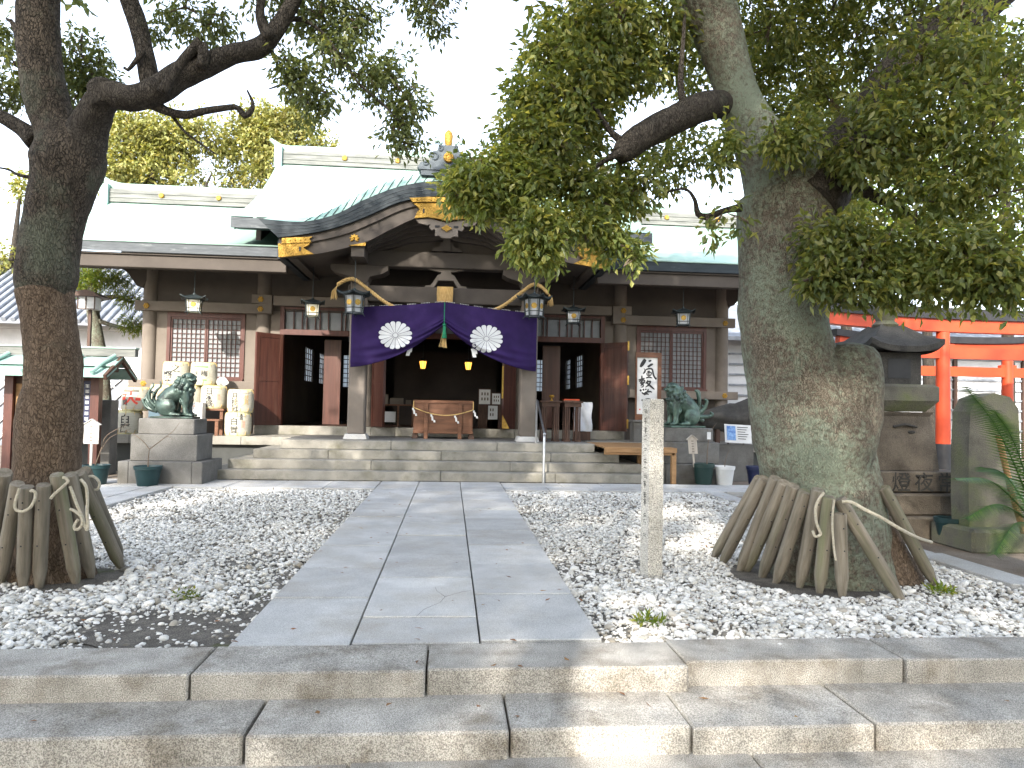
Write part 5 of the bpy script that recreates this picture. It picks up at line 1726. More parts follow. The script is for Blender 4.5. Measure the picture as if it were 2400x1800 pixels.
# low table with vases left of the box, inside
it = thing('inner_table', 'dark low table with offerings inside left of the offertory box', 'table', (-1.0, 16.6, 0.80))
hb('table_top', 'boxwood', (-1.45, -0.62, 16.45, 16.85, 1.30, 1.335), parent=it)
for x in (-1.40, -1.0, -0.67):
    hb('leg', 'boxwood', (x - 0.02, x + 0.02, 16.48, 16.52, 0.80, 1.299), parent=it)
hb('white_panel', 'white', (-1.36, -1.06, 16.55, 16.57, 0.92, 1.16), parent=it)
for (x, wd, ht) in ((-1.32, 0.14, 0.22), (-1.05, 0.30, 0.14), (-0.78, 0.12, 0.10)):
    hb('offering', 'interior', (x - wd / 2, x + wd / 2, 16.6, 16.75, 1.336, 1.336 + ht), parent=it)

# ---- steel handrail
hr = thing('handrail', 'slim steel handrail on the stone stairs', 'handrail', (1.83, 12.25, 0))
MB().tube([(1.83, 12.25, -0.02), (1.83, 12.25, 0.80), (1.83, 12.28, 0.86)], 0.021, 12).build('lower_post', MAT['steel'], hr, True)
MB().tube([(1.83, 12.24, 0.845), (1.83, 12.45, 0.97), (1.83, 13.30, 1.43), (1.83, 13.40, 1.45)], 0.019, 12).build('rail', MAT['steel'], hr, True)
MB().tube([(1.83, 13.40, 1.45), (1.83, 13.43, 1.40), (1.83, 13.43, 0.64)], 0.021, 12).build('upper_post', MAT['steel'], hr, True)
MB().ell((1.83, 12.24, 0.85), (0.03, 0.03, 0.03), 12, 8).build('end_knob', MAT['steel'], hr, True)

# ---- light wooden platform at the stair end
wp = thing('wooden_platform', 'light wooden platform built level with the porch at the stair end', 'platform', (3.55, 12.5, 0))
for k in range(8):
    y = 12.42 + 0.235 * k
    hb('deck_board', 'lightwood', (2.96, 4.24, y, y + 0.228, 0.605, 0.632), parent=wp)
hb('front_rail', 'lightwood', (2.93, 4.24, 12.385, 12.415, 0.545, 0.634), ch=0.004, parent=wp)
hb('front_rail', 'lightwood', (2.93, 4.16, 12.42, 12.46, 0.50, 0.604), ch=0.004, parent=wp)
hb('side_rail', 'lightwood', (4.205, 4.24, 12.42, 14.28, 0.50, 0.604), ch=0.004, parent=wp)
hb('leg', 'lightwood', (4.15, 4.235, 12.40, 12.49, -0.01, 0.499), ch=0.004, parent=wp)
hb('leg', 'lightwood', (4.15, 4.235, 14.15, 14.24, -0.07, 0.499), ch=0.004, parent=wp)
hb('leg', 'lightwood', (3.72, 3.80, 13.1, 13.18, -0.07, 0.60), ch=0.004, parent=wp)

# ---- square stone post in the gravel
sp = thing('stone_post', 'square inscribed granite post standing in the white gravel', 'stone post', (1.83, 5.62, -0.06))
V = []
for (z, w_) in ((-0.10, 0.0645), (1.37, 0.0625), (1.38, 0.058)):
    for k in range(4):
        a = R(45 + 90 * k + 13.2)
        V.append((1.83 + w_ * 1.414 * math.cos(a), 5.62 + w_ * 1.414 * math.sin(a), z))
F = [(3, 2, 1, 0), (8, 9, 10, 11)]
for l in range(2):
    for k in range(4):
        F.append((4 * l + k, 4 * l + (k + 1) % 4, 4 * l + 4 + (k + 1) % 4, 4 * l + 4 + k))
MB().add(V, F).build('shaft', MAT['granite_post'], sp)
# worn carved strokes run down the narrow visible face
fl = Vector((math.cos(R(-166.8)), math.sin(R(-166.8)), 0))
m_ = MB()
tg = Vector((-fl.y, fl.x, 0))
c0 = Vector((1.83, 5.62, 0))
for (fz, kind) in ((0.05, 3), (0.10, 4), (0.155, 4), (0.205, 1), (0.225, 1), (0.28, 2), (0.345, 3), (0.39, 1), (0.43, 3), (0.475, 4), (0.54, 4), (0.58, 4), (0.66, 3), (0.70, 2), (0.78, 2)):
    z = 1.36 - 1.36 * fz
    for q in range(kind):
        a = c0 + fl * 0.0646 + tg * rng.uniform(-0.028, -0.012)
        b = c0 + fl * 0.0646 + tg * rng.uniform(0.008, 0.026)
        zz = z - 0.013 * q
        if q == 3:
            a = c0 + fl * 0.0646 + tg * -0.002
            b = a.copy()
            m_.beam((a.x, a.y, z), (b.x, b.y, z - 0.045), 0.005, 0.002, fl)
        else:
            m_.beam((a.x, a.y, zz), (b.x, b.y, zz + rng.uniform(-0.004, 0.006)), 0.002, 0.005)
m_.build('carved_strokes', MAT['darkstone'], sp)
# ================================================================== GUARDIAN DOGS
def voxel(mb, size, smooth_it=6):
    me = bpy.data.meshes.new('v')
    me.from_pydata([tuple(p) for p in mb.v], [], mb.f)
    o = bpy.data.objects.new('v', me)
    COL.objects.link(o)
    r_ = o.modifiers.new('r', 'REMESH')
    r_.mode = 'VOXEL'
    r_.voxel_size = size
    s_ = o.modifiers.new('s', 'SMOOTH')
    s_.iterations = smooth_it
    s_.factor = 0.5
    dg = bpy.context.evaluated_depsgraph_get()
    m2 = bpy.data.meshes.new_from_object(o.evaluated_get(dg))
    out = MB()
    out.v = [tuple(v.co) for v in m2.vertices]
    out.f = [tuple(p.vertices) for p in m2.polygons]
    bpy.data.objects.remove(o)
    bpy.data.meshes.remove(me)
    bpy.data.meshes.remove(m2)
    return out


def guardian(label, loc, rotz, headyaw, flip, tailkind, m='bronze', scale=1.0):
    """seated lion dog looking along +x; flip mirrors it left to right"""
    b = MB()
    b.ell((-0.17, 0, 0.19), (0.18, 0.16, 0.19), 20, 14)
    for s_ in (-1, 1):
        b.ell((-0.13, s_ * 0.125, 0.15), (0.15, 0.065, 0.145), 18, 12)
        b.ell((0.0, s_ * 0.14, 0.035), (0.10, 0.045, 0.035), 12, 8)
        for t in (-1, 0, 1):
            b.ell((0.085, s_ * 0.14 + t * 0.028, 0.03), (0.025, 0.017, 0.026), 8, 6)
        b.tube([(0.13, s_ * 0.075, 0.40), (0.165, s_ * 0.085, 0.27), (0.155, s_ * 0.09, 0.15), (0.17, s_ * 0.092, 0.03)], [0.085, 0.06, 0.044, 0.05], 14)
        b.ell((0.205, s_ * 0.092, 0.032), (0.07, 0.048, 0.032), 12, 8)
        for t in (-1, 0, 1):
            b.ell((0.262, s_ * 0.092 + t * 0.03, 0.026), (0.026, 0.018, 0.024), 8, 6)
        b.tube([(0.11, s_ * 0.11, 0.19), (0.085, s_ * 0.125, 0.24), (0.07, s_ * 0.12, 0.28)], [0.012, 0.02, 0.012], 6)
    b.tube([(-0.20, 0, 0.22), (-0.10, 0, 0.34), (0.04, 0, 0.42), (0.12, 0, 0.47)], [0.165, 0.16, 0.155, 0.13], 20)
    b.ell((0.13, 0, 0.37), (0.115, 0.125, 0.17), 18, 12)
    b.tube([(0.06, 0, 0.42), (0.13, 0, 0.54), (0.15, 0, 0.62)], [0.15, 0.135, 0.11], 18)
    # head, turned on the neck
    hc = Vector((0.155, 0, 0.625))
    RZ = Matrix.Rotation(headyaw, 3, 'Z') @ Matrix.Rotation(R(8), 3, 'Y')

    def h(x, y, z):
        return hc + RZ @ Vector((x, y, z))
    b.ell(h(0.0, 0, 0.0), (0.11, 0.118, 0.098), 18, 12, RZ)
    b.ell(h(0.02, 0, 0.06), (0.085, 0.09, 0.05), 14, 10, RZ)
    b.ell(h(0.095, 0, -0.005), (0.062, 0.08, 0.036), 14, 10, RZ)
    b.ell(h(0.085, 0, -0.066), (0.05, 0.066, 0.026), 14, 10, RZ)
    b.ell(h(0.15, 0, 0.012), (0.022, 0.036, 0.022), 10, 8, RZ)
    for s_ in (-1, 1):
        b.ell(h(0.085, s_ * 0.055, 0.045), (0.034, 0.04, 0.022), 10, 8, RZ)
        b.ell(h(0.098, s_ * 0.047, 0.024), (0.018, 0.02, 0.016), 8, 6, RZ)
        b.ell(h(0.135, s_ * 0.035, -0.012), (0.024, 0.032, 0.018), 8, 6, RZ)
        b.ell(h(0.01, s_ * 0.115, 0.045), (0.045, 0.028, 0.028), 10, 8, RZ @ Matrix.Rotation(s_ * 0.4, 3, 'Z'))
        b.ell(h(0.055, s_ * 0.085, -0.045), (0.04, 0.03, 0.035), 10, 8, RZ)
        for k in range(4):
            b.ell(h(0.02 - 0.02 * k, s_ * (0.108 - 0.006 * k), -0.03 - 0.03 * k), (0.034, 0.026, 0.03), 8, 6, RZ)
    for k in range(5):
        b.ell(h(0.06, -0.06 + 0.03 * k, -0.105), (0.026, 0.018, 0.034), 8, 6, RZ)
    # curls of the mane
    for ring, (cz, rr, n_, sz) in enumerate(((0.60, 0.115, 9, 0.032), (0.54, 0.14, 11, 0.034), (0.475, 0.155, 12, 0.034), (0.41, 0.15, 11, 0.03))):
        for k in range(n_):
            a = 2 * math.pi * (k + 0.5 * (ring % 2)) / n_
            cx = 0.115 - 0.012 * ring
            p = Vector((cx + rr * math.cos(a), rr * math.sin(a), cz + 0.04 * math.cos(a) * (-1)))
            if math.cos(a) > 0.75 and ring < 2:
                continue
            b.ell(p, (sz, sz, sz * 1.15), 8, 6)
    for k in range(6):
        b.ell((-0.03 - 0.05 * k, 0.0, 0.50 - 0.048 * k), (0.03, 0.02, 0.026), 8, 6)
    tl = MB()
    if tailkind == 0:
        for (pts, r0_) in (([(-0.30, 0, 0.10), (-0.42, 0.0, 0.18), (-0.50, 0.02, 0.30), (-0.46, 0.02, 0.40), (-0.38, 0.0, 0.37), (-0.40, -0.01, 0.32)], 0.045),
                           ([(-0.33, 0.03, 0.16), (-0.40, 0.04, 0.28), (-0.36, 0.04, 0.42), (-0.29, 0.03, 0.50), (-0.30, 0.02, 0.58)], 0.036),
                           ([(-0.33, -0.04, 0.16), (-0.42, -0.05, 0.26), (-0.44, -0.05, 0.40), (-0.38, -0.04, 0.50), (-0.40, -0.03, 0.55)], 0.034),
                           ([(-0.32, 0.0, 0.08), (-0.45, 0.0, 0.12), (-0.53, 0.0, 0.20), (-0.55, 0.0, 0.27), (-0.50, 0.0, 0.29), (-0.48, 0, 0.25)], 0.035)):
            P = dense(pts, 6)
            tl.tube(P, [r0_ * (1 - 0.72 * i / len(P)) for i in range(len(P))], 10)
    else:
        for k in range(7):
            a = R(-30 + 26 * k)
            ln = 0.20 + 0.05 * math.sin(k * 1.9) + 0.03 * k * 0.5
            dy = 0.05 * (-1) ** k
            base = Vector((-0.31, dy * 0.5, 0.14 + 0.02 * k))
            tip = base + Vector((-math.cos(a) * ln, dy, math.sin(a) * ln + 0.06))
            mid_ = base.lerp(tip, 0.55) + Vector((-0.03, 0, -0.02))
            curl = tip + Vector((0.035, 0, 0.03))
            P = dense([tuple(base), tuple(mid_), tuple(tip), tuple(curl)], 6)
            tl.tube(P, [0.044 * (1 - 0.65 * i / len(P)) for i in range(len(P))], 9)
            tl.ell(curl, (0.024, 0.022, 0.024), 8, 6)
    root = thing('guardian_dog', label, 'statue', (0, 0, 0), 'bronze guardian lion dogs')
    if flip:
        for q in (b, tl):
            q.v = [(-x, y, z) for (x, y, z) in q.v]
            q.f = [tuple(reversed(f)) for f in q.f]
    voxel(b, 0.0115, 3).build('body', MAT[m], root, 'all')
    voxel(tl, 0.009, 3).build('tail', MAT[m], root, 'all')
    sx = -1 if flip else 1
    MB().cbox(*sorted((sx * -0.36, sx * 0.31)), -0.19, 0.19, -0.028, 0.004, 0.008).build('plinth', MAT[m], root)
    root.location = loc
    root.rotation_euler = (0, 0, rotz)
    root.scale = (scale, scale, scale)
    return root


guardian('dark green bronze guardian dog facing the path in front of the sake barrels', (-4.29, 12.15, 1.045), R(0), R(-28), False, 0)
guardian('pale green bronze guardian dog half hidden behind the square stone post', (4.56, 13.15, 1.02), R(14), R(24), True, 1, 'bronze_pale', 1.12)

for q, (xc, y0, tiers, lab) in enumerate((
        (-4.32, 11.60, [(0.64, 0.0, 0.98, -0.07, 0.345), (0.51, 0.12, 0.86, 0.347, 0.765), (0.43, 0.19, 0.79, 0.767, 1.015)], 'tiered granite pedestal under the bronze dog by the sake barrels'),
        (4.62, 12.66, [(0.66, 0.0, 1.0, -0.07, 0.33), (0.54, 0.10, 0.92, 0.332, 0.725), (0.45, 0.18, 0.84, 0.727, 0.985)], 'tiered granite pedestal under the bronze dog by the wooden platform'))):
    pdl = thing('statue_pedestal', lab, 'pedestal', (xc, y0 + 0.4, 0), 'granite statue pedestals')
    for k, (hw, d0, d1, z0, z1) in enumerate(tiers):
        if k == 0:
            for (a, c) in ((-hw, -hw + 0.16), (-hw + 0.163, hw - 0.16), (hw - 0.157, hw)):
                MB().cbox(xc + a, xc + c, y0 + d0, y0 + d1, z0, z1, 0.01).build('base_block', MAT['granite_dark'], pdl)
        else:
            MB().cbox(xc - hw, xc + hw, y0 + d0, y0 + d1, z0, z1, 0.01).build('tier_block', MAT['granite_dark'], pdl)

# ================================================================== SAKE BARRELS
BG = 'straw-wrapped sake barrels stacked by the window'


def barrel(label, x, y, z, rot, deco, r=0.252, h=0.455):
    t = thing('sake_barrel', label, 'barrel', (x, y, z), BG)
    prof = [(0.90, 0.0), (0.955, 0.03), (0.99, 0.08), (1.0, 0.16), (1.0, 0.30), (0.99, 0.37), (0.96, 0.42), (0.90, 0.455)]

    def rz(v):
        return r * float(np.interp(v / h * 0.455, [p[1] for p in prof], [p[0] for p in prof]))
    MB().lathe([(r * a, b * h / 0.455) for a, b in prof[1:-1]], (x, y, z), 36).build('straw_jacket', MAT['komo'], t, True)
    MB().lathe([(r * 0.80, 0.012), (r * 0.9, 0.0), (r * 0.957, 0.03 * h / 0.455)], (x, y, z), 36).build('lower_edge', MAT['komolid'], t, True)
    MB().lathe([(r * 0.962, 0.42 * h / 0.455), (r * 0.91, h), (r * 0.80, h + 0.004), (r * 0.78, h - 0.012)], (x, y, z), 36).build('upper_edge', MAT['komolid'], t, True)
    m_ = MB()
    for k in range(10):
        a = 2 * math.pi * k / 10 + 0.2
        P = [(x + (rz(v) + 0.004) * math.sin(a + 0.10 * math.sin(v * 14)), y - (rz(v) + 0.004) * math.cos(a + 0.10 * math.sin(v * 14)), z + v) for v in (0.015, 0.05, 0.09)]
        m_.tube(P, 0.006, 5)
        P = [(x + (rz(v) + 0.004) * math.sin(a), y - (rz(v) + 0.004) * math.cos(a), z + v) for v in (h - 0.07, h - 0.035, h - 0.005)]
        m_.tube(P, 0.006, 5)
        P = [(x + rz(h) * k_ * math.sin(a), y - rz(h) * k_ * math.cos(a), z + h + 0.006) for k_ in (0.96, 0.5, 0.05)]
        m_.tube(P, 0.006, 5)
    m_.build('binding_cord', MAT['straw'], t, True)

    def fn(u, v):
        a = u / r + rot
        rr = rz(h * 0.5 + v) + 0.0035
        return (x + rr * math.sin(a), y - rr * math.cos(a), z + h * 0.5 + v)

    def disc(cu, cv, R0, R1, n=26, lift=0.0):
        V, F = [], []
        for k in range(n):
            a = 2 * math.pi * k / n
            V += [fn(cu + R0 * math.cos(a), cv + R0 * math.sin(a)), fn(cu + R1 * math.cos(a), cv + R1 * math.sin(a))]
        for k in range(n):
            k2 = (k + 1) % n
            F.append((2 * k, 2 * k2, 2 * k2 + 1, 2 * k + 1))
        return V, F

    def rect(u0, u1, v0, v1, n=8):
        V = [fn(u0 + (u1 - u0) * i / n, v) for i in range(n + 1) for v in (v0, v1)]
        return V, [(2 * i, 2 * i + 2, 2 * i + 3, 2 * i + 1) for i in range(n)]
    for d in deco:
        m_ = MB()
        if d[0] == 'txt':
            letters(m_, d[1], d[2] * 1.32, d[3], d[4] + 0.02, d[5] * 1.16, fn, d[7] if len(d) > 7 else 0.012)
            m_.build('printed_letters', MAT[d[6]], t)
        elif d[0] == 'disc':
            m_.add(*disc(*d[1:5]))
            m_.build('printed_emblem', MAT[d[5]], t)
        else:
            m_.add(*rect(*d[1:5]))
            m_.build('printed_band', MAT[d[5]], t)
    return t


lx = lambda x, Y: 0.2 + (x - 0.2) * Y / 14.6
barrel('cream sake barrel on the floor by the open door, two characters on its front', -4.02, 14.60, 0.64, 0.0,
       [('txt', '白雪', 0.115, -0.005, 0.125, 0.14, 'ink', 0.014), ('rect', -0.02, 0.20, 0.155, 0.160, 'ink'), ('txt', '清酒', 0.05, 0.125, 0.205, 0.06, 'ink'), ('txt', '特撰', 0.06, 0.165, 0.06, 0.06, 'palered')])
barrel('cream sake barrel stacked on the floor barrel by the open door', -3.99, 14.62, 1.10, 0.05,
       [('txt', '月桂冠', 0.105, -0.055, 0.14, 0.105, 'ink', 0.014), ('disc', 0.045, -0.01, 0.085, 0.10, 'orangeink'), ('rect', 0.06, 0.24, 0.155, 0.16, 'ink'), ('txt', '伏見', 0.075, 0.17, 0.10, 0.08, 'straw')])
barrel('cream sake barrel with three bold characters, second from the door on the rack', lx(-4.50, 14.82), 14.82, 1.17, 0.05,
       [('txt', '日本盛', 0.115, -0.03, 0.16, 0.105, 'ink', 0.014), ('txt', '特撰', 0.05, 0.15, 0.05, 0.055, 'palered'), ('rect', 0.04, 0.22, 0.165, 0.175, 'straw')])
barrel('cream sake barrel with red sun disc behind the bronze dog', lx(-4.97, 14.84), 14.84, 1.17, 0.0,
       [('disc', 0.07, -0.06, 0.001, 0.085, 'redink'), ('txt', '清', 0.10, -0.12, 0.12, 0.12, 'ink')])
barrel('cream sake barrel with orange patch behind the dog tail', lx(-5.47, 14.84), 14.84, 1.17, 0.0,
       [('disc', 0.05, 0.08, 0.001, 0.10, 'orangeink'), ('rect', -0.10, 0.14, 0.03, 0.06, 'orangeink'), ('txt', '正', 0.09, -0.10, 0.02, 0.1, 'ink')])
barrel('top cream sake barrel with plum emblem in a red ring', lx(-4.71, 14.86), 14.86, 1.632, 0.1,
       [('txt', '梅', 0.10, 0.06, 0.045, 0.10, 'ink', 0.012), ('disc', 0.06, -0.005, 0.095, 0.105, 'palered'), ('rect', -0.15, 0.13, 0.125, 0.155, 'greenink'), ('txt', '宝', 0.06, -0.09, 0.03, 0.06, 'ink'), ('rect', 0.03, 0.11, -0.135, -0.115, 'greenink')])
barrel('top cream sake barrel with flowing brush characters', lx(-5.24, 14.88), 14.88, 1.634, 0.0,
       [('txt', '聚', 0.17, -0.09, 0.02, 0.16, 'ink', 0.02), ('txt', '之', 0.12, 0.07, 0.15, 0.13, 'ink', 0.016), ('rect', 0.06, 0.20, 0.14, 0.15, 'straw')])
barrel('cream sake barrel printed in red and black above the floor barrel by the pine', -6.00, 14.62, 1.10, -0.05,
       [('txt', '大', 0.20, 0.02, 0.11, 0.18, 'redink', 0.035), ('txt', '関', 0.10, -0.11, -0.02, 0.11, 'ink', 0.016), ('rect', -0.16, 0.16, 0.145, 0.16, 'ink'), ('rect', -0.16, 0.16, 0.17, 0.178, 'ink'), ('rect', -0.20, -0.06, 0.08, 0.10, 'redink'), ('rect', -0.19, -0.09, -0.02, 0.05, 'redink'), ('rect', 0.10, 0.19, -0.03, 0.03, 'redink')])
barrel('cream sake barrel on the floor at the podium corner by the pine', -6.12, 14.60, 0.64, 0.08,
       [('txt', '白鷹', 0.14, 0.02, 0.14, 0.15, 'ink', 0.014)])

rk = thing('barrel_rack', 'low brown wooden rack under the sake barrels', 'rack', (-5.0, 14.8, 0.64))
hb('shelf', 'boxwood', (-5.72, -4.31, 14.60, 15.10, 1.13, 1.168), parent=rk)
hb('front_shelf', 'boxwood', (-5.72, -4.31, 14.34, 14.58, 0.93, 0.965), parent=rk)
for x in (-5.68, -5.0, -4.36):
    for y in (14.38, 14.66, 15.05):
        hb('leg', 'boxwood', (x - 0.03, x + 0.03, y - 0.03, y + 0.03, 0.638, 0.929 if y < 14.5 else 1.129), parent=rk)
for q, (xa, xb, za2, lab) in enumerate(((-4.92, -4.64, 1.28, 'white carton on the rack beside the bronze dog legs'), (-5.66, -5.42, 1.22, 'pale printed carton on the rack behind the dog tail'))):
    cx_ = thing('carton', lab, 'box', ((xa + xb) / 2, 14.46, 0.965), 'cartons on the barrel rack')
    hb('carton_body', 'white', (xa, xb, 14.36, 14.56, 0.966, za2), ch=0.004, parent=cx_)
    m_ = MB()
    if q == 0:
        m_.box((xa + xb) / 2 - 0.03, (xa + xb) / 2 + 0.03, 14.357, 14.359, 1.20, 1.23)
        m_.build('printed_mark', MAT['palered'], cx_)
    else:
        m_.box(xa + 0.02, xb - 0.02, 14.357, 14.359, 0.99, 1.10)
        m_.build('printed_label', mat('pale_blue_print', (0.45, 0.62, 0.68), None, 5, 0.7), cx_)
bag = MB()


def bagp(u, v):
    a = 2 * math.pi * u
    rr = (0.10 + 0.03 * math.sin(3 * a + 1) + 0.02 * math.sin(7 * a + v * 5)) * math.sin(math.pi * min(1, 0.12 + v * 0.86)) ** 0.6
    return (lx(-4.36, 14.8) + rr * math.cos(a), 14.78 + rr * math.sin(a) * 0.7, 1.632 + 0.17 * v + 0.012 * math.sin(5 * a))


tag(MB().grid(bagp, 28, 14).build('plastic_bag', MAT['whitepaper'], None, False), 'crumpled white plastic bag lying on the sake barrels', 'bag')

# ================================================================== POTS AND SIGNS
def pot(label, x, y, r, h, m, z=0.0, group='plastic flower pots before the podium'):
    t = thing('flower_pot', label, 'flower pot', (x, y, z), group)
    MB().lathe([(r * 0.70, 0), (r * 0.72, 0.01), (r * 0.90, h * 0.80), (r * 0.905, h * 0.805), (r * 0.97, h * 0.82), (r * 1.0, h * 0.99), (r * 0.98, h), (r * 0.93, h), (r * 0.90, h * 0.9), (r * 0.88, h * 0.88)], (x, y, z), 36).build('pot_body', MAT[m], t, True)
    MB().lathe([(0.005, h * 0.86), (r * 0.6, h * 0.885), (r * 0.89, h * 0.87)], (x, y, z), 24).build('potting_soil', MAT['dirt'], t, True)
    return t


def sapling(label, x, y, z, branches, parent=None):
    t = thing('sapling', label, 'sapling', (x, y, z), 'bare saplings in pots')
    for b_ in branches:
        P = dense(b_['p'], 5)
        MB().tube(P, [b_['r'] * (1 - 0.75 * i / len(P)) for i in range(len(P))], 6).build(b_.get('n', 'branch'), MAT['twig'], t, True)
    return t


pot('teal plastic pot with a bare forked sapling before the stone pedestal', -4.42, 11.40, 0.205, 0.30, 'teal', -0.004)
sapling('bare forked sapling rising from the teal pot before the pedestal', -4.42, 11.40, 0.26, [
    dict(n='stem', p=[(-4.42, 11.40, 0.25), (-4.42, 11.40, 0.42), (-4.41, 11.40, 0.56)], r=0.012),
    dict(p=[(-4.41, 11.40, 0.55), (-4.22, 11.38, 0.70), (-4.06, 11.37, 0.83), (-3.96, 11.36, 0.97)], r=0.008),
    dict(p=[(-4.41, 11.40, 0.55), (-4.52, 11.40, 0.68), (-4.68, 11.40, 0.80), (-4.76, 11.4, 0.84)], r=0.007),
    dict(p=[(-4.16, 11.37, 0.75), (-4.10, 11.36, 0.74), (-4.04, 11.36, 0.70)], r=0.005)])
p2 = at(225, 1118, 11.5)
pot('teal plastic pot half hidden behind the brown-barked tree', p2.x, 11.5, 0.20, 0.30, 'teal', -0.004)
sapling('slanting bare sapling tied in the half hidden teal pot', p2.x, 11.5, 0.26, [
    dict(n='stem', p=[(p2.x - 0.03, 11.5, 0.25), (p2.x + 0.05, 11.5, 0.50), (p2.x + 0.14, 11.5, 0.75), (p2.x + 0.45, 11.5, 0.93)], r=0.011),
    dict(p=[(p2.x + 0.06, 11.5, 0.52), (p2.x + 0.2, 11.48, 0.72), (p2.x + 0.5, 11.47, 0.86)], r=0.006)])
pot('dark green plastic pot under the small gabled sign', 4.74, 12.42, 0.195, 0.375, 'darkgreen', -0.004)
sapling('thin sapling with white paper tag in the dark green pot', 4.78, 12.42, 0.33, [
    dict(n='stem', p=[(4.80, 12.42, 0.32), (4.81, 12.42, 0.62), (4.83, 12.42, 0.85), (4.80, 12.42, 1.0)], r=0.011),
    dict(p=[(4.82, 12.42, 0.85), (4.90, 12.41, 1.0), (4.97, 12.4, 1.1)], r=0.006)])
pot('white plastic pot standing between the green and navy pots', 5.12, 12.40, 0.185, 0.33, 'white', -0.004)
sapling('short twig with sparse shoots in the white pot', 5.12, 12.40, 0.28, [
    dict(n='stem', p=[(5.12, 12.40, 0.28), (5.14, 12.40, 0.45), (5.20, 12.4, 0.62)], r=0.008), dict(p=[(5.13, 12.4, 0.36), (5.05, 12.4, 0.46)], r=0.004)])
pot('navy plastic pot beside the lichen-covered trunk', 5.74, 12.50, 0.17, 0.33, 'navy', -0.004)


def plaque(label, x, y, zb, zt, ztip, wd, m, tilt=0.0, z0=0.0):
    t = thing('plant_sign', label, 'sign', (x, y, z0), 'small gabled plant signs')
    dx = math.tan(tilt)
    sx_ = lambda z: x + dx * (z - z0)
    MB().beam((sx_(z0), y + 0.012, z0), (sx_(zt), y + 0.012, zt), 0.035, 0.018, (0, 1, 0)).build('stake', MAT[m], t)
    P = [(sx_(zb) - wd / 2, zb), (sx_(zb) + wd / 2, zb), (sx_(zt) + wd / 2, zt), (sx_(ztip), ztip), (sx_(zt) - wd / 2, zt)]
    MB().prism(P, y - 0.012, y + 0.002).build('board', MAT[m], t)
    m_ = MB()
    m_.beam((sx_(zt) - wd * 0.62, y - 0.004, zt - 0.01), (sx_(ztip), y - 0.004, ztip + 0.012), 0.05, 0.014, (0, 0, 1))
    m_.beam((sx_(zt) + wd * 0.62, y - 0.004, zt - 0.01), (sx_(ztip), y - 0.004, ztip + 0.012), 0.05, 0.014, (0, 0, 1))
    m_.build('little_roof', MAT[m], t)
    m_ = MB()
    for k in range(5):
        z = zt - 0.02 - (zt - zb - 0.03) * k / 5
        for q in range(2):
            m_.box(sx_(z) - 0.02, sx_(z) + 0.02, y - 0.0145, y - 0.0125, z - 0.012 - 0.012 * q, z - 0.006 - 0.012 * q)
    m_.build('written_marks', MAT['darkwood'], t)
    return t


MAT['palewood'] = mat('pale_wood', (0.36, 0.35, 0.33), (0.46, 0.45, 0.42), 5, 0.8, 0.2, 50, stretch=(4, 4, 0.6))
MAT['greywood'] = mat('grey_wood', (0.33, 0.29, 0.24), (0.45, 0.40, 0.34), 5, 0.8, 0.2, 50, stretch=(4, 4, 0.6))
plaque('small gabled wooden sign stuck in the dark green pot', 4.56, 12.38, 0.54, 0.80, 0.86, 0.16, 'greywood', R(-6), 0.30)
p3 = at(216, 1040, 11.45)
plaque('small pale gabled sign on a post behind the brown-barked tree', p3.x, 11.42, 0.62, 0.92, 0.985, 0.22, 'palewood', 0.0, -0.07)

tgp = MB().box(4.795, 4.865, 12.405, 12.409, 0.80, 0.93)
tag(tgp.build('paper_tag', MAT['whitepaper'], None, loc=(4.83, 12.4, 0.86)), 'white paper tag hanging on the thin sapling', 'tag')

po = thing('poster_board', 'tilted white poster with a blue picture beside the big trunk', 'poster', (5.85, 13.6, 0.64))
MB().beam((5.60, 13.62, 0.88), (6.14, 13.62, 0.86), 0.012, 0.37, (0, 0.25, 1)).build('poster_sheet', MAT['whitepaper'], po)
MB().beam((5.64, 13.611, 0.89), (5.82, 13.611, 0.882), 0.004, 0.29, (0, 0.25, 1)).build('blue_picture', mat('blue_print', (0.03, 0.10, 0.35), (0.25, 0.42, 0.65), 14, 0.6), po)
m_ = MB()
for k in range(6):
    z = 1.00 - 0.045 * k
    m_.beam((5.86, 13.611 + 0.25 * (z - 0.88), z), (6.08 - 0.03 * (k % 3), 13.611 + 0.25 * (z - 0.88), z - 0.006), 0.003, 0.014, (0, 0.25, 1))
m_.build('printed_lines', MAT['redink'] if False else MAT['ink'], po)
MB().beam((5.70, 13.70, 0.65), (5.72, 13.66, 0.95), 0.02, 0.02).beam((6.02, 13.70, 0.65), (6.02, 13.66, 0.95), 0.02, 0.02).build('easel', MAT['darkwood'], po)
hb('low_block', 'granite_dark', (5.5, 6.2, 13.64, 13.95, -0.07, 0.66), parent=po)

pn = thing('paper_notice', 'white paper notice propped behind the pale bronze dog', 'notice', (4.95, 14.0, 0.64))
hb('notice_sheet', 'whitepaper', (4.74, 5.15, 14.39, 14.40, 1.26, 1.62), parent=pn)
m_ = MB()
for c_ in range(4):
    for r_ in range(5 - c_ % 2):
        x = 5.09 - 0.085 * c_
        z = 1.57 - 0.055 * r_
        m_.box(x - 0.012, x + 0.012, 14.386, 14.389, z - 0.03, z - 0.022)
        m_.box(x - 0.003, x + 0.005, 14.386, 14.389, z - 0.02, z)
m_.build('written_marks', MAT['ink'], pn)
hb('easel', 'darkwood', (4.80, 4.83, 14.41, 14.44, 0.64, 1.6), (5.07, 5.10, 14.41, 14.44, 0.64, 1.6), parent=pn)

# dark rounded boulder on blocks behind the dog
bl = MB()


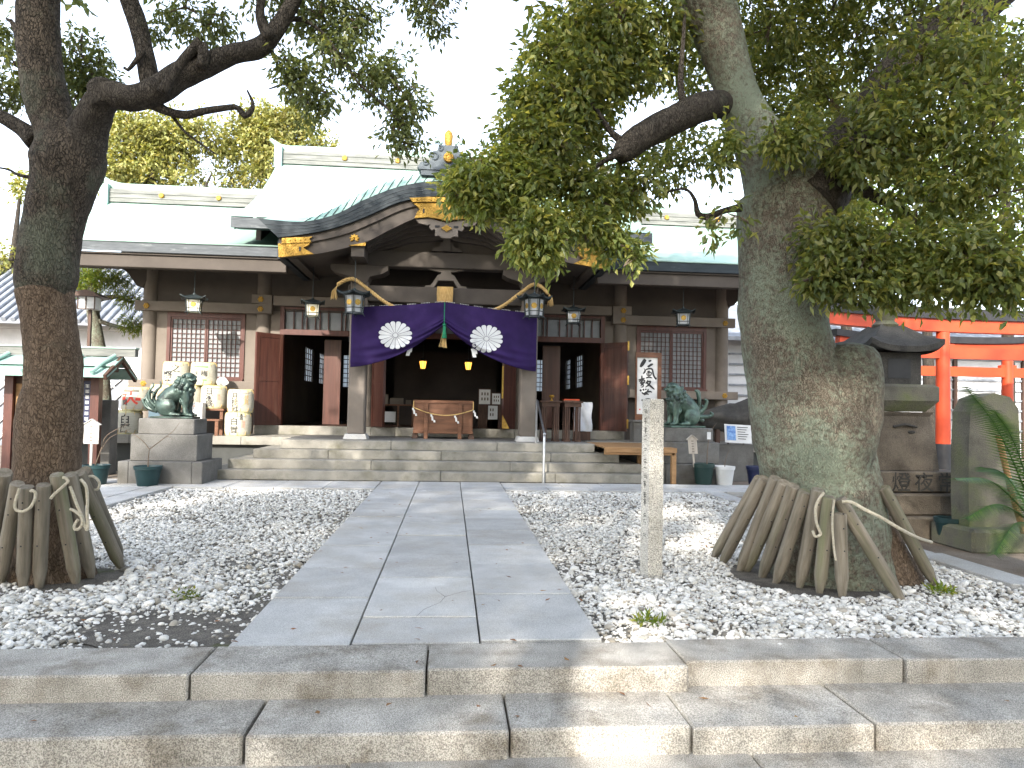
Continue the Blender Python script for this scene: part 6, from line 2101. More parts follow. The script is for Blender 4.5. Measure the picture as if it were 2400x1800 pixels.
def bould(u, v):
    a, e = 2 * math.pi * u, math.pi * (v - 0.5)
    d = Vector((math.cos(a) * math.cos(e), math.sin(a) * math.cos(e), math.sin(e)))
    k = 1 + 0.22 * mnoise.noise(d * 1.7) + 0.08 * mnoise.noise(d * 5)
    return (6.25 + 0.75 * d.x * k, 14.75 + 0.35 * d.y * k, 1.18 + 0.30 * d.z * k + 0.32 * d.x * k * (1 if d.x > 0 else 0.15))


bo = thing('boulder', 'dark brown display boulder on legs at the shaded podium corner', 'boulder', (6.25, 14.75, 0.64))
bl.grid(bould, 40, 24).build('rock', MAT['darkstone'], bo, 'all')
for x in (5.85, 6.5):
    hb('support_leg', 'darkwood', (x - 0.04, x + 0.04, 14.6, 14.7, 0.638, 1.05), parent=bo)

# ================================================================== RIGHT SIDE: STONE LANTERN, MONUMENT, TORII
sl = thing('stone_lantern', 'big weathered stone lantern behind the lichen-covered tree', 'stone lantern', (5.42, 7.95, -0.07))
def sq(name, x, y, prof, m, parent, seg=4, rot=math.pi / 4):
    """square turned block; prof lists half-widths and heights"""
    k = 1.4142
    return MB().lathe([(w_ * k, z) for w_, z in prof], (x, y, 0), seg, rot).build(name, MAT[m], parent)


LX, LY = 5.42, 8.1
MB().cbox(LX - 0.78, LX + 0.78, LY - 0.72, LY + 0.72, -0.07, 0.18, 0.02).build('base_step', MAT['lanternstone'], sl)
MB().cbox(LX - 0.68, LX + 0.68, LY - 0.62, LY + 0.62, 0.183, 0.42, 0.02).build('base_step', MAT['lanternstone'], sl)
ins = MB().cbox(LX - 0.62, LX + 0.62, LY - 0.52, LY + 0.52, 0.43, 0.66, 0.015).build('inscribed_slab', MAT['lanternstone'], sl)
m_ = MB()
for k, ch in enumerate('燈夜常'):
    letters(m_, ch, 0.23, -0.17 + 0.27 * k, 0.655, 0.22, lambda u, v: (LX + u, LY - 0.5225, v), 0.01)
m_.build('carved_letters', MAT['darkstone'], ins)
sq('pedestal', LX - 0.03, LY, [(0.40, 0.665), (0.395, 0.70), (0.37, 1.0), (0.33, 1.28), (0.36, 1.33)], 'lanternstone', sl)
m_ = MB().tube([(LX - 0.16, LY - 0.365, 1.16), (LX - 0.03, LY - 0.372, 1.19), (LX + 0.12, LY - 0.365, 1.16)], 0.015, 6)
m_.ell((LX + 0.06, LY - 0.36, 1.10), (0.05, 0.012, 0.02), 8, 6)
m_.build('carved_crest', MAT['darkstone'], sl)
sq('shelf', LX - 0.03, LY, [(0.30, 1.335), (0.40, 1.46), (0.40, 1.62), (0.36, 1.65)], 'mossy', sl)
fbx = sq('fire_box', LX - 0.03, LY, [(0.27, 1.655), (0.27, 2.02)], 'darkstone', sl)
hb('fire_opening', 'black', (LX - 0.17, LX + 0.11, LY - 0.274, LY - 0.268, 1.72, 1.95), parent=sl)
# roof with upswept corners
V, F = [], []
lev = [(0.44, 2.02), (0.445, 2.085), (0.33, 2.17), (0.22, 2.26), (0.13, 2.34)]
n_ = 8
for li, (w_, z) in enumerate(lev):
    cs = [(-1, -1), (1, -1), (1, 1), (-1, 1)]
    for k in range(4):
        a, b = cs[k], cs[(k + 1) % 4]
        for q in range(n_):
            t = q / n_
            x, y = a[0] + (b[0] - a[0]) * t, a[1] + (b[1] - a[1]) * t
            V.append((LX - 0.03 + w_ * x, LY + w_ * y, z + (0.09 if li < 2 else 0.03) * abs(2 * t - 1) ** 3))
for li in range(4):
    for k in range(4 * n_):
        k2 = (k + 1) % (4 * n_)
        F.append((li * 4 * n_ + k, li * 4 * n_ + k2, (li + 1) * 4 * n_ + k2, (li + 1) * 4 * n_ + k))
F += [tuple(reversed(range(4 * n_))), tuple(range(16 * n_, 20 * n_))]
MB().add(V, F).build('cap_roof', MAT['darkstone'], sl)
MB().lathe([(0.12, 2.33), (0.15, 2.37), (0.10, 2.42), (0.13, 2.50), (0.14, 2.58), (0.08, 2.66), (0.01, 2.74)], (LX - 0.03, LY, 0), 18).build('jewel_finial', MAT['mossy'], sl, True)

mo = thing('stone_monument', 'upright mossy stone slab at the edge beside the palm', 'monument', (5.74, 7.0, -0.07))
prof = [(-0.27, 0.0), (-0.285, 0.5), (-0.28, 1.0), (-0.26, 1.36), (-0.19, 1.50), (0.0, 1.56), (0.18, 1.52), (0.27, 1.40), (0.29, 0.9), (0.31, 0.4), (0.31, 0.0)]
MB().prism([(5.81 + a, b - 0.02) for a, b in prof], 6.9, 7.16).build('slab', MAT['mossy'], mo)
MB().cbox(5.42, 6.40, 6.70, 7.35, -0.09, 0.16, 0.03).build('base', MAT['mossy'], mo)
# vermilion gates
def torii(label, xa, xb, y, zn, zk, ztop, r, ext, base_h=0.35):
    t = thing('torii_gate', label, 'gate', ((xa + xb) / 2, y, 0), 'vermilion shrine gates')
    for x in (xa, xb):
        o = MB().lathe([(r * 1.12, -0.07), (r * 1.05, base_h), (r * 0.95, zk)], (x, y, 0), 22).build('post', MAT['vermilion'], t, True)
        MB().lathe([(r * 1.3, -0.07), (r * 1.28, base_h * 0.9), (r * 1.15, base_h)], (x, y, 0), 22).build('black_foot', MAT['black'], o, True)
        for s_ in (-1, 1):
            hb('wedge', 'vermilion', (x + s_ * r * 1.15 - 0.05, x + s_ * r * 1.15 + 0.05, y - 0.05, y + 0.05, zn + 0.20, zn + 0.26), parent=o)
    hb('cross_tie', 'vermilion', (xa - ext * 0.55, xb + ext * 0.55, y - 0.06, y + 0.06, zn, zn + 0.20), parent=t)
    m_ = (xa + xb) / 2
    def bow(z0, z1, e):
        up_, lo_ = [], []
        for k in range(21):
            q = -1 + 2 * k / 20
            x = m_ + ((xb - xa) / 2 + e) * q
            up_.append((x, z1 + 0.10 * abs(q) ** 3))
            lo_.append((x, z0 + 0.10 * abs(q) ** 3))
        return up_ + lo_[::-1]
    MB().prism(bow(zk, zk + 0.22, ext), y - 0.09, y + 0.09).build('lower_lintel', MAT['vermilion'], t)
    MB().prism(bow(zk + 0.222, ztop, ext * 1.12), y - 0.14, y + 0.14).build('black_lintel', MAT['black'], t)
    hb('strut', 'vermilion', (m_ - 0.06, m_ + 0.06, y - 0.04, y + 0.04, zn + 0.20, zk), parent=t)
    return t


torii('tall vermilion shrine gate with black lintel behind the stone lantern', 8.98, 12.3, 12.0, 2.33, 2.80, 3.22, 0.115, 2.3, 0.8)
torii('second vermilion shrine gate standing behind the tall one', 9.0, 12.05, 14.2, 2.15, 2.62, 2.98, 0.11, 0.75, 0.7)

# pale hall with louvred front behind the gates
gb = thing('pale_hall', 'low pale hall with louvred white front behind the vermilion gates', 'building', (13.5, 22, 0))
hb('wall', 'plaster', (8.6, 22, 21.9, 26, -0.07, 3.6), parent=gb)
for k in range(9):
    hb('louvre', 'rooftile', (9.0, 21.8, 21.84, 21.89, 0.5 + 0.33 * k, 0.56 + 0.33 * k), parent=gb)
for x in (10.6, 12.4, 14.4, 16.6, 19):
    hb('mullion', 'darkwood', (x - 0.06, x + 0.06, 21.80, 21.89, -0.07, 3.6), parent=gb)
MB().prism([(20.9, 3.5), (23.9, 4.9), (26.9, 3.5), (26.9, 3.62), (23.9, 5.05), (20.9, 3.62)], 8.2, 22.5, 0).build('roof', MAT['rooftile'], gb)
# red-white-blue striped curtain and small hall far behind on the right
sh = thing('side_hall', 'small hall with green copper roof beyond the shrine corner', 'building', (12.5, 27, 0))
hb('wall', 'taupe_wall', (9.6, 17, 28, 33, -0.07, 3.0), parent=sh)
MB().prism([(26.9, 3.25), (29, 4.2), (30.5, 5.3), (34, 3.3), (34, 3.2), (30.5, 5.2), (29, 4.1), (26.9, 3.1)], 9.0, 18, 0).build('roof', MAT['copper'], sh)
hb('ridge', 'copper_rim', (9.0, 18, 30.3, 30.7, 5.2, 5.5), parent=sh)
hb('lintel', 'vermilion', (9.4, 14, 26.0, 26.15, 2.25, 2.42), parent=sh)
hb('post', 'vermilion', (9.45, 9.6, 26.0, 26.15, -0.07, 2.24), parent=sh)
hb('post', 'vermilion', (13.8, 13.95, 26.0, 26.15, -0.07, 2.24), parent=sh)
hb('low_roof', 'darkwood', (9.2, 14.2, 25.9, 27.8, 2.45, 2.6), parent=sh)
cu2 = thing('striped_curtain', 'red white and navy striped curtain hanging under a vermilion lintel', 'curtain', (10.9, 25.9, 1.4))
cols_ = ['redink', 'white', 'navy', 'white']
for k in range(22):
    x = 9.65 + 0.13 * k
    MB().grid(lambda u, v: (x + 0.13 * u, 25.92 + 0.03 * math.sin((x + 0.13 * u) * 9), 1.25 + 0.95 * v), 4, 2).build('stripe', MAT[cols_[k % 4]], cu2)

# ================================================================== LEFT SIDE: NOTICE BOOTH, STOREHOUSE
nbth = thing('notice_booth', 'roofed notice booth with copper roof behind the brown-barked tree', 'notice board', (-6.6, 12.9, 0))
BY = 12.9
lb = lambda x: 0.2 + (x - 0.2) * BY / 13.0
for x in (-7.40, -5.98):
    hb('post', 'redwood', (lb(x) - 0.07, lb(x) + 0.07, BY - 0.07, BY + 0.07, -0.07, 1.78), parent=nbth)
hb('notice_panel', 'darkwood', (lb(-7.33), lb(-6.05), BY + 0.02, BY + 0.05, 0.75, 1.70), parent=nbth)
hb('orange_sheet', 'lightwood', (lb(-7.32), lb(-6.95), BY - 0.002, BY + 0.015, 0.80, 1.55), parent=nbth)
tb_ = hb('title_board', 'navy', (lb(-6.18), lb(-6.06), BY - 0.03, BY - 0.005, 0.82, 1.62), parent=nbth)
m_ = MB()
for k in range(7):
    z = 1.56 - 0.095 * k
    x = lb(-6.12)
    for q in range(3):
        m_.box(x - 0.03, x + 0.03, BY - 0.034, BY - 0.0305, z - 0.02 * q - 0.01, z - 0.02 * q)
    m_.box(x - 0.005, x + 0.005, BY - 0.036, BY - 0.0335, z - 0.055, z)
m_.build('white_marks', MAT['whitepaper'], tb_)
hb('cross_rail', 'redwood', (lb(-7.4), lb(-5.98), BY - 0.04, BY + 0.04, 0.62, 0.72), parent=nbth)
xa, xb = -7.75, lb(-5.55)
ya_, zt_ = BY, 2.06
rf = MB()
for s_ in (-1, 1):
    for (d0, d1, z0, z1) in ((0.02, 0.30, 2.05, 1.90), (0.24, 0.56, 1.86, 1.70)):
        rf.add([(xa, BY + s_ * d0, z0), (xb, BY + s_ * d0, z0), (xb, BY + s_ * d1, z1), (xa, BY + s_ * d1, z1), (xa, BY + s_ * d0, z0 - 0.03), (xb, BY + s_ * d0, z0 - 0.03), (xb, BY + s_ * d1, z1 - 0.03), (xa, BY + s_ * d1, z1 - 0.03)],
               [(0, 1, 2, 3), (7, 6, 5, 4), (0, 4, 5, 1), (1, 5, 6, 2), (2, 6, 7, 3), (3, 7, 4, 0)])
rf.build('copper_roof', MAT['copper_rim'], nbth)
hb('ridge_beam', 'ridge_side', (xa - 0.1, xb + 0.22, BY - 0.07, BY + 0.07, 2.06, 2.19), parent=nbth)
hb('ridge_cover', 'copper', (xa - 0.12, xb + 0.24, BY - 0.09, BY + 0.09, 2.191, 2.215), parent=nbth)
for x in (-7.5, -6.85, -6.3, -5.75):
    MB().tube([(lb(x) + 0.10, BY - 0.10, 2.07), (lb(x), BY - 0.33, 1.92), (lb(x) - 0.05, BY - 0.57, 1.75)], 0.035, 8).build('roof_roll', MAT['copper_rim'], nbth, True)
for (dz, w_) in ((0.0, 0.5),):
    m_ = MB()
    for s_ in (-1, 1):
        m_.beam((xb - 0.03, BY, 2.02), (xb - 0.03, BY + s_ * 0.58, 1.67), 0.05, 0.09)
    m_.build('verge', MAT['darkwood'], nbth)
hb('eave_beam', 'darkwood', (xa + 0.1, xb - 0.1, BY - 0.06, BY + 0.06, 1.785, 1.86), parent=nbth)
sbx = at(240, 1000, 13.6).x
hb('stone_block', 'granite_dark', (sbx - 0.14, sbx + 0.14, 13.6, 13.9, -0.07, 1.30), ch=0.01, parent=nbth)

ho = thing('storehouse', 'white plastered storehouse with grey tiled roof beyond the notice booth', 'building', (-11, 23, 0))
hb('wall', 'plaster', (-16, -7.6, 22.0, 27.0, -0.07, 3.55), parent=ho)
hb('cornice', 'white', (-16.1, -7.5, 21.80, 21.99, 3.36, 3.55), parent=ho)
hb('tile_band', 'rooftile', (-16, -7.62, 21.93, 21.99, -0.07, 1.95), parent=ho)
m_ = MB()
k = 0
for x in np.arange(-16, -7.6, 0.5):
    for z in np.arange(0.0, 1.9, 0.5):
        for (sx0, sx1) in ((0, 0.5), (0.5, 0)):
            if x + 0.5 <= -7.6:
                m_.beam((x + sx0, 21.92, z), (x + sx1, 21.92, min(z + 0.5, 1.95)), 0.03, 0.09, (0, 1, 0))
m_.build('plaster_lattice', MAT['white'], ho)
MB().prism([(21.1, 3.52), (24.5, 5.75), (27.9, 3.5), (27.9, 3.4), (24.5, 5.6), (21.1, 3.42)], -16.6, -7.1, 0).build('roof', MAT['rooftile'], ho)
for k in range(37):
    x = -16.4 + 0.25 * k
    MB().tube([(x, 21.06, 3.53), (x, 24.45, 5.76)], 0.068, 8).build('tile_roll', MAT['rooftile'], ho, True)
for x in (-16.5, -7.2):
    MB().tube([(x, 21.0, 3.62), (x, 24.4, 5.85)], 0.13, 8).build('verge_roll', MAT['rooftile'], ho, True)
hb('ridge', 'rooftile', (-16.7, -7.0, 24.3, 24.7, 5.6, 6.05), parent=ho)
# ================================================================== TREES
DK = 1.085  # the limb tables below were read off at 2212 px width


def limb(pts, wid=None, seg=24, step=0.04, bark=0.10, seed=0.0, fn=1.0):
    """bark-covered limb through world points with radii; returns arrays"""
    P = dense([tuple(p) for p in pts], 10)
    Rr = dense([(w_, 0) for w_ in wid], 10)
    P = [Vector(p) for p in P]
    Rr = [max(0.002, float(r_[0])) for r_ in Rr]
    # resample
    Q, W = [P[0]], [Rr[0]]
    acc = 0
    for i in range(1, len(P)):
        acc += (P[i] - P[i - 1]).length
        if acc >= step or i == len(P) - 1:
            Q.append(P[i])
            W.append(Rr[i])
            acc = 0
    n = len(Q)
    V, F = [], []
    prev = None
    for i in range(n):
        d = (Q[min(i + 1, n - 1)] - Q[max(i - 1, 0)])
        d = d.normalized() if d.length > 1e-6 else Vector((0, 0, 1))
        if prev is None:
            a = d.cross(Vector((0, 1, 0)))
            if a.length < 1e-3:
                a = d.cross(Vector((1, 0, 0)))
        else:
            a = prev - d * prev.dot(d)
        a.normalize()
        prev = a
        b = d.cross(a)
        for k in range(seg):
            t = 2 * math.pi * k / seg
            u = a * math.cos(t) + b * math.sin(t)
            p = Q[i] + u * W[i]
            nz = mnoise.noise((p * (3.0 * fn)) + Vector((seed, seed, 0))) * 0.9 + 0.5 * mnoise.noise(p * (9.0 * fn) + Vector((0, seed, 0))) + 0.3 * mnoise.noise(Vector((p.x * 34, p.y * 34, p.z * 12)))
            V.append(Q[i] + u * W[i] * (1 + bark * nz))
    for i in range(n - 1):
        for k in range(seg):
            k2 = (k + 1) % seg
            F.append((i * seg + k, i * seg + k2, (i + 1) * seg + k2, (i + 1) * seg + k))
    m_ = MB()
    m_.add(V, F)
    m_.f.append(tuple(reversed(range(seg))))
    m_.f.append(tuple(range((n - 1) * seg, n * seg)))
    return m_


def dl(tab, Y):
    """table of (x, y, width[, Y]) in picture units to points and radii"""
    P, W = [], []
    for row in tab:
        yy = row[3] if len(row) > 3 else Y
        P.append(at(row[0] * DK, row[1] * DK, yy))
        tx = (row[0] * DK - 1200) / 1663.0
        dep = (P[-1] - CAM).dot(fwd)
        W.append(row[2] * DK * dep / 1663.0 / 2 / math.sqrt(1 + tx * tx))
    return P, W


def leaves(centers, radii, n_sub, per, llen, lwid, spread=0.13, droop=0.45, seed=1, simple=False):
    """leaf blades gathered in tufts inside blobs; each blade is two facets folded on its rib"""
    rg = np.random.default_rng(seed)
    C, S = [], []
    for (c, r_, k) in zip(centers, radii, n_sub):
        q = rg.normal(0, 1, (k, 3))
        q /= np.linalg.norm(q, axis=1)[:, None]
        q *= rg.uniform(0.15, 1.0, (k, 1)) ** 0.45
        sub = np.array(c)[None] + q * np.array(r_)[None]
        C.append(np.repeat(sub, per, axis=0))
        S.append(np.repeat(q, per, axis=0))
    C, S = np.concatenate(C), np.concatenate(S)
    n = len(C)
    d = rg.normal(0, 1, (n, 3))
    d /= np.linalg.norm(d, axis=1)[:, None]
    d = d + S * 0.5
    d[:, 2] -= droop
    d /= np.linalg.norm(d, axis=1)[:, None]
    base = C + d * rg.uniform(0.0, 1.0, (n, 1)) * spread + rg.normal(0, spread * 0.35, (n, 3))
    ax = d + rg.normal(0, 0.35, (n, 3))
    ax[:, 2] -= droop * 0.5
    ax /= np.linalg.norm(ax, axis=1)[:, None]
    upv = rg.normal(0, 0.6, (n, 3)) + np.array([0, 0, 1.0])
    side = np.cross(ax, upv)
    side /= np.linalg.norm(side, axis=1)[:, None] + 1e-9
    nrm = np.cross(side, ax)
    L_ = llen * rg.uniform(0.65, 1.25, (n, 1))
    W_ = lwid * rg.uniform(0.7, 1.2, (n, 1))
    fold = nrm * W_ * rg.uniform(0.1, 0.45, (n, 1))
    curl = nrm * L_ * rg.uniform(-0.12, 0.05, (n, 1))
    v0 = base
    v1 = base + ax * L_ * 0.45 + side * W_ * 0.5 + fold
    v2 = base + ax * L_ + curl * 2
    v3 = base + ax * L_ * 0.45 - side * W_ * 0.5 + fold
    v4 = base + ax * L_ * 0.5 + curl * 0.5
    if simple:
        V = np.stack([v0, v1, v2, v3], 1).reshape(-1, 3)
        o_ = (np.arange(n) * 4)[:, None]
        F = np.concatenate([o_ + np.array([[0, 2, 1]]), o_ + np.array([[0, 3, 2]])], 1).reshape(-1, 3)
        return V, F, None
    V = np.stack([v0, v1, v2, v3, v4], 1).reshape(-1, 3)
    o_ = (np.arange(n) * 5)[:, None]
    F = np.concatenate([o_ + np.array([[0, 4, 1]]), o_ + np.array([[4, 2, 1]]), o_ + np.array([[0, 3, 4]]), o_ + np.array([[3, 2, 4]])], 1).reshape(-1, 3)
    return V, F, None


def crown(name, parent, blobs, m, per, llen, lwid, seed, spread=0.13, droop=0.45, twigs=None, twig_m='twig', simple=False):
    """blobs: (centre, (rx,ry,rz), tufts[, anchor])"""
    cs = [b[0] for b in blobs]
    rs = [b[1] for b in blobs]
    ns = [b[2] for b in blobs]
    V, F, subs = leaves(cs, rs, ns, per, llen, lwid, spread, droop, seed, simple)
    o = npmesh(name, V, F, MAT[m], parent, smooth=False)
    if twigs:
        rg = np.random.default_rng(seed + 5)
        m_ = MB()
        for b in blobs:
            c = Vector(b[0])
            anc = Vector(b[3]) if len(b) > 3 else c
            k = max(2, int(b[2] * twigs))
            for _ in range(k):
                q = rg.normal(0, 1, 3)
                q /= np.linalg.norm(q)
                e = c + Vector((q[0] * b[1][0], q[1] * b[1][1], q[2] * b[1][2])) * rg.uniform(0.3, 0.95)
                mid_ = anc.lerp(e, 0.5) + Vector(rg.normal(0, 0.06, 3))
                r0_ = 0.004 + 0.003 * rg.random()
                m_.tube([anc, anc.lerp(mid_, 0.6), mid_, e], [r0_ * 1.6, r0_ * 1.3, r0_, 0.0015], 4, False)
        m_.build('twigs', MAT[twig_m], parent)
    return o


def blob(dx, dy, rD, Y, k, squash=1.0, ry=None, anchor=None):
    c = at(dx * DK, dy * DK, Y)
    r_ = rD * DK * Y / 1663.0
    b = (tuple(c), (r_, ry if ry else r_ * 1.0, r_ * squash), k)
    return b + ((tuple(anchor),) if anchor is not None else ())


# ---------------------------------------------------------------- the brown-barked tree on the left
TL = thing('camphor_tree', 'brown-barked camphor tree with dark twisted limbs near the sake barrels', 'tree', (-2.5, 5.5, -0.06), 'camphor trees in the gravel beds')
tab = [(112, 1262, 205), (106, 1215, 185), (102, 1140, 172), (100, 1060, 165), (102, 1000, 152), (108, 900, 150), (118, 800, 130), (108, 700, 126), (97, 625, 134), (103, 560, 140), (110, 500, 138), (122, 450, 142), (138, 400, 152), (146, 350, 168), (140, 310, 150), (120, 270, 108), (100, 210, 104), (84, 120, 102), (82, 40, 100), (84, -60, 92), (70, -200, 80), (60, -340, 60)]
P, W = dl([r_ for r_ in tab if r_[1] > 590], 5.62)
limb(P, W, 48, 0.03, 0.07, 1.3).build('trunk', MAT['barkL'], TL, 'all')
P, W = dl([(98, 655, 118), (97, 625, 136), (100, 600, 144)] + [r_ for r_ in tab if r_[1] < 590], 5.62)
limb(P, W, 48, 0.03, 0.09, 1.9).build('upper_trunk', MAT['barkM'], TL, 'all')


def addlimb(tab, Y, m, parent, seg=18, bark=0.10, seed=0.0, name='branch'):
    P, W = dl(tab, Y)
    limb(P, W, seg, 0.03, bark, seed).build(name, MAT[m], parent, 'all')
    return P


addlimb([(146, 410, 60, 5.64), (152, 380, 96, 5.63), (170, 330, 112, 5.6), (192, 275, 94, 5.55), (212, 230, 80, 5.48), (236, 205, 68, 5.42), (285, 212, 62), (340, 195, 64), (385, 165, 62), (430, 148, 56), (500, 118, 46), (560, 104, 46), (592, 70, 40), (618, 30, 34), (640, -10, 30), (668, -90, 26), (700, -180, 18)], 5.4, 'barkD', TL, 24, 0.12, 2.0)
addlimb([(226, 232, 60), (222, 200, 66), (217, 182, 62), (215, 174, 40)], 5.42, 'barkD', TL, 18, 0.06, 2.4, 'cut_stump')
addlimb([(330, 205, 44), (322, 160, 46), (312, 110, 44), (300, 60, 44), (284, 15, 44), (268, -40, 38), (250, -150, 26)], 5.5, 'barkD', TL, 18, 0.12, 3.0)
addlimb([(350, 200, 26), (372, 165, 24), (395, 130, 22), (425, 100, 26), (436, 92, 30)], 5.3, 'barkD', TL, 14, 0.12, 4.0)
addlimb([(436, 95, 24), (440, 120, 26), (436, 145, 26)], 5.3, 'barkD', TL, 12, 0.1, 4.4)
addlimb([(584, 85, 32), (566, 50, 24), (562, 15, 20), (574, -40, 16)], 5.35, 'barkD', TL, 12, 0.1, 5.0)
addlimb([(330, 225, 30), (360, 240, 22), (400, 248, 20), (440, 240, 17), (480, 234, 15), (512, 232, 13), (528, 250, 15), (542, 240, 12), (546, 222, 8), (534, 195, 4)], 5.45, 'barkD', TL, 12, 0.15, 6.0)
addlimb([(80, 305, 60), (50, 280, 42), (15, 258, 36), (-40, 230, 32), (-120, 170, 24)], 5.6, 'barkD', TL, 14, 0.12, 7.0)
addlimb([(60, 130, 34), (30, 55, 14), (14, 40, 6)], 5.6, 'barkD', TL, 10, 0.1, 7.7)
addlimb([(80, 385, 12), (40, 378, 8), (18, 366, 6), (-20, 360, 4)], 5.5, 'barkD', TL, 8, 0.1, 8.0)
h1 = addlimb([(622, 40, 16), (660, 45, 9), (700, 75, 8), (740, 130, 7), (775, 180, 6), (830, 228, 5), (862, 262, 3)], 5.5, 'barkD', TL, 8, 0.1, 9.0)
h2 = addlimb([(582, 100, 12), (600, 140, 6), (622, 180, 5), (650, 210, 4), (690, 240, 2)], 5.5, 'barkD', TL, 8, 0.1, 9.5)
addlimb([(372, 250, 8), (400, 285, 6), (440, 315, 5), (470, 335, 2)], 5.5, 'barkD', TL, 6, 0.1, 9.7)
addlimb([(310, 110, 16), (278, 150, 9), (268, 146, 7)], 5.4, 'barkD', TL, 8, 0.1, 9.9)
bl_ = []
for (dx, dy, rD, Y, k) in ((690, 30, 60, 5.6, 26), (740, 60, 55, 5.8, 26), (720, 110, 45, 5.5, 18), (780, 20, 45, 5.9, 16), (800, 170, 42, 5.6, 20), (850, 170, 45, 5.6, 22), (880, 215, 36, 5.6, 18), (872, 262, 28, 5.6, 12), (892, 312, 20, 5.6, 6), (850, 295, 24, 5.6, 7),
                           (640, 170, 38, 5.5, 16), (690, 195, 36, 5.5, 16), (660, 225, 30, 5.5, 10), (620, 130, 26, 5.4, 8), (945, 15, 42, 5.8, 14), (900, -30, 60, 5.9, 22), (930, 50, 22, 5.8, 5),
                           (440, 55, 36, 5.9, 12), (480, 35, 34, 5.9, 10), (400, 15, 45, 6.0, 14), (360, 60, 30, 6.0, 6), (175, 120, 55, 6.2, 40), (195, 170, 45, 6.2, 30), (165, 210, 35, 6.2, 16), (30, 140, 45, 6.1, 20), (15, 200, 40, 6.1, 16), (55, 190, 22, 6.1, 6), (10, 75, 40, 6.1, 10), (660, -60, 110, 5.7, 50), (560, -120, 140, 5.7, 60)):
    bl_.append(blob(dx, dy, rD, Y, k))
crown('crown', TL, bl_, 'leafL', 22, 0.062, 0.028, 11, 0.10, 0.55, 0.25)


def upper(parent, x0, x1, y0, y1, z0, z1, nb, m, seed):  # unseen foliage above the frame, shaped to shade the porch and facade
    rg = np.random.default_rng(seed)
    bs = []
    for k in range(nb):
        z = rg.uniform(z0, z1)
        bs.append(((rg.uniform(x0, x1), rg.uniform(y0, y1), z), (0.8, 0.8, 0.6), 15))
    crown('shade_crown', parent, bs, m, 14, 0.135, 0.07, seed, 0.16, 0.3, simple=True)


upper(TL, -4.9, 0.1, 4.0, 7.2, 5.6, 9.7, 130, 'leafL', 14)

# ---------------------------------------------------------------- the lichen-covered tree on the right
TR = thing('camphor_tree', 'massive lichen-covered camphor tree leaning beside the stone lantern', 'tree', (3.1, 5.6, -0.06), 'camphor trees in the gravel beds')
tab = [(1800, 1318, 300), (1798, 1270, 285), (1790, 1200, 275), (1782, 1130, 268), (1772, 1070, 264), (1764, 1000, 258), (1752, 930, 262), (1735, 860, 250), (1712, 790, 215), (1697, 720, 196), (1690, 650, 194), (1690, 580, 198), (1696, 510, 212), (1704, 450, 222), (1700, 400, 210), (1672, 350, 160), (1632, 290, 116), (1606, 240, 100), (1588, 190, 92), (1570, 130, 96), (1548, 60, 108), (1524, -10, 116), (1500, -100, 110), (1470, -220, 96), (1450, -340, 70)]
P, W = dl(tab, 5.6)
limb(P, W, 60, 0.03, 0.055, 21.3, 0.8).build('trunk', MAT['barkR'], TR, 'all')
addlimb([(1830, 1120, 160), (1870, 1190, 170), (1905, 1260, 180), (1930, 1320, 200)], 5.55, 'barkL', TR, 30, 0.09, 22.0, 'root')
addlimb([(1768, 1090, 120), (1772, 1030, 190), (1780, 960, 222), (1800, 890, 214), (1822, 825, 180), (1832, 782, 150), (1835, 760, 126), (1836, 748, 92), (1836, 742, 40)], 5.47, 'barkR', TR, 36, 0.05, 23.0, 'cut_stump')
addlimb([(1735, 440, 180), (1790, 370, 150), (1850, 290, 126), (1910, 210, 112), (1970, 120, 112), (2040, 60, 118), (2110, 10, 112), (2190, -50, 100), (2300, -140, 84), (2400, -240, 60)], 5.5, 'barkD', TR, 26, 0.09, 24.0)
addlimb([(1606, 250, 40, 5.74), (1586, 236, 52, 5.68), (1556, 226, 62, 5.56), (1520, 232, 64, 5.42), (1470, 252, 64), (1420, 276, 62), (1380, 300, 60), (1350, 325, 54), (1335, 340, 36)], 5.35, 'barkD', TR, 20, 0.10, 25.0)
addlimb([(1350, 310, 22), (1320, 285, 14), (1290, 240, 10), (1262, 205, 8), (1220, 180, 5)], 5.35, 'barkD', TR, 10, 0.1, 26.0)
addlimb([(1340, 330, 20), (1300, 350, 12), (1240, 400, 9), (1180, 420, 7), (1110, 450, 5)], 5.3, 'barkD', TR, 8, 0.1, 26.5)
addlimb([(1480, 250, 20), (1470, 180, 14), (1475, 100, 10), (1480, 20, 6)], 5.35, 'barkD', TR, 8, 0.1, 27.0)
addlimb([(1600, 448, 22), (1565, 455, 14), (1530, 468, 16), (1508, 462, 14), (1500, 430, 9), (1478, 408, 6), (1430, 420, 4), (1390, 448, 3), (1360, 470, 2)], 5.5, 'barkD', TR, 8, 0.1, 28.0)
addlimb([(1830, 380, 40), (1880, 420, 26), (1940, 450, 20), (2010, 500, 14), (2080, 560, 8)], 5.2, 'barkD', TR, 10, 0.1, 29.0)
addlimb([(1860, 300, 40), (1950, 290, 24), (2050, 320, 16), (2150, 380, 10)], 5.0, 'barkD', TR, 10, 0.1, 30.0)
bl_ = []
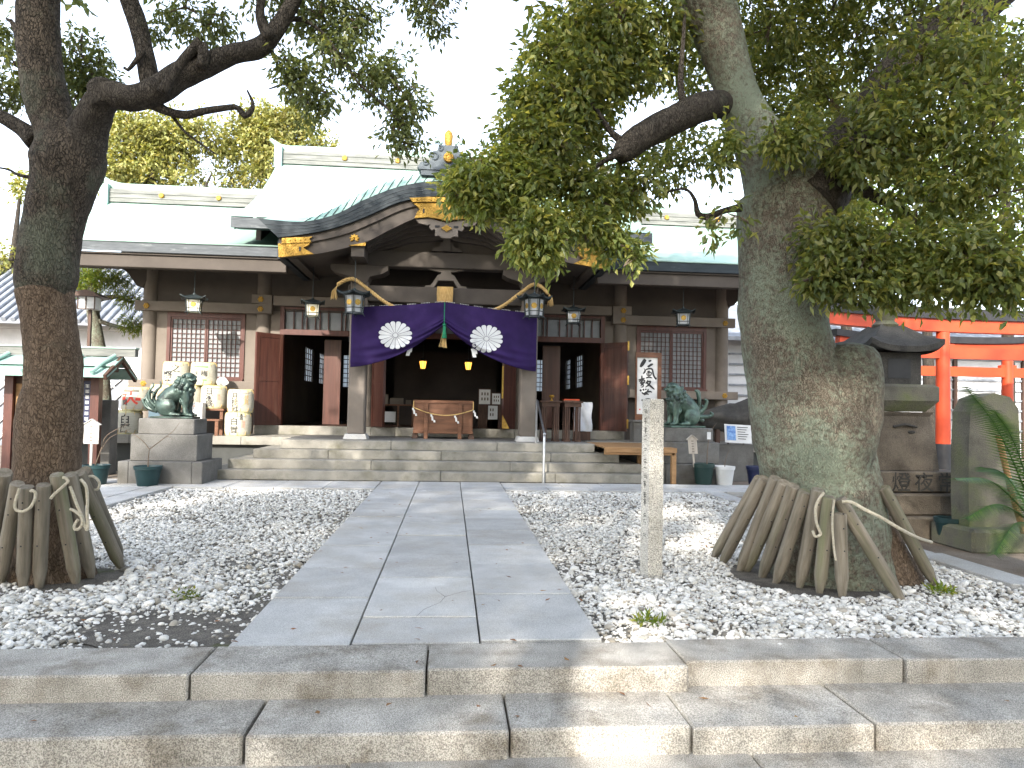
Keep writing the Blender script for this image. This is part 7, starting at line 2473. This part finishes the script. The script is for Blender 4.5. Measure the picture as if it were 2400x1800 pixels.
for (dx, dy, rD, Y, k) in (
        (1250, 40, 80, 5.6, 60), (1330, 60, 80, 5.4, 60), (1420, 40, 80, 5.6, 50), (1190, 110, 60, 5.6, 46), (1270, 140, 75, 5.4, 60), (1360, 140, 70, 5.6, 46), (1440, 130, 60, 5.8, 30), (1150, 200, 55, 5.5, 44), (1220, 220, 65, 5.4, 52), (1300, 220, 55, 5.6, 34), (1130, 290, 60, 5.4, 50), (1200, 310, 60, 5.3, 50), (1260, 290, 45, 5.5, 26), (1090, 350, 50, 5.3, 42), (1040, 370, 46, 5.2, 40), (1000, 405, 36, 5.2, 30), (1050, 430, 40, 5.2, 36), (1100, 410, 40, 5.2, 30), (1150, 390, 45, 5.2, 34), (1150, 470, 44, 5.1, 38), (1145, 520, 40, 5.1, 34), (1190, 500, 36, 5.1, 26), (1170, 548, 24, 5.1, 12), (1240, 400, 45, 5.3, 32), (1290, 430, 48, 5.3, 32), (1260, 480, 36, 5.2, 20), (1320, 490, 36, 5.3, 18), (1350, 420, 40, 5.4, 20), (1400, 385, 36, 5.4, 14), (1370, 545, 22, 5.3, 8), (1310, 530, 24, 5.3, 8), (1340, 370, 45, 5.5, 18), (1440, 360, 40, 5.6, 12), (1490, 340, 30, 5.6, 8), (1560, 340, 26, 5.2, 10), (1570, 300, 30, 5.2, 10),
        (1520, 60, 70, 5.9, 24), (1660, 60, 80, 6.2, 40), (1740, 130, 80, 6.4, 36), (1700, 250, 60, 6.2, 26), (1680, 300, 45, 5.1, 22), (1740, 290, 45, 5.1, 20), (1800, 220, 70, 6.4, 30), (1850, 80, 90, 6.5, 40), (1960, 30, 90, 6.2, 40), (1760, 400, 36, 6.4, 10), (1540, 490, 24, 5.3, 4), (1600, 470, 18, 5.1, 3),
        (1650, 150, 60, 6.6, 26), (1720, 40, 80, 6.8, 40), (1800, 20, 80, 6.8, 40), (1880, 160, 80, 6.8, 40), (1950, 330, 70, 6.6, 34), (1760, 330, 40, 6.6, 16), (1840, 430, 45, 6.6, 20), (2050, 60, 90, 6.4, 44), (2130, 130, 90, 6.2, 44), (2000, 150, 90, 6.6, 44), (1620, 10, 60, 6.4, 24),
        (1560, 120, 70, 7.2, 34), (1640, 220, 60, 7.2, 30), (1500, 20, 80, 7.4, 40), (1690, 330, 45, 7.0, 18), (1720, 160, 70, 7.5, 34), (1640, 90, 60, 7.2, 26), (1780, 250, 60, 7.2, 30), (1500, 180, 50, 7.0, 20), (1480, 290, 40, 6.8, 12), (1420, 310, 45, 6.6, 14),
        (1900, 230, 60, 5.0, 30), (1850, 330, 50, 5.0, 26), (1990, 110, 70, 4.9, 36), (2080, 40, 80, 4.9, 40),
        (1900, 330, 80, 5.0, 50), (1980, 250, 90, 4.9, 60), (2060, 180, 90, 4.8, 60), (2140, 280, 100, 4.7, 70), (2060, 360, 90, 4.8, 64), (2160, 420, 90, 4.7, 60), (1980, 430, 70, 4.9, 40), (2200, 150, 90, 4.7, 50),
        (1770, 510, 44, 5.0, 30), (1830, 530, 55, 4.9, 46), (1900, 540, 60, 4.8, 52), (1780, 570, 46, 4.9, 34), (1850, 600, 55, 4.8, 46), (1930, 600, 50, 4.8, 44), (2010, 540, 60, 4.8, 44), (2010, 605, 48, 4.7, 40), (2090, 560, 70, 4.6, 54), (2090, 610, 45, 4.6, 36), (2170, 560, 70, 4.6, 54), (2180, 610, 45, 4.5, 34), (1755, 600, 26, 4.9, 10)):
    nr = Y <= 5.0
    bl_.append(blob(dx, dy, rD * (1.08 if nr else 0.9), Y, int(k * (0.68 if nr else 0.95))))
crown('crown', TR, bl_, 'leafR', 22, 0.074, 0.035, 12, 0.11, 0.5, 0.22)
upper(TR, 0.5, 5.8, 4.2, 7.4, 5.6, 9.9, 150, 'leafR', 15)

# ---------------------------------------------------------------- stakes leaning on the trunks
ordn = ['first', 'second', 'third', 'fourth', 'fifth', 'sixth', 'seventh', 'eighth', 'ninth', 'tenth', 'eleventh']


def stake(label, top, bot, r_, group, roll=0.0):
    top, bot = Vector(top), Vector(bot)
    d = top - bot
    L_ = d.length
    t = thing('timber_stake', label, 'stake', (0, 0, 0), group)
    seg = 14
    V, F = [], []
    rows = [(-0.03, 0.45), (0.0, 0.55), (0.14, 1.0), (0.15, 1.0), (L_ * 0.35, 1.01), (L_ * 0.7, 1.0), (L_ - 0.012, 1.0), (L_, 0.9)]
    for (s_, k_) in rows:
        for k in range(seg):
            t_ = 2 * math.pi * k / seg + roll
            rr = r_ * k_
            if k_ < 0.9:  # hewn flat on four sides
                rr = rr / max(abs(math.cos(t_ - roll)), abs(math.sin(t_ - roll))) * 0.85
            rr *= 1 + 0.05 * mnoise.noise(Vector((s_ * 3 + bot.x * 9, math.cos(t_) * 2, math.sin(t_) * 2)))
            V.append((rr * math.cos(t_), rr * math.sin(t_), s_))
    for i in range(len(rows) - 1):
        for k in range(seg):
            k2 = (k + 1) % seg
            F.append((i * seg + k, i * seg + k2, (i + 1) * seg + k2, (i + 1) * seg + k))
    F += [tuple(reversed(range(seg))), tuple(range((len(rows) - 1) * seg, len(rows) * seg))]
    MB().add(V, F).build('shaft', MAT['stake'], t, True)
    q = d.to_track_quat('Z', 'Y')
    fr = q.inverted() @ Vector((0, -1, 0))
    a0 = math.atan2(fr.y, fr.x)
    m_ = MB()
    for z_ in (0.35, 0.62, L_ - 0.10):
        m_.ell((r_ * 0.99 * math.cos(a0), r_ * 0.99 * math.sin(a0), z_), (0.006, 0.006, 0.006), 6, 4)
    m_.build('nail_hole', MAT['black'], t)
    t.rotation_mode = 'QUATERNION'
    t.rotation_quaternion = q
    t.location = bot
    return t


zq = lambda x, y: (1500 + x / 2.458, 1000 + y / 2.458)
zm = lambda x, y: (x / 2.074, 1000 + y / 2.074)


def ground_at(px, py, z):
    d = fwd + rgt * ((px - 1200) / 1663.0) - up * ((py - 900) / 1663.0)
    return CAM + d * ((z - CAM.z) / d.z)


RS = [((690, 300), (425, 752), 5.60), ((718, 300), (472, 792), 5.42), ((782, 296), (572, 830), 5.32), ((832, 322), (612, 832), 5.22), ((886, 340), (700, 868), 5.14), ((952, 372), (782, 902), 5.05), ((1026, 362), (918, 928), 4.98), ((1088, 404), (1032, 958), 4.95), ((1150, 500), (1166, 982), 4.93), ((1146, 416), (1508, 1002), 4.98), ((1402, 352), (1702, 916), 5.25)]
for i, (tp, bt, Yt) in enumerate(RS):
    stake('%s weathered stake, counted from the stone post, leaning on the lichen-covered trunk' % ordn[i], at(*zq(*tp), Yt), ground_at(*zq(*bt), -0.04), 0.0475, 'stakes round the lichen-covered tree', 0.4 * i)
LS = [((22, 222), (-70, 720), 5.15), ((86, 276), (-2, 770), 5.08), ((132, 292), (112, 792), 5.05), ((212, 282), (190, 788), 5.06), ((276, 232), (372, 764), 5.10), ((342, 232), (446, 738), 5.18), ((384, 226), (592, 692), 5.28), ((412, 212), (588, 640), 5.45)]
for i, (tp, bt, Yt) in enumerate(LS):
    stake('%s weathered stake, counted from the picture edge, leaning on the brown-barked trunk' % ordn[i], at(*zm(*tp), Yt), ground_at(*zm(*bt), -0.04), 0.045 if i else 0.05, 'stakes round the brown-barked tree', 0.7 * i)


def rope(label, pts, r_=0.010):
    o = MB().tube(dense([tuple(p) for p in pts], 8), r_, 7).build('tie_rope', MAT['rope'], None, True, loc=tuple(pts[0]))
    return tag(o, label, 'rope', 'ropes tying the tree stakes')


ra = lambda tab, Y: [at(*zq(x, y), Y) for (x, y) in tab]
la_ = lambda tab, Y: [at(*zm(x, y), Y) for (x, y) in tab]
rope('rope loop hanging between the seventh and eighth stakes of the lichen-covered tree', ra([(1060, 380), (1030, 420), (1012, 470), (1015, 540), (1030, 590), (1040, 620), (1010, 632), (995, 600)], 4.86))
rope('rope running from the stake heads across the bare root of the lichen-covered tree', [at(*zq(1165, 432), 4.88), at(*zq(1220, 436), 4.84), at(*zq(1300, 480), 4.78), at(*zq(1400, 530), 4.74), at(*zq(1500, 590), 4.74), at(*zq(1600, 640), 4.95), at(*zq(1680, 665), 5.4)], 0.012)
rope('slack rope dangling beside the eighth stake of the lichen-covered tree', ra([(1120, 420), (1112, 480), (1108, 560), (1112, 640), (1120, 720), (1128, 770)], 4.86), 0.008)
rope('rope loop slung across the third stake of the brown-barked tree', la_([(94, 300), (82, 340), (72, 380), (80, 405), (110, 412), (145, 395), (166, 360), (172, 325), (158, 310), (148, 316)], 4.98))
rope('rope twisted over the fifth stake of the brown-barked tree', la_([(246, 350), (262, 330), (290, 305), (318, 280), (330, 265), (318, 250), (305, 248)], 5.02))
rope('rope hanging in long loops over the sixth stake of the brown-barked tree', la_([(392, 255), (418, 290), (425, 350), (424, 420), (428, 480), (420, 500), (400, 440), (378, 390), (352, 320), (340, 290)], 5.05))
rope('short rope bight knotted below the sixth stake head of the brown-barked tree', la_([(340, 400), (370, 415), (396, 440), (400, 470), (385, 495), (366, 500), (362, 480), (380, 450)], 5.04))
rope('rope bight sticking out behind the eighth stake of the brown-barked tree', la_([(410, 262), (430, 245), (452, 242), (474, 258), (484, 280), (476, 302), (460, 308)], 5.4))

# ---------------------------------------------------------------- trees behind
def bgtree(label, base, blobs_, trunk, m, seed, llen, lwid, per=18, spread=0.3, group='trees behind the shrine', bark='barkD', tw=0.25):
    t = thing('background_tree', label, 'tree', base, group)
    for q, (pts, w_) in enumerate(trunk):
        limb(pts, w_, 12, 0.25, 0.08, seed).build('trunk' if q == 0 else 'branch', MAT[bark], t, 'all')
    crown('crown', t, blobs_, m, per, llen, lwid, seed, spread, 0.25, tw, simple=True)
    return t


def bb(dx, dy, rD, Y, k, sq_=0.8):
    return blob(dx, dy, rD, Y, k, sq_, ry=rD * DK * Y / 1663.0 * 1.0)


c0_ = at(330 * DK, 420 * DK, 26)
bgtree('yellow-green tree rising behind the wing roof next to the brown-barked trunk', (c0_.x, 26, -0.07),
       [bb(dx, dy, r_, 26, k) for dx, dy, r_, k in ((250, 380, 55, 60), (300, 300, 60, 60), (270, 270, 50, 40), (330, 390, 50, 40), (400, 380, 40, 26), (360, 290, 55, 55), (290, 350, 60, 70), (400, 310, 45, 40), (230, 320, 45, 36), (450, 300, 40, 24), (350, 340, 40, 26), (420, 260, 30, 14))],
       [([(c0_.x, 26, -0.07), (c0_.x + 0.1, 26, 4), (c0_.x - 0.2, 26, 8), (c0_.x + 0.4, 26, 11)], [0.35, 0.28, 0.2, 0.05]), ([(c0_.x, 26, 5), (c0_.x + 1.2, 26, 7.5), (c0_.x + 2.0, 26, 9.5)], [0.14, 0.1, 0.03]), ([(c0_.x, 26, 6), (c0_.x - 1.2, 26, 8.0), (c0_.x - 1.6, 26, 9)], [0.12, 0.08, 0.03])], 'leafB', 31, 0.19, 0.10, 22, 0.28)
c0_ = at(610 * DK, 420 * DK, 27)
bgtree('yellow-green tree rising behind the main roof ridge end', (c0_.x, 27, -0.07),
       [bb(dx, dy, r_, 27, k) for dx, dy, r_, k in ((560, 280, 45, 50), (610, 270, 45, 50), (560, 250, 40, 36), (640, 250, 36, 30), (480, 320, 36, 24), (500, 380, 36, 20), (650, 300, 45, 44), (690, 310, 30, 24), (540, 330, 45, 40), (600, 340, 50, 50), (560, 390, 45, 40), (520, 290, 35, 24), (660, 350, 40, 26))],
       [([(c0_.x, 27, -0.07), (c0_.x + 0.1, 27, 4), (c0_.x - 0.2, 27, 8), (c0_.x, 27, 11)], [0.35, 0.28, 0.2, 0.05]), ([(c0_.x, 27, 6), (c0_.x - 1.4, 27, 8.5), (c0_.x - 2.0, 27, 10)], [0.14, 0.1, 0.03]), ([(c0_.x, 27, 6.5), (c0_.x + 1.0, 27, 9.0)], [0.12, 0.04])], 'leafB', 32, 0.19, 0.10, 22, 0.28)
c0_ = at(30 * DK, 400 * DK, 24)
bgtree('small yellowish tree at the picture edge beyond the brown-barked tree', (c0_.x, 24, -0.07),
       [bb(dx, dy, r_, 24, k) for dx, dy, r_, k in ((45, 405, 28, 16), (20, 560, 40, 30), (-10, 610, 50, 30), (40, 620, 30, 14), (60, 660, 30, 10))],
       [([(c0_.x, 24, -0.07), (c0_.x, 24, 4), (c0_.x + 0.2, 24, 8)], [0.22, 0.16, 0.04])], 'leafB', 33, 0.17, 0.09, 18, 0.25)
c0_ = at(205 * DK, 800 * DK, 16.5)
bgtree('pruned pine with pale trunk between the notice booth and the shrine', (c0_.x, 16.5, -0.07),
       [bb(dx, dy, r_, 16.5, k, 0.5) for dx, dy, r_, k in ((190, 595, 40, 50), (225, 605, 38, 44), (250, 600, 24, 16), (170, 625, 24, 14), (285, 645, 22, 24), (290, 700, 24, 30))],
       [([at(228 * DK, 900 * DK, 16.5), at(218 * DK, 780 * DK, 16.5), at(205 * DK, 700 * DK, 16.5), at(198 * DK, 640 * DK, 16.5), at(205 * DK, 600 * DK, 16.5)], [0.15, 0.14, 0.13, 0.12, 0.05]), ([at(200 * DK, 650 * DK, 16.5), at(250 * DK, 640 * DK, 16.5), at(285 * DK, 655 * DK, 16.5)], [0.07, 0.05, 0.02]), ([at(205 * DK, 690 * DK, 16.5), at(250 * DK, 705 * DK, 16.5), at(288 * DK, 710 * DK, 16.5)], [0.06, 0.04, 0.02])], 'leafG', 34, 0.11, 0.02, 26, 0.16, bark='barkR')
lp = at(190 * DK, 655 * DK, 15.8)
yl = thing('yard_lamp', 'small roofed yard lamp before the pruned pine trunk', 'lamp', (lp.x, 15.8, -0.07))
hb('lamp_post', 'darkwood', (lp.x + 0.02, lp.x + 0.08, 15.78, 15.84, -0.07, lp.z - 0.14), parent=yl)
hb('lamp_glass', 'lantern_glass', (lp.x - 0.13, lp.x + 0.20, 15.66, 15.95, lp.z - 0.13, lp.z + 0.12), parent=yl)
MB().prism([(lp.x - 0.28, lp.z + 0.125), (lp.x + 0.36, lp.z + 0.125), (lp.x + 0.22, lp.z + 0.21), (lp.x + 0.04, lp.z + 0.26), (lp.x - 0.14, lp.z + 0.21)], 15.55, 16.06).build('lamp_roof', MAT['darkwood'], yl)
m_ = MB()
for x in (-0.135, 0.03, 0.205):
    m_.box(lp.x + x - 0.01, lp.x + x + 0.01, 15.645, 15.659, lp.z - 0.14, lp.z + 0.12)
m_.box(lp.x - 0.14, lp.x + 0.21, 15.645, 15.658, lp.z - 0.15, lp.z - 0.131)
m_.build('lamp_bars', MAT['darkwood'], yl)

right_trees = [
    ('bright green tree beyond the vermilion gates nearest the big trunk', 17, [(1800, 470, 60, 40), (1860, 420, 70, 46), (1840, 540, 60, 40), (1780, 560, 50, 30), (1900, 480, 60, 36)], 1830),
    ('bright green tree beyond the vermilion gates second from the big trunk', 19, [(1990, 450, 80, 50), (2050, 380, 80, 46), (1960, 360, 70, 40), (2060, 500, 80, 46), (1930, 560, 70, 40), (2010, 580, 70, 40)], 2000),
    ('bright yellow-green tree beyond the vermilion gates at the picture edge', 18, [(2170, 130, 90, 44), (2220, 220, 90, 46), (2150, 300, 90, 46), (2220, 400, 90, 46), (2160, 500, 90, 46), (2230, 560, 80, 40), (2100, 600, 70, 34)], 2170),
    ('tall green tree far behind the right stem of the big tree', 24, [(1760, 250, 70, 30), (1820, 180, 80, 34), (1900, 250, 90, 40), (1850, 330, 80, 36), (1960, 200, 90, 40)], 1870),
    ('small green tree seen in the gap beside the shrine corner', 34, [(1598, 640, 14, 10), (1605, 660, 14, 10), (1610, 620, 10, 6)], 1612)]
for q, (lab, Y, bs, tx) in enumerate(right_trees):
    c0_ = at(tx * DK, 800 * DK, Y)
    ctr = at(bs[0][0] * DK, bs[0][1] * DK, Y)
    bgtree(lab, (c0_.x, Y, -0.07), [bb(dx, dy, r_, Y, k) for dx, dy, r_, k in bs], [([(c0_.x, Y, -0.07), (c0_.x + 0.1, Y, 2.2), (ctr.x, Y, ctr.z)], [0.2, 0.16, 0.05])], 'leafG', 40 + q, 0.16, 0.085, 18, 0.25, 'trees beyond the vermilion gates')

# far belt of trees closing the view behind everything
for q in range(16):
    x = -62 + 8.6 * q + rng.uniform(-1.5, 1.5)
    Y = 52 + rng.uniform(-6, 6)
    H = rng.uniform(6.5, 9.0)
    bs = [((x + rng.uniform(-2.4, 2.4), Y + rng.uniform(-1.5, 1.5), rng.uniform(1.5, H - 1)), (2.2, 2.0, 1.6), 34) for _ in range(11)]
    t = bgtree('far green tree in the belt closing the view behind the shrine', (x, Y, -0.07), bs, [([(x, Y, -0.07), (x, Y, 2.5), (x + 0.2, Y, H - 1)], [0.3, 0.24, 0.06])], 'leafB' if q % 2 else 'leafG', 60 + q, 0.6, 0.40, 9, 0.7, 'far belt of trees', tw=None)

# unseen grove added behind the viewer to dapple the forecourt and block low sky
for q, (x, y, H, z0, fine) in enumerate(((-16.5, -7.0, 11.0, 1.0, 0), (-12.6, -6.0, 11.0, 1.0, 0), (-9.0, -6.4, 11.0, 1.5, 1), (-5.6, -7.4, 13.6, 1.5, 1), (-2.4, -6.0, 13.4, 1.8, 1), (0.9, -7.4, 13.4, 1.5, 1), (4.2, -6.4, 12.5, 1.2, 1), (7.8, -6.8, 11.0, 1.0, 0), (11.6, -6.0, 11.0, 1.0, 0), (-7.4, -10.8, 12.6, 5.0, 1))):
    bs = []
    for _ in range((46 if H < 12 else 56) if fine else 40):
        a = rng.uniform(0, 2 * math.pi)
        rr = 2.0 * math.sqrt(rng.uniform(0.02, 1))
        bs.append(((x + rr * math.cos(a), y + rr * math.sin(a), z0 + (H - z0) * rng.uniform(0, 1) ** 0.85), (0.85, 0.85, 0.6), 26))
    bgtree('%s unseen camphor tree added behind the viewer to cast shade' % ordn[q], (x, y, -0.40), bs, [([(x, y, -0.4), (x + 0.1, y, 2.5), (x, y + 0.1, 5.0), (x, y, H - 0.5)], [0.36, 0.28, 0.2, 0.05])], 'leafR', 81 + q, 0.145 if fine else 0.3, 0.08 if fine else 0.18, 20 if fine else 5, 0.2, 'added shade grove behind the viewer', tw=None)

# ---------------------------------------------------------------- palm, bamboo, small plants at the right edge
base = at(2440, 1240, 5.9)
pm = thing('sago_palm', 'young palm with feathery fronds at the picture edge by the monument', 'palm', (base.x, base.y, -0.06))
MB().lathe([(0.10, -0.06), (0.12, 0.05), (0.10, base.z - 0.1), (0.05, base.z)], (base.x, base.y, 0), 14).build('stump', MAT['barkD'], pm, True)
tips = [at(2262, 905, 5.7), at(2236, 1120, 5.7), at(2262, 1215, 5.6), at(2330, 960, 5.5), at(2330, 1300, 5.4)]
tips += [base + Vector(v) for v in ((0.5, -0.3, 0.5), (0.7, 0.1, 0.35), (0.4, 0.5, 0.6), (-0.1, 0.6, 0.5))]
for k, tip in enumerate(tips):
    mid_ = base.lerp(tip, 0.55) + Vector((0, 0, 0.16))
    C_ = [Vector(p) for p in dense([tuple(base), tuple(mid_), tuple(tip)], 14)]
    m_ = MB()
    m_.tube(C_, [0.009 * (1 - 0.8 * i / len(C_)) for i in range(len(C_))], 5)
    for i in range(3, len(C_) - 1):
        d = (C_[i + 1] - C_[i - 1]).normalized()
        sdv = d.cross(Vector((0, 0, 1))).normalized()
        L_ = 0.20 * math.sin(math.pi * (0.12 + 0.8 * i / len(C_)))
        for s_ in (-1, 1):
            for j in (0, 0.5):
                p = C_[i].lerp(C_[min(i + 1, len(C_) - 1)], j)
                e = p + (sdv * s_ + d * 0.7 + Vector((0, 0, -0.35))).normalized() * L_
                n_ = d * 0.008
                m_.add([p - n_, p + n_, e], [(0, 1, 2)])
    m_.build('frond', MAT['palm'], pm)
bp = MB().tube([at(2400, 1250, 6.2), at(2370, 1150, 6.25), at(2340, 1020, 6.3)], 0.028, 10)
tag(bp.build('bamboo_pole', MAT['lightwood'], None, True, loc=tuple(at(2400, 1250, 6.2))), 'thin bamboo pole leaning by the mossy monument', 'pole')
tp = at(2225, 1215, 7.2)
pot('teal plastic bucket on the ground between lantern and monument', tp.x, 7.2, 0.15, 0.28, 'teal', -0.07, 'buckets by the stone lantern')
# tufts of weeds
for q, (x, y, lab) in enumerate(((3.86, 5.05, 'small green weed at the foot of the lichen-covered trunk'), (-1.55, 4.95, 'flat green weed in the bare gravel by the path'), (1.45, 4.35, 'tiny green weed in the gravel beside the path end'))):
    V, F, _s = leaves([(x, y, -0.02)], [(0.10, 0.08, 0.02)], [14], 8, 0.05 if q != 1 else 0.03, 0.016, 0.03, -0.5 if q != 1 else 0.0, 90 + q)
    tag(npmesh('weed', V, F, MAT['leafG'], None, False, (x, y, -0.05)), lab, 'weed')
# fallen leaves
rgl = np.random.default_rng(5)
pts = []
for _ in range(260):
    x, y = rgl.uniform(-3.6, 4.4), rgl.uniform(2.7, 11.0)
    z = 0.006 if -0.93 < x < 1.06 and y > 3.55 else (0.006 if y > 3.6 and y < 3.9 else (-0.117 if 3.2 < y < 3.5 else (-0.242 if y < 3.1 else -0.012)))
    pts.append((x, y, z))
V, F, _s = leaves(pts, [(0.001, 0.001, 0.0005)] * len(pts), [1] * len(pts), 1, 0.055, 0.024, 0.0, 0.0, 77)
V = V.reshape(-1, 5, 3)
c = V.mean(axis=1, keepdims=True)
V = c + (V - c) * np.array([1, 1, 0.25])
V[:, :, 2] = np.maximum(V[:, :, 2], np.array(pts)[:, 2][:, None])
MAT['deadleaf'] = leafmat('dead_leaf', (0.10, 0.045, 0.02), (0.20, 0.085, 0.03), (0.26, 0.16, 0.05), rough=0.7, trans=0.15)
tag(npmesh('fallen_leaves', V.reshape(-1, 3), F, MAT['deadleaf'], None, False), 'scattered brown fallen leaves on path, gravel and steps', 'leaves', kind='stuff')
